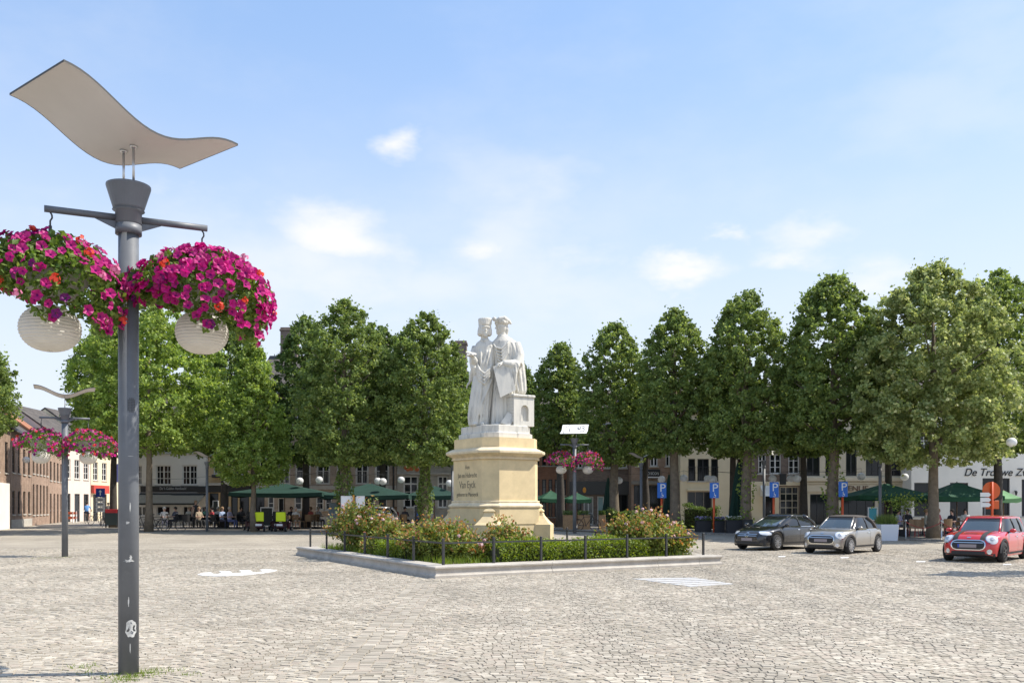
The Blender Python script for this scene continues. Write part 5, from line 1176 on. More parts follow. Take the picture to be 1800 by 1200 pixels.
street('brick_townhouse', 'brown brick townhouse second from the left picture edge', 3.3, 11, 6.5, BR_BROWN, M_TILE, 3.4, (4, .85, ((.9, 2.5), (3.7, 5.5))), M_STONE, chim=((7, 4.5, 8.5, 11.2, .9),))
street('brick_townhouse', 'brown brick townhouse with tall narrow windows in mid street', 11.1, 19, 5.9, BR_BROWN, M_TILE, 3.2, (5, .75, ((.8, 3.1), (3.9, 5.2))))
street('brick_townhouse', 'brick townhouse with dark doors, fourth along the street', 19.1, 26.9, 6.4, BR_BROWN, M_OTILE, 3.6, (4, .9, ((0, 2.5), (3.6, 5.2))))
P1 = A0 + DIR * 27
street('street_shop', 'white and red shop house at the bend of the street', 0, 6.3, 7.2, mat('pinkish_render', (.66, .56, .48), .85, var=.08, vscale=.8), M_TILE, 3.4, (3, 1.2, ((0.0, 2.6), (4.0, 5.8)), M_WFRAME), P=P1, rz=math.atan2(6.3, -.4))
Hh = street('street_shop', 'cream shop house with a red shopfront beyond the bend', 0, 8.0, 7.6, PL_CREAM, M_TILE, 3.4, (4, 1.1, ((0.0, 2.6), (4.0, 5.8)), M_WFRAME), P=P1 + Vector((-.4, 6.4, 0)), rz=math.atan2(8, -.1))
Hh.box('red_fascia', 0, 3.5, -.3, -.003, 2.7, 3.5, mat('red_shopfront', (.50, .06, .04), .5)); Hh.box('blue_banner', 5.0, 5.12, -1.3, -.3, 3.9, 5.8, mat('blue_banner', (.10, .12, .35), .7))
street('street_shop', 'pale house closing the far end of the street', 0, 16, 7.6, PL_WHITE, M_TILE, 3.4, (7, 1.1, ((.9, 2.6), (4.0, 5.8)), M_WFRAME), P=Vector((-47, 104, .3)), rz=0.0)
Hh = street('street_gable_house', 'brown gabled house above the orange roof in the street', 0, 9, 8.8, BR_BROWN, M_TILE, 3.2, (4, 1.0, ((4.0, 5.6),)), P=P1 + Vector((-10.5, 12, 0)), rz=RZ)
# ---------------------------------------------------------------- cars
from mathutils.bvhtree import BVHTree
M_TYRE = mat('tyre_rubber', (.018, .018, .019), .85)
M_RIM = mat('alloy_rim', (.50, .50, .51), .3, metal=.85)
M_DRIM = mat('dark_alloy_rim', (.06, .06, .065), .35, metal=.6)
M_TRIM = mat('black_plastic_trim', (.022, .022, .024), .6)
M_CHROME = mat('chrome', (.72, .72, .72), .12, metal=1)
M_CGLASS = mat('car_glass', (.035, .05, .055), .04, spec=.9, coat=1)
M_SGLASS = mat('car_side_glass', (.012, .014, .015), .05, spec=.6)
M_LIGHT = mat('headlight_glass', (.62, .64, .66), .12, spec=.9, coat=1)
M_PLATE = mat('grey_blurred_plate', (.30, .26, .27), .7)
P_SIL = mat('silver_beige_car_paint', (.36, .335, .30), .32, metal=.65, coat=1)
P_BLK = mat('black_car_paint', (.010, .010, .012), .25, coat=1)
P_RED = mat('red_car_paint', (.52, .012, .016), .28, coat=1)
P_GRY = mat('light_silver_car_paint', (.55, .56, .57), .3, metal=.5, coat=1)
M_FAB = mat('grey_brown_soft_top', (.075, .062, .052), .9, bump=.1)
def lerp_t(tab, x):
    if x <= tab[0][0]: return tab[0][1]
    for (a, u), (b, v) in zip(tab, tab[1:]):
        if x <= b: q = (x - a) / (b - a); return u + (v - u) * q
    return tab[-1][1]
def wheel_mesh(r, w_, rm, spokes, name):
    ty = MB(); ty.smooth = True
    prof = [(r * .66, -w_ / 2), (r * .93, -w_ / 2), (r, -w_ / 2 + .03), (r, w_ / 2 - .03), (r * .93, w_ / 2), (r * .66, w_ / 2)]
    ty.lathe(prof, 28, cap=False); rot = Matrix.Rotation(PI / 2, 4, 'X'); ty.v = [tuple(rot @ Vector(v)) for v in ty.v]
    ri = MB(); ri.lathe([(r * .60, -w_ / 2 + .02), (r * .69, -w_ / 2 + .0), (r * .69, -w_ / 2 - .008), (r * .64, -w_ / 2 - .008), (r * .62, -w_ / 2 + .03)], 28, cap=False)
    for k in range(spokes):
        a = 2 * PI * k / spokes; ri.box(.03, r * .655, -.022, .022, -w_ / 2 - .003, -w_ / 2 + .025, Matrix.Rotation(a, 4, 'Z'))
    ri.lathe([(.055, -w_ / 2 - .01), (.055, -w_ / 2 + .03)], 12); ri.v = [tuple(rot @ Vector(v)) for v in ri.v]
    bk = MB(); bk.lathe([(r * .67, -w_ / 2 + .05), (r * .67, w_ / 2 - .02)], 20); bk.v = [tuple(rot @ Vector(v)) for v in bk.v]
    return ty.mesh('tyre', M_TYRE), ri.mesh('rim', rm), bk.mesh('brake', M_TRIM)
def car(name, label, loc, head, c):
    """c: dimension table; x forward, y left, z up"""
    t = thing(name, loc, label, 'car', rz=head); paint = c['paint']
    xa, xr, r = c['xa'], c['xr'], c['wr']; xF, xB = c['xF'], c['xB']; Wd = c['w']
    def zbot(x):
        z = c['sill'] + (.06 * max(0, (abs(x - (xF + xB) / 2) - (xF - xB) / 2 + .35) / .35) if True else 0)
        for xc in (xa, xr):
            d = abs(x - xc); R_ = r + .055
            if d < R_: z = max(z, r + math.sqrt(R_ * R_ - d * d) * .98)
        return z
    xs = sorted(set([xB + (xF - xB) * i / 56 for i in range(57)] + [xc + s_ * (r + .055) * q for xc in (xa, xr) for s_ in (-1, 1) for q in (.999, .97, .9, .75, .5, .25)] + [xF - .02, xF - .05, xB + .03]))
    rings = []
    for x in xs:
        w_ = lerp_t(c['plan'], x) * Wd / 2; zb = zbot(x); zs = lerp_t(c['belt'], x); zt = lerp_t(c['top'], x); zb = min(zb, zs - .06)
        half = [(w_ * .95, zb), (w_ * .99, zb + (zs - zb) * .22), (w_ * 1.0, zb + (zs - zb) * .5), (w_ * .985, zb + (zs - zb) * .8), (w_ * .955, zs - .015), (w_ * .89, zs + (zt - zs) * .35), (w_ * .62, zs + (zt - zs) * .8), (w_ * .3, zt - .008), (0, zt)]
        rings.append([Vector((x, -y, z)) for y, z in half] + [Vector((x, y, z)) for y, z in half[-2::-1]])
    b_ = MB(); b_.smooth = True; b_.loft(rings, cap=False, closed=False); n = len(rings[0])
    b_.add([v for v in rings[-1]], [tuple(range(n))]); b_.add([v for v in rings[0]], [tuple(range(n))[::-1]])
    body = b_.build('body', paint, t); fix(body)
    MB().bbox(xB + .15, xF - .15, -Wd / 2 * .82, Wd / 2 * .82, .17, .55, .05).build('underbody', M_TRIM, t)
    bv = BVHTree.FromPolygons([Vector(v) for v in b_.v], b_.f)
    def patch(nm, cen, dr, w_, h_, m, shape='rect', off=.006, up=Vector((0, 0, 1)), nu=10, nv=6, tree=None, roll=0.0, parent=None, skew=0.0):
        dr = Vector(dr).normalized(); sd2 = up.cross(dr).normalized(); uu = dr.cross(sd2).normalized()
        if roll: q = Matrix.Rotation(roll, 3, dr); sd2 = q @ sd2; uu = q @ uu
        vs = {}; p = MB(); p.smooth = True
        for i in range(nu + 1):
            for j in range(nv + 1):
                a, b2 = i / nu * 2 - 1, j / nv * 2 - 1
                if shape == 'disc': m_ = max(abs(a), abs(b2)); l_ = math.hypot(a, b2) or 1; a, b2 = a * m_ / l_, b2 * m_ / l_
                elif shape == 'pill':
                    k = w_ / h_; e = max(0, abs(b2)); lim = 1 - (1 - math.sqrt(max(0, 1 - e * e))) / max(k, 1); a *= lim
                o = Vector(cen) + sd2 * (a * w_ / 2 + skew * b2 * h_ / 2) + uu * (b2 * h_ / 2) - dr * 1.5
                hit = (tree or bv).ray_cast(o, dr)
                if hit[0] is not None: vs[(i, j)] = len(p.v); p.v.append(tuple(hit[0] - dr * off))
        for i in range(nu):
            for j in range(nv):
                q = [(i, j), (i + 1, j), (i + 1, j + 1), (i, j + 1)]
                if all(k in vs for k in q): p.f.append([vs[k] for k in q]); p.mi.append(0); p.sm.append(True)
        return p.build(nm, m, parent or t) if p.f else None
    # glasshouse
    g = c['green']; lev = []
    for (z, xf, xb, w_, cv) in g:
        ringp = []
        for i in range(40):
            a = 2 * PI * i / 40; ca, sa = math.cos(a), math.sin(a); ex = .32
            px_ = abs(ca) ** ex * (1 if ca >= 0 else -1); py_ = abs(sa) ** ex * (1 if sa >= 0 else -1)
            x_ = (xf + xb) / 2 + px_ * (xf - xb) / 2; x_ -= cv * (py_ ** 2) * (1 if ca > 0 else -.6) * abs(px_)
            ringp.append(Vector((x_, py_ * w_, z)))
        lev.append(ringp)
    gb = MB(); gb.smooth = True; gb.loft(lev, cap=False); gl = gb.build('windows', M_SGLASS, t); fix(gl)
    gv = BVHTree.FromPolygons([Vector(v) for v in gb.v], gb.f)
    zt, xf, xb, wt, cv = g[-1]
    rf = MB(); rf.smooth = True; top = lev[-1]; cc = Vector(((xf + xb) / 2, 0, 0)); rr2 = [top]
    for q, dz in ((1.012, .022), (.97, .05), (.8, .075), (.5, .092), (.2, .098)): rr2.append([Vector((cc.x + (v.x - cc.x) * q, v.y * q, zt + dz)) for v in top])
    rr2.insert(0, [Vector((cc.x + (v.x - cc.x) * 1.012, v.y * 1.012, zt - .02)) for v in top]); rf.loft(rr2, cap=True); roof = rf.build('roof', c.get('roof', paint), t); fix(roof)
    z0, x0f, x0b, w0, _ = g[0]
    patch('windscreen', (x0f - .1, 0, (z0 + zt) / 2 + .01), (-1, 0, -.35), wt * 2 * .93, (zt - z0) * 1.12, M_CGLASS, 'rect', .008, tree=gv, nu=14)
    for sg in (-1, 1):
        def side(zq, xq, rad, nm='pillar', m=None):
            p = MB(); p.smooth = True; pts = []
            for (z, xx) in zq:
                hit = gv.ray_cast(Vector((xx, sg * 3, z)), Vector((0, -sg, 0))); pts.append(hit[0] if hit[0] is not None else Vector((xx, sg * wt, z)))
            p.tube(pts, rad, 6); p.build(nm, m or paint, t)
        zz = [z0 + (zt - z0) * q for q in (0, .33, .66, 1)]
        fx = lambda z: lerp_t([(a[0], a[1]) for a in g], z); rx_ = lambda z: lerp_t([(a[0], a[2]) for a in g], z)
        side([(z, fx(z) - .10) for z in zz], 0, .034); 
        for bx in c['pillars']: side([(z, bx) for z in zz], 0, .03, 'pillar', M_TRIM)
        side([(z, rx_(z) + c['cp'] * (1 if True else 0)) for z in zz], 0, c['cpr'], 'pillar', c.get('roof', paint))
        # mirror, handle, door seams, sill strip
        mo = MB(); mo.smooth = True; mo.ball((fx(z0) - .28, sg * (Wd / 2 + .06), z0 + .06), .1, 12, 8, (.75, 1.0, .68)); mir = mo.build('mirror', c.get('mirror', paint), t)
        MB().tube([(fx(z0) - .28, sg * (w0 - .05), z0 + .0), (fx(z0) - .28, sg * (Wd / 2 + .03), z0 + .03)], .03, 6).build('mirror_foot', M_TRIM, mir)
        for dx in c['doors']: patch('door_seam', (dx, 0, (c['sill'] + z0) / 2 + .06), (0, -sg, 0), .014, (z0 - c['sill']) * .82, M_TRIM, off=.003, nu=1, nv=8)
        for hx in c['handles']: patch('door_handle', (hx, 0, z0 - .13), (0, -sg, 0), .17, .035, M_CHROME if c.get('chrome') else M_TRIM, 'pill', .02, nu=6, nv=2)
        patch('sill_strip', ((xa + xr) / 2, 0, c['sill'] + .06), (0, -sg, 0), (xa - xr) - 2 * r - .16, .13, M_TRIM, off=.006, nu=12, nv=2)
        if c.get('chrome'): patch('window_trim', ((fx(z0) + rx_(z0)) / 2 - .05, 0, z0 - .012), (0, -sg, 0), (fx(z0) - rx_(z0)) * .9, .022, M_CHROME, off=.008, nu=16, nv=1)
        # wheel-arch trims
        if c.get('arch'):
            for xc in (xa, xr):
                p = MB(); seg = 18; vs = []
                for k in range(seg + 1):
                    a = PI * k / seg; 
                    for R_ in (r + .045, r + .115):
                        xx, zz_ = xc + math.cos(a) * R_, r * .96 + math.sin(a) * R_ * .99
                        hit = bv.ray_cast(Vector((xx, sg * 3, max(zz_, r * .9))), Vector((0, -sg, 0))); yy = hit[0].y if hit[0] is not None and abs(hit[0].y) > Wd * .36 else sg * Wd / 2 * .96
                        vs.append(Vector((xx, sg * max(abs(yy), Wd / 2 * .93) + sg * .012, zz_)))
                p.add(vs, [(2 * k, 2 * k + 1, 2 * k + 3, 2 * k + 2) for k in range(seg)]); p.build('arch_trim', M_TRIM, t)
    ty, ri, bk = wheel_mesh(r, .2, c['rim'], c['spokes'], name)
    for xc in (xa, xr):
        for sg in (-1, 1):
            o = link('wheel', ty, t); o.location = (xc, sg * (Wd / 2 - .115), r); o.rotation_euler = (0, 0, PI if sg < 0 else 0); link('rim', ri, o); link('brake', bk, o)
    c['front'](t, patch, xF, xB, Wd, body, bv)
    return t
Fw = Vector((-1, 0, 0))
def mini_front(cfg):
    def f(t, patch, xF, xB, Wd, body, bv):
        zg = cfg['zg']
        gr = patch('grille_surround', (xF, 0, zg), Fw, 1.02, .33, M_CHROME, 'pill', .008, nu=20, nv=12)
        patch('grille', (xF, 0, zg), Fw, .95, .275, M_TRIM, 'pill', .014, nu=20, nv=12, parent=gr)
        patch('grille_bar', (xF, 0, zg + .075), Fw, .86, .022, M_CHROME, 'rect', .02, nu=16, nv=1, parent=gr)
        patch('number_plate', (xF, 0, zg - .03), Fw, .50, .105, M_PLATE, 'rect', .026, nu=6, nv=2)
        if cfg.get('eu'): patch('plate_band', (xF, -.275, zg - .03), Fw, .05, .105, mat('plate_blue', (.03, .08, .45), .5), 'rect', .028, nu=1, nv=2)
        patch('lower_intake', (xF, 0, zg - .235), Fw, 1.0, .085, M_TRIM, 'pill', .009, nu=16, nv=4)
        lo = patch('lower_lip', (xF, 0, .235), Fw, 1.45, .10, M_TRIM, 'rect', .008, nu=20, nv=3)
        for sg in (-1, 1):
            d = (-.80, -sg * .38, -.30); ht = patch('headlight', (xF - .22, sg * .635, cfg['zh']), d, .37, .34, M_CHROME, 'disc', .010, nu=12, nv=12)
            patch('headlight_lens', (xF - .22, sg * .635, cfg['zh']), d, .33, .30, M_LIGHT, 'disc', .020, nu=12, nv=12, parent=ht)
            patch('projector', (xF - .22, sg * .635, cfg['zh']), d, .13, .13, M_RIM, 'disc', .026, nu=8, nv=8, parent=ht)
            fl = patch('fog_light', (xF - .1, sg * .60, zg - .20), (-1, -sg * .15, 0), .15, .15, M_CHROME, 'disc', .008, nu=8, nv=8); patch('fog_lens', (xF - .1, sg * .60, zg - .20), (-1, -sg * .15, 0), .11, .11, M_LIGHT, 'disc', .014, nu=8, nv=8, parent=fl)
            if cfg.get('stripe'): patch('bonnet_stripe', (xF - .62, sg * .40, 1.0), (0, 0, -1), .15, 1.15, M_TRIM, 'rect', .006, up=Vector((1, 0, 0)), nu=3, nv=24)
        patch('bonnet_badge', (xF - .12, 0, zg + .235), (-1, 0, -.6), .13, .045, M_CHROME, 'pill', .01, nu=6, nv=3)
        if cfg.get('stripe'): patch('bonnet_scoop', (xF - .34, 0, 1.0), (-.25, 0, -1), .40, .05, M_TRIM, 'pill', .02, up=Vector((1, 0, 0)), nu=8, nv=2)
    return f
def hatch_front(t, patch, xF, xB, Wd, body, bv):
    gr = patch('grille', (xF, 0, .62), Fw, 1.0, .20, M_TRIM, 'pill', .008, nu=18, nv=6)
    for dz in (-.035, .035): patch('grille_bar', (xF, 0, .62 + dz), Fw, .86, .022, M_CHROME, 'rect', .014, nu=14, nv=1, parent=gr)
    em = patch('emblem', (xF, 0, .625), Fw, .19, .19, M_CHROME, 'disc', .02, nu=10, nv=10); patch('emblem_field', (xF, 0, .625), Fw, .15, .15, M_TRIM, 'disc', .024, nu=8, nv=8, parent=em)
    for k in range(3): patch('emblem_star', (xF, math.sin(2 * PI * k / 3) * .037, .625 + math.cos(2 * PI * k / 3) * .037), Fw, .018, .075, M_CHROME, 'rect', .028, nu=1, nv=2, roll=-2 * PI * k / 3, parent=em)
    patch('number_plate', (xF, 0, .44), Fw, .50, .11, M_PLATE, 'rect', .012, nu=6, nv=2); patch('lower_intake', (xF, 0, .30), Fw, 1.15, .13, M_TRIM, 'pill', .008, nu=14, nv=4)
    for sg in (-1, 1):
        h_ = patch('headlight', (xF - .2, sg * .70, .70), (-.9, -sg * .42, -.1), .46, .17, M_CHROME, 'pill', .008, nu=12, nv=6, skew=sg * .8); patch('headlight_lens', (xF - .2, sg * .70, .70), (-.9, -sg * .42, -.1), .42, .14, M_LIGHT, 'pill', .014, nu=12, nv=6, parent=h_, skew=sg * .8)
        patch('side_intake', (xF - .1, sg * .68, .36), (-1, -sg * .25, 0), .30, .12, M_TRIM, 'pill', .008, nu=8, nv=4)
MINI = dict(paint=P_SIL, w=1.73, xF=1.88, xB=-1.94, xa=1.18, xr=-1.315, wr=.31, sill=.19,
            plan=[(-1.94, .74), (-1.85, .86), (-1.6, .95), (-1.2, .985), (0, 1.0), (1.0, .985), (1.45, .94), (1.68, .86), (1.80, .76), (1.88, .60)],
            belt=[(-1.94, .72), (-1.8, .86), (-1.2, .92), (.0, .90), (.75, .885), (1.3, .82), (1.65, .74), (1.80, .64), (1.88, .54)],
            top=[(-1.94, .76), (-1.8, .92), (-1.2, .97), (.0, .97), (.72, .965), (1.2, .925), (1.6, .85), (1.78, .77), (1.85, .66), (1.88, .58)],
            green=[(.90, .86, -1.52, .78, .10), (1.10, .60, -1.42, .72, .10), (1.26, .38, -1.22, .645, .10), (1.335, .26, -1.02, .60, .10)],
            pillars=[-.42], cp=.30, cpr=.075, doors=(.82, -.50), handles=(-.36,), chrome=True, roof=M_FAB, rim=M_RIM, spokes=10, arch=True, front=mini_front(dict(zg=.54, zh=.70)))
CLUB = dict(MINI); CLUB.update(paint=P_RED, w=1.80, xF=2.08, xB=-2.17, xa=1.33, xr=-1.34, wr=.325, roof=P_RED, rim=M_DRIM, spokes=7,
            plan=[(-2.17, .80), (-2.05, .90), (-1.7, .97), (0, 1.0), (1.1, .985), (1.6, .94), (1.85, .86), (1.98, .76), (2.08, .58)],
            belt=[(-2.17, .80), (-2.0, .90), (0, .93), (.9, .92), (1.5, .85), (1.82, .77), (1.98, .66), (2.08, .54)],
            top=[(-2.17, .84), (-2.0, .97), (0, 1.0), (.88, .995), (1.4, .95), (1.78, .88), (1.96, .79), (2.04, .68), (2.08, .58)],
            green=[(.93, 1.0, -2.0, .80, .10), (1.12, .74, -1.93, .745, .10), (1.29, .50, -1.84, .68, .10), (1.365, .38, -1.76, .645, .10)],
            pillars=[-.25, -1.05], cp=.12, cpr=.06, doors=(.95, -.2, -1.05), handles=(-.05, -.9), front=mini_front(dict(zg=.555, zh=.73, eu=True, stripe=True)))
HATCH = dict(MINI); HATCH.update(paint=P_BLK, w=1.78, xF=2.12, xB=-2.17, xa=1.28, xr=-1.42, wr=.32, roof=P_BLK, arch=False, spokes=10,
             plan=[(-2.17, .72), (-2.05, .86), (-1.7, .95), (0, 1.0), (1.1, .985), (1.55, .95), (1.85, .86), (2.02, .72), (2.12, .55)],
             belt=[(-2.17, .80), (-1.9, .96), (-1.0, .965), (.3, .93), (1.0, .885), (1.5, .80), (1.85, .71), (2.02, .62), (2.12, .52)],
             top=[(-2.17, .82), (-1.9, .99), (-1.0, .99), (.5, .985), (.85, .965), (1.3, .905), (1.75, .82), (1.98, .74), (2.08, .66), (2.12, .58)],
             green=[(.94, 1.02, -1.95, .80, .12), (1.12, .62, -1.80, .74, .12), (1.28, .22, -1.55, .66, .12), (1.345, .0, -1.30, .615, .12)],
             pillars=[-.42], cp=.30, cpr=.085, doors=(.88, -.38), handles=(-.25, -1.15), front=hatch_front)
def place_car(px, py, head, c, nm, label):
    """px, py: where the visible (left) front tyre meets the ground"""
    W_ = gp(px, py); h_ = R(head); fwd = Vector((math.cos(h_), math.sin(h_), 0)); lf = Vector((-fwd.y, fwd.x, 0))
    P = W_ - fwd * c['xa'] - lf * (c['w'] / 2 - .05); P.z = gz(P.y) + .008
    return car(nm, label, P, h_, c)
place_car(1366, 967.5, 221, HATCH, 'parked_car', 'black five-door hatchback parked behind the silver convertible')
place_car(1495, 974, 226, MINI, 'parked_car', 'silver-beige small convertible with closed brown soft top')
place_car(1765, 988.5, 228, CLUB, 'parked_car', 'red small car with black bonnet stripes at the right edge')
H2 = dict(HATCH); H2.update(paint=P_GRY, roof=P_GRY)
place_car(676, 933, 262, H2, 'parked_car', 'light silver car parked behind the rose bushes')
# ---------------------------------------------------------------- signs, parasols, terrace furniture, bicycles, people
M_GREEN = mat('dark_green_canvas', (.007, .040, .028), .8, var=.12, vscale=2)
M_GREEN2 = mat('bright_green_canvas', (.014, .085, .040), .8, var=.1, vscale=2, trans=.12)
M_LGREEN = mat('pale_green_canvas', (.22, .42, .20), .8, trans=.25)
M_WOOD = mat('parasol_wood', (.16, .09, .045), .6)
M_BLUE = mat('parking_sign_blue', (.01, .14, .55), .4)
M_ORANGE = mat('orange_red_post', (.62, .09, .02), .5)
M_ORANGE2 = mat('orange_sign_back', (.60, .11, .02), .5)
M_SIGNW = mat('white_sign', (.72, .72, .70), .5)
M_BLACK = mat('matt_black', (.02, .02, .022), .7)
def parasol(px, Y, label, pxw, ytop, yedge, m, val=.22, rz=0.0, nm='parasol', ns=4, group='open parasols on the terraces'):
    s = FP / Y; P = Vector(((px - 900) / FP * Y, Y, gz(Y) + .06)); t = thing(nm, P, label, 'parasol', group, rz)
    hw = pxw / s / 2; zt = (HZ - ytop) / s + EYE - P.z; ze = (HZ - yedge) / s + EYE - P.z + val
    b_ = MB(); ringn = []; c4 = [(math.cos(PI / 4 + 2 * PI * k / ns) * (1.414 if ns == 4 else 1.1), math.sin(PI / 4 + 2 * PI * k / ns) * (1.414 if ns == 4 else 1.1)) for k in range(ns)]
    def edge_pts(r_, z, sag):
        out = []
        for k in range(ns):
            a, b2 = Vector(c4[k]), Vector(c4[(k + 1) % ns])
            for j in range(6): q = j / 6; p = a.lerp(b2, q); out.append(Vector((p.x * r_ * hw, p.y * r_ * hw * .8, z - sag * math.sin(PI * q))))
        return out
    lv = [edge_pts(.05, zt, 0), edge_pts(.35, zt - (zt - ze) * .36, .03), edge_pts(.7, zt - (zt - ze) * .72, .05), edge_pts(1.0, ze, .06), edge_pts(1.0, ze - val, .06 + .03)]
    b_.loft(lv, cap=False); b_.add([Vector((0, 0, zt + .02))] + lv[0], [(0, k + 1, (k + 1) % len(lv[0]) + 1) for k in range(len(lv[0]))]); b_.build('canopy', m, t)
    b_ = MB(); b_.smooth = True; b_.tube([(0, 0, 0), (0, 0, zt + .06)], .03, 8); b_.build('pole', M_WOOD, t); MB().bbox(-.35, .35, -.35, .35, 0, .08, .02).build('base', M_STONE, t)
    for k in range(ns): MB().tube([(0, 0, zt - .12), (c4[k][0] * hw * .97, c4[k][1] * hw * .8 * .97, ze - .03)], .014, 5).build('rib', M_WOOD, t)
    return t
parasol(500, 57, 'dark green parasol over the mobility scooters', 158, 850, 872, M_GREEN)
parasol(650, 57.5, 'dark green parasol in front of the long brick house', 150, 850, 876, M_GREEN)
parasol(764, 58.5, 'dark green parasol just left of the monument', 96, 854, 876, M_GREEN)
parasol(1556, 51.5, 'green parasol above the grass planter', 132, 850, 877, M_GREEN2)
parasol(1682, 50.5, 'green parasol between the pale lime tree and the orange sign', 118, 848, 879, M_GREEN2)
parasol(1764, 55, 'small bright green parasol behind the orange road sign', 44, 862, 881, M_LGREEN)
parasol(968, 62, 'small green parasol close to the pedestal, farther left of two', 46, 862, 881, M_GREEN2, rz=.3)
parasol(1014, 62, 'small green parasol behind the lamp right of the monument', 44, 866, 882, M_GREEN2, rz=.2)
def folded(px, Y, ytop, ybot, label, wd=.34):
    s = FP / Y; P = Vector(((px - 900) / FP * Y, Y, gz(Y) + .06)); t = thing('folded_parasol', P, label, 'parasol', 'folded parasols'); zt = (HZ - ytop) / s + EYE - P.z; zb = (HZ - ybot) / s + EYE - P.z
    b_ = MB(); rg_ = []
    for q, r_ in ((0, 1.0), (.05, 1.08), (.3, .85), (.6, .62), (.85, .36), (.97, .15), (1, .04)): rg_.append([Vector((math.cos(2 * PI * k / 24) * wd * r_ * (1 + .22 * (k % 2 * 2 - 1) * (1 - q)), math.sin(2 * PI * k / 24) * wd * r_ * (1 + .22 * (k % 2 * 2 - 1) * (1 - q)), zb + (zt - zb) * q)) for k in range(24)])
    b_.loft(rg_); b_.build('canopy', M_GREEN, t); MB().tube([(0, 0, 0), (0, 0, zt + .1)], .03, 8).build('pole', M_WOOD, t); MB().bbox(-.3, .3, -.3, .3, 0, .08, .02).build('base', M_STONE, t)
folded(1297, 51.5, 812, 914, 'tall folded dark green parasol behind the black flower box', .40); folded(1176, 55, 832, 914, 'folded dark green parasol by the first parking sign'); folded(1069, 58, 838, 912, 'folded dark green parasol left of the bar')
# parking signs
def psign(px, py, ytop, label):
    P = gp(px, py); s = FP / P.y; t = thing('parking_sign', P, label, 'parking sign', 'disabled parking signs'); zt = (HZ - ytop) / s + EYE - P.z; w_ = 16.0 / s / 2; h_ = 27 / s
    b_ = MB(); b_.smooth = True; b_.lathe([(.062, 0), (.062, zt - h_ + .02)], 12); b_.build('post', M_ORANGE, t)
    pl = MB().bbox(-w_, w_, -.10, -.07, zt - h_, zt, .01).build('plate', M_BLUE, t)
    text_mesh('letter', 'P', h_ * .72, M_TXTW, pl, (-w_ * .52, -.104, zt - h_ * .58), depth=.002, sx=1.1)
    b_ = MB(); yy = -.104; c = zt - h_ * .86; u = h_ * .1                              # wheelchair mark
    for k in range(14):
        a0, a1 = -2.6 + k * .28, -2.6 + (k + 1) * .28; b_.add([(math.cos(a0) * u, yy, c + math.sin(a0) * u), (math.cos(a1) * u, yy, c + math.sin(a1) * u), (math.cos(a1) * u * .7, yy, c + math.sin(a1) * u * .7), (math.cos(a0) * u * .7, yy, c + math.sin(a0) * u * .7)], [(0, 1, 2, 3)])
    b_.box(-.012, .012, yy - .001, yy + .002, c + .2 * u, c + 2.2 * u); b_.box(0, u, yy - .001, yy + .002, c + .2 * u, c + .5 * u); b_.build('wheelchair_mark', M_TXTW, pl)
psign(1163, 934, 848, 'blue parking sign on an orange post, first right of the monument'); psign(1255, 937, 848, 'blue parking sign on an orange post in front of the cream house')
psign(1360, 939, 847, 'blue parking sign on an orange post behind the black car'); psign(1481, 942, 846, 'blue parking sign on an orange post behind the silver convertible')
# road sign seen from behind, direction plates
P = gp(1744, 951); s = FP / P.y; t = thing('road_sign', P, 'orange round road sign seen from its back behind the red car', 'road sign'); zc = (HZ - 862) / s + EYE - P.z
b_ = MB(); b_.smooth = True; b_.lathe([(.05, 0), (.05, zc + .42)], 12); b_.build('post', M_ORANGE, t)
b_ = MB(); rot = Matrix.Translation((0, .08, zc)) @ Matrix.Rotation(PI / 2, 4, 'X'); b_.lathe([(.40, -.012), (.42, -.012), (.42, .012), (.40, .012)], 32); b_.v = [tuple(rot @ Vector(v)) for v in b_.v]; b_.build('disc', M_ORANGE2, t)
MB().bbox(-.36, .36, .06, .09, zc - .86, zc - .46, .01).build('lower_plate', M_ORANGE2, t)
t = thing('direction_signs', gp(1731, 951), 'three white direction plates beside the orange sign post', 'direction sign')
b_ = MB(); b_.lathe([(.035, 0), (.035, 2.3)], 10); b_.build('post', M_POLE, t)
for k in range(3): MB().prism([(-.24, 1.62 + k * .24), (.16, 1.62 + k * .24), (.26, 1.72 + k * .24), (.16, 1.82 + k * .24), (-.24, 1.82 + k * .24)], -.07, -.04).build('arrow_plate', M_SIGNW, t)
# one-way sign at the street
P = gp(177, 924); s = FP / P.y; t = thing('one_way_sign', P, 'blue one-way arrow sign with white plates at the street mouth', 'road sign'); Zs = lambda py: (HZ - py) / s + EYE - P.z
b_ = MB(); b_.lathe([(.035, 0), (.035, Zs(858))], 10); b_.build('post', M_POLE, t)
pl = MB().bbox(-8 / s, 8 / s, -.07, -.04, Zs(873), Zs(858), .01).build('arrow_plate', mat('sign_navy', (.01, .05, .28), .4), t); cz = Zs(865.5)
b_ = MB(); b_.box(-.035, .035, -.075, -.071, cz - .2, cz + .06); b_.add([(-.13, -.074, cz + .05), (.13, -.074, cz + .05), (0, -.074, cz + .2)], [(0, 1, 2)]); b_.build('arrow', M_TXTW, pl)
for (a, c_) in ((881.5, 874), (890, 882.3), (899.5, 890.8)):
    q = MB().bbox(-8 / s, 8 / s, -.07, -.045, Zs(a), Zs(c_), .008).build('text_plate', M_SIGNW, t); MB().box(-5 / s, 5 / s, -.073, -.0705, (Zs(a) + Zs(c_)) / 2 - .04, (Zs(a) + Zs(c_)) / 2 + .03).build('plate_line', M_BLACK, q)
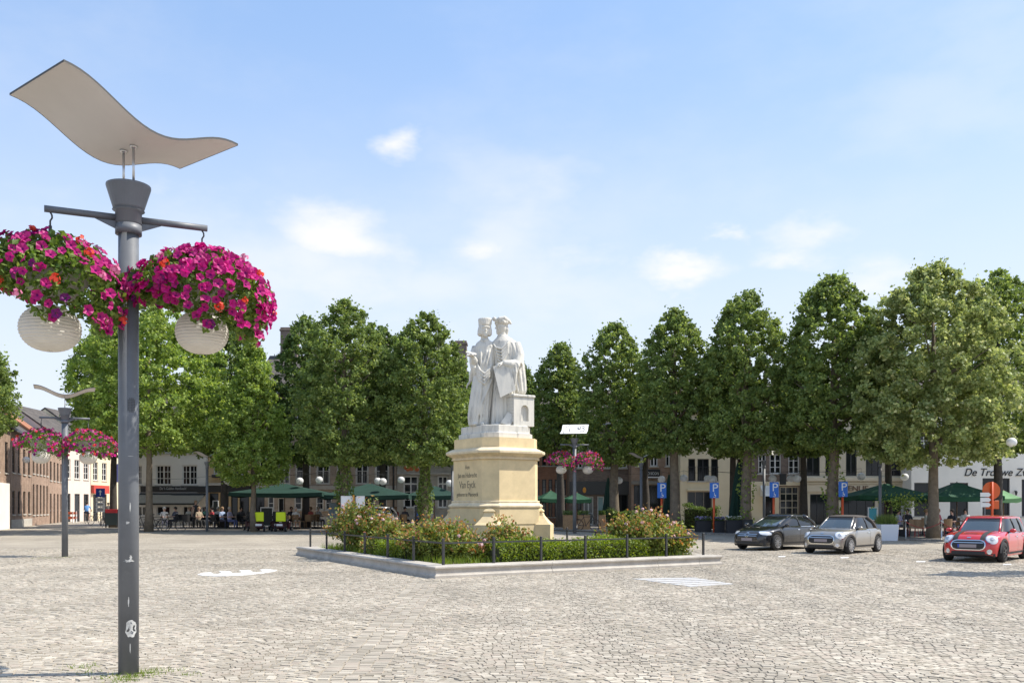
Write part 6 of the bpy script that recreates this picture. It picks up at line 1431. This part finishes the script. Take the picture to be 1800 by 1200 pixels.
# advertising trolley and barriers in the street
P = gp(196, 927); t = thing('ad_board', P, 'dark wheeled advertising board with red header at the street mouth', 'sign board')
MB().bbox(-.40, .40, -.05, .05, .18, 1.0, .01).build('panel', mat('dark_green_board', (.03, .05, .05), .6), t); q = MB().bbox(-.40, .40, -.06, .06, 1.003, 1.25, .01).build('header', mat('red_header', (.55, .02, .03), .5), t)
for sx in (-1, 1): MB().bbox(sx * .42 - .02, sx * .42 + .02, -.03, .03, .1, 1.25, .005).build('side_bar', M_BLACK, t); b_ = MB(); b_.ball((sx * .38, 0, .09), .09, 10, 8, (.5, 1, 1)); b_.build('wheel', M_TYRE, t)
for px, py in ((119, 919), (125, 918.5)):
    t = thing('street_barrier', gp(px, py), 'orange and white barrier left in the street, ' + ('nearer one' if px == 119 else 'farther one'), 'barrier'); 
    for zz in (.35, .75): MB().bbox(-.5, .5, -.02, .02, zz, zz + .2, .005).build('board', mat('barrier_orange', (.65, .14, .06), .6), t)
    for xx in (-.45, .45): MB().bbox(xx - .03, xx + .03, -.05, .05, 0, 1.0, .005).build('leg', M_SIGNW, t)
# furniture
M_RAT = mat('rattan', (.30, .19, .10), .7, var=.2, vscale=20); M_REDM = mat('red_metal', (.30, .03, .03), .4)
def chair_proto(m, fm, label, nm='terrace_chair'):
    t = thing(nm, (0, 0, 0), label, 'chair', 'terrace chairs'); MB().bbox(-.22, .22, -.22, .22, .42, .46, .01).build('seat', m, t)
    b_ = MB(); rings = []
    for k in range(7): a = R(-62 + k * 124 / 6); rings.append((math.sin(a) * .24, .05 + math.cos(a) * .2))
    b_.add([(x, y, .48) for x, y in rings] + [(x * 1.03, y * 1.05 + .03, .88) for x, y in rings] + [(x * .9, y * .9, .48) for x, y in rings] + [(x * .93, y * .95 + .03, .88) for x, y in rings], [(k, k + 1, k + 8, k + 7) for k in range(6)] + [(k + 14, k + 21, k + 22, k + 15) for k in range(6)] + [(k + 7, k + 8, k + 22, k + 21) for k in range(6)]); b_.build('backrest', m, t)
    for sx in (-1, 1):
        for sy in (-1, 1): MB().tube([(sx * .2, sy * .2, .44), (sx * .23, sy * .24, 0)], .014, 6).build('leg', fm, t)
    return t
def table_proto(m, label):
    t = thing('terrace_table', (0, 0, 0), label, 'table', 'terrace tables'); b_ = MB(); b_.lathe([(.36, .70), (.37, .72), (.36, .74)], 20); b_.build('table_top', m, t); MB().tube([(0, 0, .02), (0, 0, .70)], .03, 8).build('column', M_BLACK, t); b_ = MB(); b_.lathe([(.24, 0), (.22, .03), (.05, .05)], 16); b_.build('foot', M_BLACK, t); return t
used = {}
def put(proto_key, mk, px, py, rz, label):
    P = gp(px, py); P.z += .06
    if proto_key not in used: o = used[proto_key] = mk()
    else: o = copy_tree(used[proto_key])
    o.location = P; o.rotation_euler = (0, 0, rz); o['label'] = label; return o
ck = lambda: chair_proto(M_BLACK, M_BLACK, 'x'); cr = lambda: chair_proto(M_RAT, M_REDM, 'x'); cb = lambda: chair_proto(M_RAT, M_RAT, 'x'); tb = lambda: table_proto(M_BLACK, 'x'); tw = lambda: table_proto(mat('table_wood', (.28, .2, .13), .5), 'x')
for (px, py, rz, w_) in ((316, 930, 0.2, 'nearest the bicycles'), (328, 930.5, 3.3, 'second from the bicycles'), (352, 929.5, .1, 'left of the short cafe lamp'), (376, 930, 3.0, 'just right of the short cafe lamp'), (388, 929, .4, 'opposite the seated group'), (397, 930, 2.8, 'in front of the dark tree trunk'), (345, 927.5, 1.4, 'behind the cafe lamp, near the wall')): put('ck', ck, px, py, rz, 'black terrace chair ' + w_)
for (px, py, w_) in ((322, 929, 'beside the bicycles'), (366, 929, 'behind the short cafe lamp'), (383, 929.5, 'of the seated group by the trunk')): put('tb', tb, px, py, 0, 'black round terrace table ' + w_)
for (px, py, rz, w_) in ((531, 930, 1.4, 'right of the seated man in white'), (543, 930, 3.1, 'between the two left parasol poles'), (552, 929.5, .3, 'left of the tall rose bush'), (698, 929, 1.2, 'near the grey stone house'), (710, 929.5, 3.0, 'under the parasol near the stone house')): put('cb', cb, px, py, rz, 'brown rattan terrace chair ' + w_)
for (px, py, w_) in ((519, 929.5, 'beside the seated man in white'), (690, 928.5, 'with red cloth near the stone house')): put('tw', tw, px, py, 0, 'wooden round terrace table ' + w_)
for (px, py, rz, w_) in ((1580, 943.5, .3, 'behind the white planter'), (1604, 945, 3.0, 'left of the middle rope post'), (1616, 945.5, 2.7, 'facing the pale lime trunk'), (1630, 942, .5, 'close to the pale lime trunk'), (1664, 944, 3.1, 'right of the right-hand rope post'), (1685, 942, .2, 'below the right-hand parasol pole')): put('cr', cr, px, py, rz, 'rattan chair with red legs ' + w_)
for (px, py, w_) in ((1592, 942.5, 'behind the left rope post'), (1622, 942, 'left of the pale lime trunk'), (1675, 942.5, 'right of the pale lime trunk')): put('tb', tb, px, py, 0, 'black round table ' + w_)
# rope barrier posts
for i, px in enumerate((1592, 1655, 1708)):
    t = thing('rope_post', gp(px, 949 + i * 1.3), ('left', 'middle', 'right')[i] + ' steel rope post in front of the right terrace', 'post', 'rope posts'); b_ = MB(); b_.smooth = True; b_.lathe([(.16, 0), (.15, .02), (.03, .04), (.025, .9), (.05, .92), (.05, .97), (.02, 1.0)], 14); b_.build('post', M_STEEL, t)
t = thing('barrier_rope', gp(1592, 949), 'sagging dark red rope between the steel posts', 'rope'); b_ = MB(); b_.smooth = True; a0 = gp(1592, 949)
for (p, q) in ((gp(1592, 949), gp(1655, 950.3)), (gp(1655, 950.3), gp(1708, 951.6))): b_.tube([p.lerp(q, k / 10) - a0 + Vector((0, 0, .88 - .28 * math.sin(PI * k / 10))) for k in range(11)], .018, 6)
b_.build('rope', M_REDM, t)
# planters
def flowerbox(px, py, w_, h_, m, label, fl, nm='flower_box', leafc=None, hh=.22, d_=.45):
    P = gp(px, py); P.z += .05; t = thing(nm, P, label, 'planter', 'planter boxes'); b_ = MB(); b_.bbox(-w_ / 2, w_ / 2, -d_ / 2, d_ / 2, 0, h_, .015); b_.build('box', m, t); MB().bbox(-w_ / 2 - .02, w_ / 2 + .02, -d_ / 2 - .02, d_ / 2 + .02, h_ + .001, h_ + .03, .008).build('rim', m, t)
    rg_ = np.random.default_rng(int(px)); n = 420; P_ = np.stack([rg_.uniform(-w_ / 2, w_ / 2, n), rg_.uniform(-d_ / 2, d_ / 2, n), h_ + rg_.uniform(0, hh, n)], axis=1); V, F = leaf_cloud(P_, .09, rg_, -.3, None, .5); tag(link('foliage', arr_mesh('foliage', V, F, leafc or LD), t), kind='stuff')
    if fl:
        n = 130; P_ = np.stack([rg_.uniform(-w_ / 2, w_ / 2, n), rg_.uniform(-d_ / 2, d_ / 2, n), h_ + rg_.uniform(hh * .5, hh * 1.1, n)], axis=1); V, F = leaf_cloud(P_, .075, rg_, 0, None, .9); tag(link('blossoms', arr_mesh('blossoms', V, F, fl), t), kind='stuff')
    return t
M_LIL = mat('lilac_petals', (.42, .34, .66), .6, island=.2, trans=.2); M_WFL = mat('white_petals', (.8, .78, .76), .6, island=.1, trans=.2)
flowerbox(1236, 936, .85, .62, M_BLACK, 'black flower box with lilac flowers left of the second parking sign', M_LIL); flowerbox(1264, 937, .55, .62, M_BLACK, 'black flower box with lilac flowers right of the second parking sign', M_LIL); flowerbox(1290, 938, .85, .68, M_BLACK, 'black flower box with white flowers under the folded parasol', M_WFL)
M_PALLET = mat('wooden_crate_boards', (.36, .22, .11), .8, var=.25, vscale=8)
for px, lab in ((1000, 'left of the lamp pole'), (1026, 'right of the lamp pole'), (1058, 'farthest right, behind the bicycle')): flowerbox(px, 931.5, .72 if px < 1050 else .4, .85, M_PALLET, 'wooden crate planter ' + lab, None, 'crate_planter', None, .3)
hedge(gp(1204, 930), gp(1264, 931), .6, 1.35, 'dark clipped hedge in front of the cream house', 83, LD, 2600, .11); hedge(gp(1071, 931), gp(1112, 931.5), .8, 1.15, 'dark ivy hedge at the foot of the lime right of the lamp', 84, LD, 2600, .11)
P = gp(1558, 949.5); t = thing('grass_planter', P, 'tall white square planter with upright green grass', 'planter'); b_ = MB(); b_.add([(-.38, -.38, 0), (.38, -.38, 0), (.38, .38, 0), (-.38, .38, 0), (-.43, -.43, .78), (.43, -.43, .78), (.43, .43, .78), (-.43, .43, .78)], [(0, 3, 2, 1), (4, 5, 6, 7), (0, 1, 5, 4), (1, 2, 6, 5), (2, 3, 7, 6), (3, 0, 4, 7)]); b_.build('pot', mat('white_pot', (.66, .68, .72), .5), t)
rg_ = np.random.default_rng(2); n = 900; B_ = np.stack([rg_.uniform(-.36, .36, n), rg_.uniform(-.36, .36, n), np.full(n, .76)], axis=1); a = rg_.uniform(0, 2 * PI, n); dx = np.stack([np.cos(a) * .012, np.sin(a) * .012, 0 * a], axis=1); T_ = B_ + np.stack([B_[:, 0] * .35 + rg_.normal(size=n) * .05, B_[:, 1] * .35 + rg_.normal(size=n) * .05, rg_.uniform(.3, .58, n)], axis=1)
tag(link('grass_blades', arr_mesh('grass_blades', np.stack([B_ - dx, B_ + dx, T_], axis=1), (np.arange(n) * 3)[:, None] + np.array([0, 1, 2])[None], LG), t), kind='stuff')
P = gp(1588, 944); t = thing('potted_shrub', P, 'small yellow-leaved shrub behind the white planter', 'shrub'); b_ = MB(); b_.lathe([(.2, 0), (.26, .4), (.22, .4)], 14); b_.build('pot', M_BLACK, t); MB().tube([(0, 0, .3), (.05, 0, 1.5)], .03, 6).build('stem', M_BARK, t)
Pq = rg_.normal(size=(500, 3)) * np.array([.55, .3, .22]) + np.array([0, 0, 1.75]); V, F = leaf_cloud(Pq, .13, rg_, .2, None, .6); link('crown', arr_mesh('crown', V, F, LY), t)
# boards
def board(px, py, w_, z0, z1, fm, pm, label, nm='menu_board', tilt=0.0, Y=None, rz=0, lines=True):
    P = gp(px, py) if Y is None else Vector(((px - 900) / FP * Y, Y, gz(Y))); P.z += .05; t = thing(nm, P, label, 'sign board', None, rz); Mx = Matrix.Rotation(tilt, 4, 'X'); b_ = MB(); f = .05
    for a in ((-w_ / 2, -w_ / 2 + f, z0, z1), (w_ / 2 - f, w_ / 2, z0, z1), (-w_ / 2 + f, w_ / 2 - f, z1 - f, z1), (-w_ / 2 + f, w_ / 2 - f, z0, z0 + f)): b_.box(a[0], a[1], -.03, .03, a[2], a[3], Mx)
    b_.box(-w_ / 2 + .02, -w_ / 2 + .06, 0, .03, 0, z0, Mx) if z0 > .05 else None; b_.box(w_ / 2 - .06, w_ / 2 - .02, 0, .03, 0, z0, Mx) if z0 > .05 else None
    b_.build('frame', fm, t); pn = MB().box(-w_ / 2 + f, w_ / 2 - f, -.015, .015, z0 + f, z1 - f, Mx).build('panel', pm, t)
    return t
M_CHALK = mat('chalkboard', (.035, .04, .038), .8, var=.5, vscale=14); M_PANELW = mat('white_panel', (.80, .80, .79), .6)
board(469, 931, .78, .18, 1.35, M_SIGNW, M_CHALK, 'large white-framed chalkboard behind the mobility scooters'); board(379, 926, .4, .9, 1.8, M_SIGNW, M_CHALK, 'narrow white-framed chalkboard behind the cafe guests'); board(538, 926, .45, 1.0, 1.85, M_BLACK, M_CHALK, 'black menu board on posts beside the parasol pole')
board(613, 937, .85, .9, 2.0, M_SIGNW, M_PANELW, 'white display panel left of the orange post behind the roses', 'display_panel'); board(630, 937, .7, .9, 2.0, M_SIGNW, M_PANELW, 'white display panel right of the orange post behind the roses', 'display_panel')
t = thing('orange_post', gp(621.5, 937.3), 'ochre post between the two white display panels', 'post'); MB().bbox(-.05, .05, -.05, .05, 0, 2.1, .01).build('post', mat('ochre_paint', (.55, .27, .04), .6), t)
board(584, 929, .62, .7, 1.75, M_SIGNW, mat('pale_blue_panel', (.45, .58, .66), .5), 'tilted pale blue information panel beside the tall rose bush', 'info_panel', R(-20)); board(732, 929, .34, .1, 1.45, M_SIGNW, M_GLASS, 'narrow white sign frame left of the pedestal', 'sign_frame')
board(1534, 942, .5, .75, 1.45, M_SIGNW, mat('teal_menu', (.05, .35, .42), .4), 'lectern menu with teal page left of the white planter', 'menu_stand'); board(1315, 939, .5, .1, .75, M_BLACK, M_CHALK, 'small slate board on the ground by the black car', 'menu_board')
# lanterns strung under the trees
LN = [(400, 845, 57), (487, 845, 58), (527, 845, 56), (561, 843, 57), (664, 845, 58), (673, 846, 56), (705, 843, 59), (790, 849, 58), (1088, 844, 57), (1163, 842, 55), (1202, 840, 55), (1244, 841, 54.5), (1254, 842, 53.5), (1358, 841, 53), (1390, 841, 53.5), (1401, 841, 52), (1514, 837, 52), (1590, 838, 54), (1778, 777, 42), (46, 808, 60)]
wh = ['left of the dark trunk by the cafe lamp', 'above the mobility scooters', 'above the left parasol peak', 'right of the dark trunk over the left parasol', 'left one of the pair over the middle parasol', 'right one of the pair over the middle parasol', 'by the drainpipe of the brick house', 'against the dark trunk beside the pedestal', 'by the lime right of the lamp', 'above the first parking sign', 'beside the trunk left of the cream house', 'left one of the pair on the cream house', 'right one of the pair on the cream house', 'left of the hanging black sign', 'left one of the pair on the brick house', 'right one of the pair on the brick house', 'on the beige restaurant front', 'half hidden at the white cafe corner', 'highest, near the right picture edge', 'in the street at the far left']
for (px, py, Y), w_ in zip(LN, wh):
    q = at(px, py, Y); lantern(q, 'white round paper lantern ' + w_, .235, .21, M_WPAPER, .25, 14, 'white lanterns under the trees')
def cable(pts, label):
    t = thing('lantern_cable', pts[0], label, 'cable', 'lantern cables'); b_ = MB(); P0 = pts[0]
    for p, q in zip(pts, pts[1:]): b_.tube([p.lerp(q, k / 8) - P0 - Vector((0, 0, .12 * math.sin(PI * k / 8))) for k in range(9)], .008, 4)
    b_.build('wire', M_BLACK, t)
def lpt(i): q = at(*LN[i]); return q + Vector((0, 0, .46))
cable([at(262, 842, 55)] + [lpt(i) for i in (0, 1, 3, 4, 6, 7)], 'thin black cable holding the lanterns left of the monument'); cable([at(445, 838, 55), lpt(2), lpt(5)], 'thin black cable between the two left parasols'); cable([lpt(i) for i in (8, 9, 10, 11, 13, 14, 17)], 'thin black cable holding the rear lanterns on the right'); cable([lpt(12), lpt(15), lpt(16)], 'thin black cable holding the front lanterns on the right')
cable([lpt(18), at(1640, 780, 46)], 'thin black cable to the lantern at the right edge'); cable([lpt(19), at(20, 790, 60)], 'thin black cable to the lantern in the street')
# mobility scooters, bicycles
M_HIVIS = mat('hi_vis_yellow', (.72, .85, .02), .7); M_SCO = mat('dark_scooter_plastic', (.05, .012, .015), .4)
def scooter(vest):
    t = thing('mobility_scooter', (0, 0, 0), 'x', 'mobility scooter', 'mobility scooters')     # rear towards the square
    for sx in (-1, 1):
        for yy in (-.45, .5): b_ = MB(); b_.smooth = True; b_.tube([(sx * .30 - .05, yy, .15), (sx * .30 + .05, yy, .15)], .15, 16); w_ = b_.build('wheel', M_TYRE, t); MB().tube([(sx * .30 - .055, yy, .15), (sx * .30 + .055, yy, .15)], .07, 10).build('hub', M_RIM, w_)
    b_ = MB(); b_.bbox(-.27, .27, -.6, -.1, .2, .5, .06); b_.bbox(-.26, .26, -.1, .5, .14, .22, .02); b_.bbox(-.25, .25, .4, .62, .2, .6, .06); b_.build('body', M_SCO, t); MB().bbox(-.18, .18, -.64, -.6, .33, .45, .01).build('rear_light', M_LIGHT, t)
    b_ = MB(); b_.bbox(-.25, .25, -.4, .05, .55, .66, .04); b_.build('seat', M_BLACK, t); b_ = MB(); b_.bbox(-.24, .24, -.44, -.34, .66, 1.15, .04); b_.build('backrest', M_BLACK, t)
    if vest: MB().bbox(-.28, .28, -.475, -.32, .58, 1.12, .03).build('hi_vis_cover', M_HIVIS, t)
    MB().tube([(0, .5, .55), (0, .35, .98)], .03, 8).build('steering_column', M_BLACK, t); MB().tube([(-.28, .3, 1.0), (0, .36, 1.0), (.28, .3, 1.0)], .018, 8).build('handlebar', M_BLACK, t)
    for sx in (-1, 1): MB().tube([(sx * .28, .32, 1.0), (sx * .36, .34, 1.22)], .008, 5).build('mirror_stem', M_BLACK, t)
    MB().bbox(-.17, .17, .52, .74, .7, .92, .02).build('basket', M_RAT if vest else M_BLACK, t)
    return t
for px, py, v, rz, lab in ((455, 933.5, True, .25, 'mobility scooter with a hi-vis cover in front of the chalkboard'), (498, 933.5, True, -.1, 'mobility scooter with a hi-vis cover beside the seated man'), (442, 933, False, .5, 'dark mobility scooter left of the hi-vis one'), (485, 933, False, .4, 'dark mobility scooter between the two hi-vis ones')):
    o = scooter(v); P = gp(px, py); o.location = P + Vector((0, 0, .0)); o.rotation_euler = (0, 0, rz); o['label'] = lab
def bicycle():
    t = thing('bicycle', (0, 0, 0), 'x', 'bicycle', 'parked bicycles')
    for x in (-.53, .53):
        b_ = MB(); b_.tube([(x + math.cos(2 * PI * k / 24) * .33, 0, .34 + math.sin(2 * PI * k / 24) * .33) for k in range(25)], .017, 6); w_ = b_.build('wheel', M_TYRE, t)
        b_ = MB(); [b_.tube([(x, 0, .34), (x + math.cos(a) * .32, 0, .34 + math.sin(a) * .32)], .003, 3) for a in [2 * PI * k / 14 for k in range(14)]]; b_.build('spokes', M_RIM, w_)
    b_ = MB(); pt = dict(r=(-.53, 0, .34), b=(-.05, 0, .30), s=(-.20, 0, .82), h=(.36, 0, .86), f=(.53, 0, .34))
    for a, c_ in (('r', 'b'), ('b', 's'), ('r', 's'), ('b', 'h'), ('s', 'h'), ('h', 'f')): b_.tube([pt[a], pt[c_]], .016, 6)
    b_.tube([(-.20, 0, .82), (-.22, 0, .95)], .014, 6); b_.tube([(.36, 0, .86), (.33, 0, 1.02)], .014, 6); b_.build('frame', M_BLACK, t)
    b_ = MB(); b_.ball((-.24, 0, .98), .1, 10, 6, (1.3, .75, .35)); b_.build('saddle', M_BLACK, t); MB().tube([(.20, -.28, 1.03), (.33, -.15, 1.05), (.34, 0, 1.03), (.33, .15, 1.05), (.20, .28, 1.03)], .012, 6).build('handlebar', M_STEEL, t); MB().tube([(-.05, -.12, .3), (-.05, .12, .3)], .02, 6).build('pedals', M_BLACK, t); MB().bbox(-.8, -.35, -.06, .06, .70, .72, .005).build('carrier', M_BLACK, t)
    return t
bp_ = None
for px, py, rz, lab in ((254, 933.2, .15, 'bicycle at the left, against the dark lime trunk'), (276, 933.5, -.2, 'bicycle right of the trunk, in front of the man in white'), (302, 933.2, .1, 'bicycle nearest the first cafe table'), (183, 926, 2.2, 'bicycle leaning by the one-way sign'), (1031, 932.5, .25, 'bicycle in front of the wooden crate planters'), (169, 922, 1.2, 'pale bicycle beyond the one-way sign')):
    o = bicycle() if bp_ is None else copy_tree(bp_); bp_ = bp_ or o; o.location = gp(px, py); o.rotation_euler = (R(4), 0, rz); o['label'] = lab
# people
M_SKIN = mat('skin', (.55, .33, .24), .6)
def cloth(c): return mat('cloth_%d_%d_%d' % tuple(int(x * 255) for x in c), c, .85, var=.12, vscale=9)
def person(P, rz, pose, top, legs, hair, label, sleeve=True, shorts=False):
    """one skinned body; joints in metres, facing -y"""
    t = thing('person', P, label, 'person', None, rz); sit = pose in ('sit', 'cycle'); hz_ = {'sit': .52, 'cycle': .98, 'stand': .93, 'walk': .92}[pose]; ln = {'sit': .03, 'cycle': -.18, 'stand': 0, 'walk': -.02}[pose]
    J = []; E = []; Rd = []; Kd = []
    def j(p, r_, k, par=None):
        J.append(Vector(p)); Rd.append(r_); Kd.append(k)
        if par is not None: E.append((par, len(J) - 1))
        return len(J) - 1
    pel = j((0, 0, hz_), .135, 'legs'); wa = j((0, ln * .3, hz_ + .2), .125, 'top', pel); ch = j((0, ln * .8, hz_ + .40), .145, 'top', wa); nb = j((0, ln, hz_ + .53), .07, 'top', ch); nk = j((0, ln - .01, hz_ + .60), .052, 'skin', nb); hd = j((0, ln - .03, hz_ + .70), .092, 'skin', nk); tp = j((0, ln - .02, hz_ + .80), .075, 'skin', hd); j((0, ln - .135, hz_ + .70), .014, 'skin', hd)
    for sg in (-1, 1):
        sh = j((sg * .17, ln * .9, hz_ + .47), .062, 'top', ch)
        if pose == 'sit': el, ha = (sg * .24, ln - .06, hz_ + .22), (sg * .12, ln - .28, hz_ + .22)
        elif pose == 'cycle': el, ha = (sg * .24, ln - .2, hz_ + .25), (sg * .24, ln - .38, hz_ + .12)
        else: el, ha = (sg * .23, .02 * sg, hz_ + .2), (sg * .24, -.06 - .03 * sg, hz_ - .04)
        e_ = j(el, .046, 'top' if sleeve else 'skin', sh); hw_ = j(ha, .032, 'skin', e_); d = (Vector(ha) - Vector(el)).normalized(); pm = j(Vector(ha) + d * .07, .030, 'skin', hw_); sd2 = d.cross(Vector((0, 0, 1))).normalized()
        for k in range(4): f1 = j(Vector(ha) + d * .12 + sd2 * (k - 1.5) * .02, .009, 'skin', pm); j(Vector(ha) + d * (.155 - abs(k - 1.3) * .01) + sd2 * (k - 1.5) * .021 - Vector((0, 0, .02)), .008, 'skin', f1)
        j(Vector(ha) + d * .07 + sd2 * -sg * .05, .010, 'skin', hw_)
        hp = j((sg * .095, 0, hz_ - .04), .092, 'legs', pel)
        if sit: kn, an = (sg * .12, -.42, hz_ - .02 - (.1 if pose == 'cycle' else 0)), (sg * .12, -.40 if pose == 'sit' else -.22, .09 if pose == 'sit' else .32 + .2 * (sg > 0))
        elif pose == 'walk': kn, an = (sg * .1, -.12 * sg - .05, hz_ * .53), (sg * .1, .20 * sg * -1 + .05, .09)
        else: kn, an = (sg * .1, -.02, hz_ * .53), (sg * .1, .02, .09)
        kk = j(kn, .062, 'legs', hp); aa = j(an, .04, 'skin' if shorts else 'legs', kk); j((an[0], an[1] - .15, an[2] - .05), .035, 'shoe', aa)
    me = bpy.data.meshes.new('body'); me.from_pydata(J, E, []); o = bpy.data.objects.new('body', me); COL.objects.link(o); md = o.modifiers.new('skin', 'SKIN'); md.use_smooth_shade = True
    for i, sv in enumerate(me.skin_vertices[0].data): sv.radius = (Rd[i], Rd[i]); sv.use_root = (i == 0)
    ss = o.modifiers.new('sub', 'SUBSURF'); ss.levels = 1; ss.render_levels = 1
    m2 = evaluated_mesh(o); bpy.data.objects.remove(o); kinds = ['top', 'legs', 'skin', 'shoe']; m2.materials.clear()
    for m in (cloth(top), cloth(legs), M_SKIN, M_BLACK): m2.materials.append(m)
    seg = [(J[a], J[b2], Kd[b2] if not (Kd[b2] == 'top' and Kd[a] == 'skin') else 'skin') for a, b2 in E]
    for f in m2.polygons:
        c_ = f.center; best = min(seg, key=lambda s_: (lambda a, b2: ((a + (b2 - a) * max(0, min(1, (c_ - a).dot(b2 - a) / max((b2 - a).length_squared, 1e-6)))) - c_).length)(s_[0], s_[1])); f.material_index = kinds.index(best[2])
    body = link('body', m2, t)
    b_ = MB(); b_.smooth = True; h0 = J[hd]; b_.ball(h0 + Vector((0, .025, .05)), .112, 12, 8, (.95, 1.0, .95)); hair_o = fix(b_.build('hair', mat('hair_%d' % int(hair[0] * 999), hair, .8), t))
    return t
G_, B_, D_, W_ = (.5, .48, .45), (.25, .16, .09), (.03, .025, .02), (.7, .69, .66)
def sitter(px, py, rz, top, legs, hair, label, **kw): P = gp(px, py); P.z += .06; return person(P, rz, 'sit', top, legs, hair, label, **kw)
sitter(289, 930.5, .4, W_, (.10, .10, .14), (.6, .58, .55), 'grey-haired seated man in white among the bicycles'); sitter(350, 931, .9, (.35, .28, .2), (.03, .03, .03), B_, 'seated person in a brown top left of the cafe lamp pole')
sitter(372, 930, -.8, (.5, .06, .07), (.1, .1, .12), D_, 'seated person in red right of the cafe lamp pole'); sitter(391, 930.2, 1.0, (.30, .38, .55), (.05, .05, .08), B_, 'seated person in pale blue at the group by the trunk')
sitter(404, 930.5, 1.3, (.50, .46, .60), (.12, .14, .3), (.45, .4, .35), 'seated person in lilac shirt against the dark trunk'); sitter(520, 931, .5, W_, (.5, .47, .4), (.5, .45, .42), 'seated man in white shirt right of the hi-vis scooters', shorts=True)
sitter(512, 929, .2, (.03, .03, .04), (.03, .03, .04), D_, 'seated person in black behind the man in the white shirt'); sitter(695, 929, -.4, (.45, .04, .05), (.05, .05, .06), B_, 'seated person in red near the grey stone house'); sitter(738, 929.5, .8, (.03, .12, .5), (.05, .05, .07), D_, 'seated person in bright blue left of the pedestal')
sitter(1580, 943, .6, (.36, .34, .52), (.08, .08, .1), D_, 'seated person in lavender behind the white planter'); sitter(1595, 941.5, -.4, (.04, .04, .05), (.04, .04, .05), D_, 'dark-haired seated person in black behind the rope post'); sitter(1629, 943, 1.2, (.5, .5, .42), (.1, .1, .1), B_, 'seated person in pale olive left of the pale lime trunk'); sitter(1673, 943.5, -1.0, (.03, .035, .05), (.04, .04, .05), D_, 'seated person in dark clothes right of the pale lime trunk')
P = gp(344, 929); P.z += .06; person(P, .5, 'stand', (.04, .04, .045), (.04, .04, .045), B_, 'standing waiter in black leaning over the cafe table', sleeve=False)
P = gp(190, 918); person(P, PI, 'walk', (.16, .15, .13), (.06, .06, .07), D_, 'person in grey-brown behind the advertising board')
P = gp(153, 919.5); o = copy_tree(bp_); o.location = P; o.rotation_euler = (0, 0, PI / 2 + .2); o['label'] = 'bicycle ridden by the person in blue'
person(P + Vector((.0, -.1, .0)), PI + .2, 'cycle', (.12, .30, .62), (.03, .04, .09), D_, 'cyclist in a light blue shirt riding away up the street', shorts=True)

for (px, py, rz, tc_, lc_, hr_, lab) in ((308, 929.5, -.5, (.06, .07, .10), (.05, .05, .06), D_, 'seated person in navy between the bicycles and the first table'), (333, 928.5, .6, (.55, .50, .42), (.10, .10, .12), B_, 'seated person in beige at the first cafe table'), (361, 928.5, -.3, (.10, .28, .20), (.06, .06, .07), D_, 'seated person in dark green just behind the cafe lamp pole'),
        (383, 928.3, .1, (.62, .60, .58), (.12, .12, .15), (.4, .38, .35), 'seated person in pale grey at the back of the group by the trunk'), (424, 929, .8, (.08, .08, .09), (.06, .06, .08), D_, 'seated person in black left of the scooters'), (546, 929, -.6, (.50, .12, .10), (.06, .06, .07), B_, 'seated person in brick red under the left parasol edge'),
        (560, 928.6, .9, (.60, .58, .55), (.2, .2, .24), (.45, .4, .35), 'seated person in off-white left of the pale blue panel'), (712, 928.8, .5, (.12, .12, .14), (.05, .05, .06), D_, 'seated person in charcoal under the parasol near the stone house'), (1650, 941, .7, (.45, .10, .12), (.08, .08, .1), B_, 'seated person in dark red behind the pale lime trunk'), (1697, 942, -.5, (.55, .55, .52), (.1, .1, .12), D_, 'seated person in light grey under the right-hand parasol')):
    sitter(px, py, rz, tc_, lc_, hr_, lab)
for (px, py, rz, w_) in ((308, 930, -.5, 'under the person in navy'), (333, 929, .6, 'under the person in beige'), (361, 929, -.3, 'under the person in dark green'), (383, 928.7, .1, 'at the back of the group by the trunk'), (424, 929.4, .8, 'left of the scooters'), (412, 929, 2.6, 'between the trunk and the scooters')): put('ck', ck, px, py, rz, 'black terrace chair ' + w_)
for (px, py, rz, w_) in ((546, 929.4, -.6, 'under the person in brick red'), (560, 929, .9, 'left of the pale blue panel'), (712, 929.2, .5, 'under the person in charcoal'), (520, 931.3, .5, 'under the man in the white shirt')): put('cb', cb, px, py, rz, 'brown rattan terrace chair ' + w_)
for (px, py, w_) in ((418, 929.2, 'left of the scooters'), (341, 930, 'in front of the standing waiter')): put('tb', tb, px, py, 0, 'black round terrace table ' + w_)
for (px, py, w_) in ((553, 929, 'between the two guests under the left parasol'), (704, 929.3, 'under the parasol near the stone house')): put('tw', tw, px, py, 0, 'wooden round terrace table ' + w_)
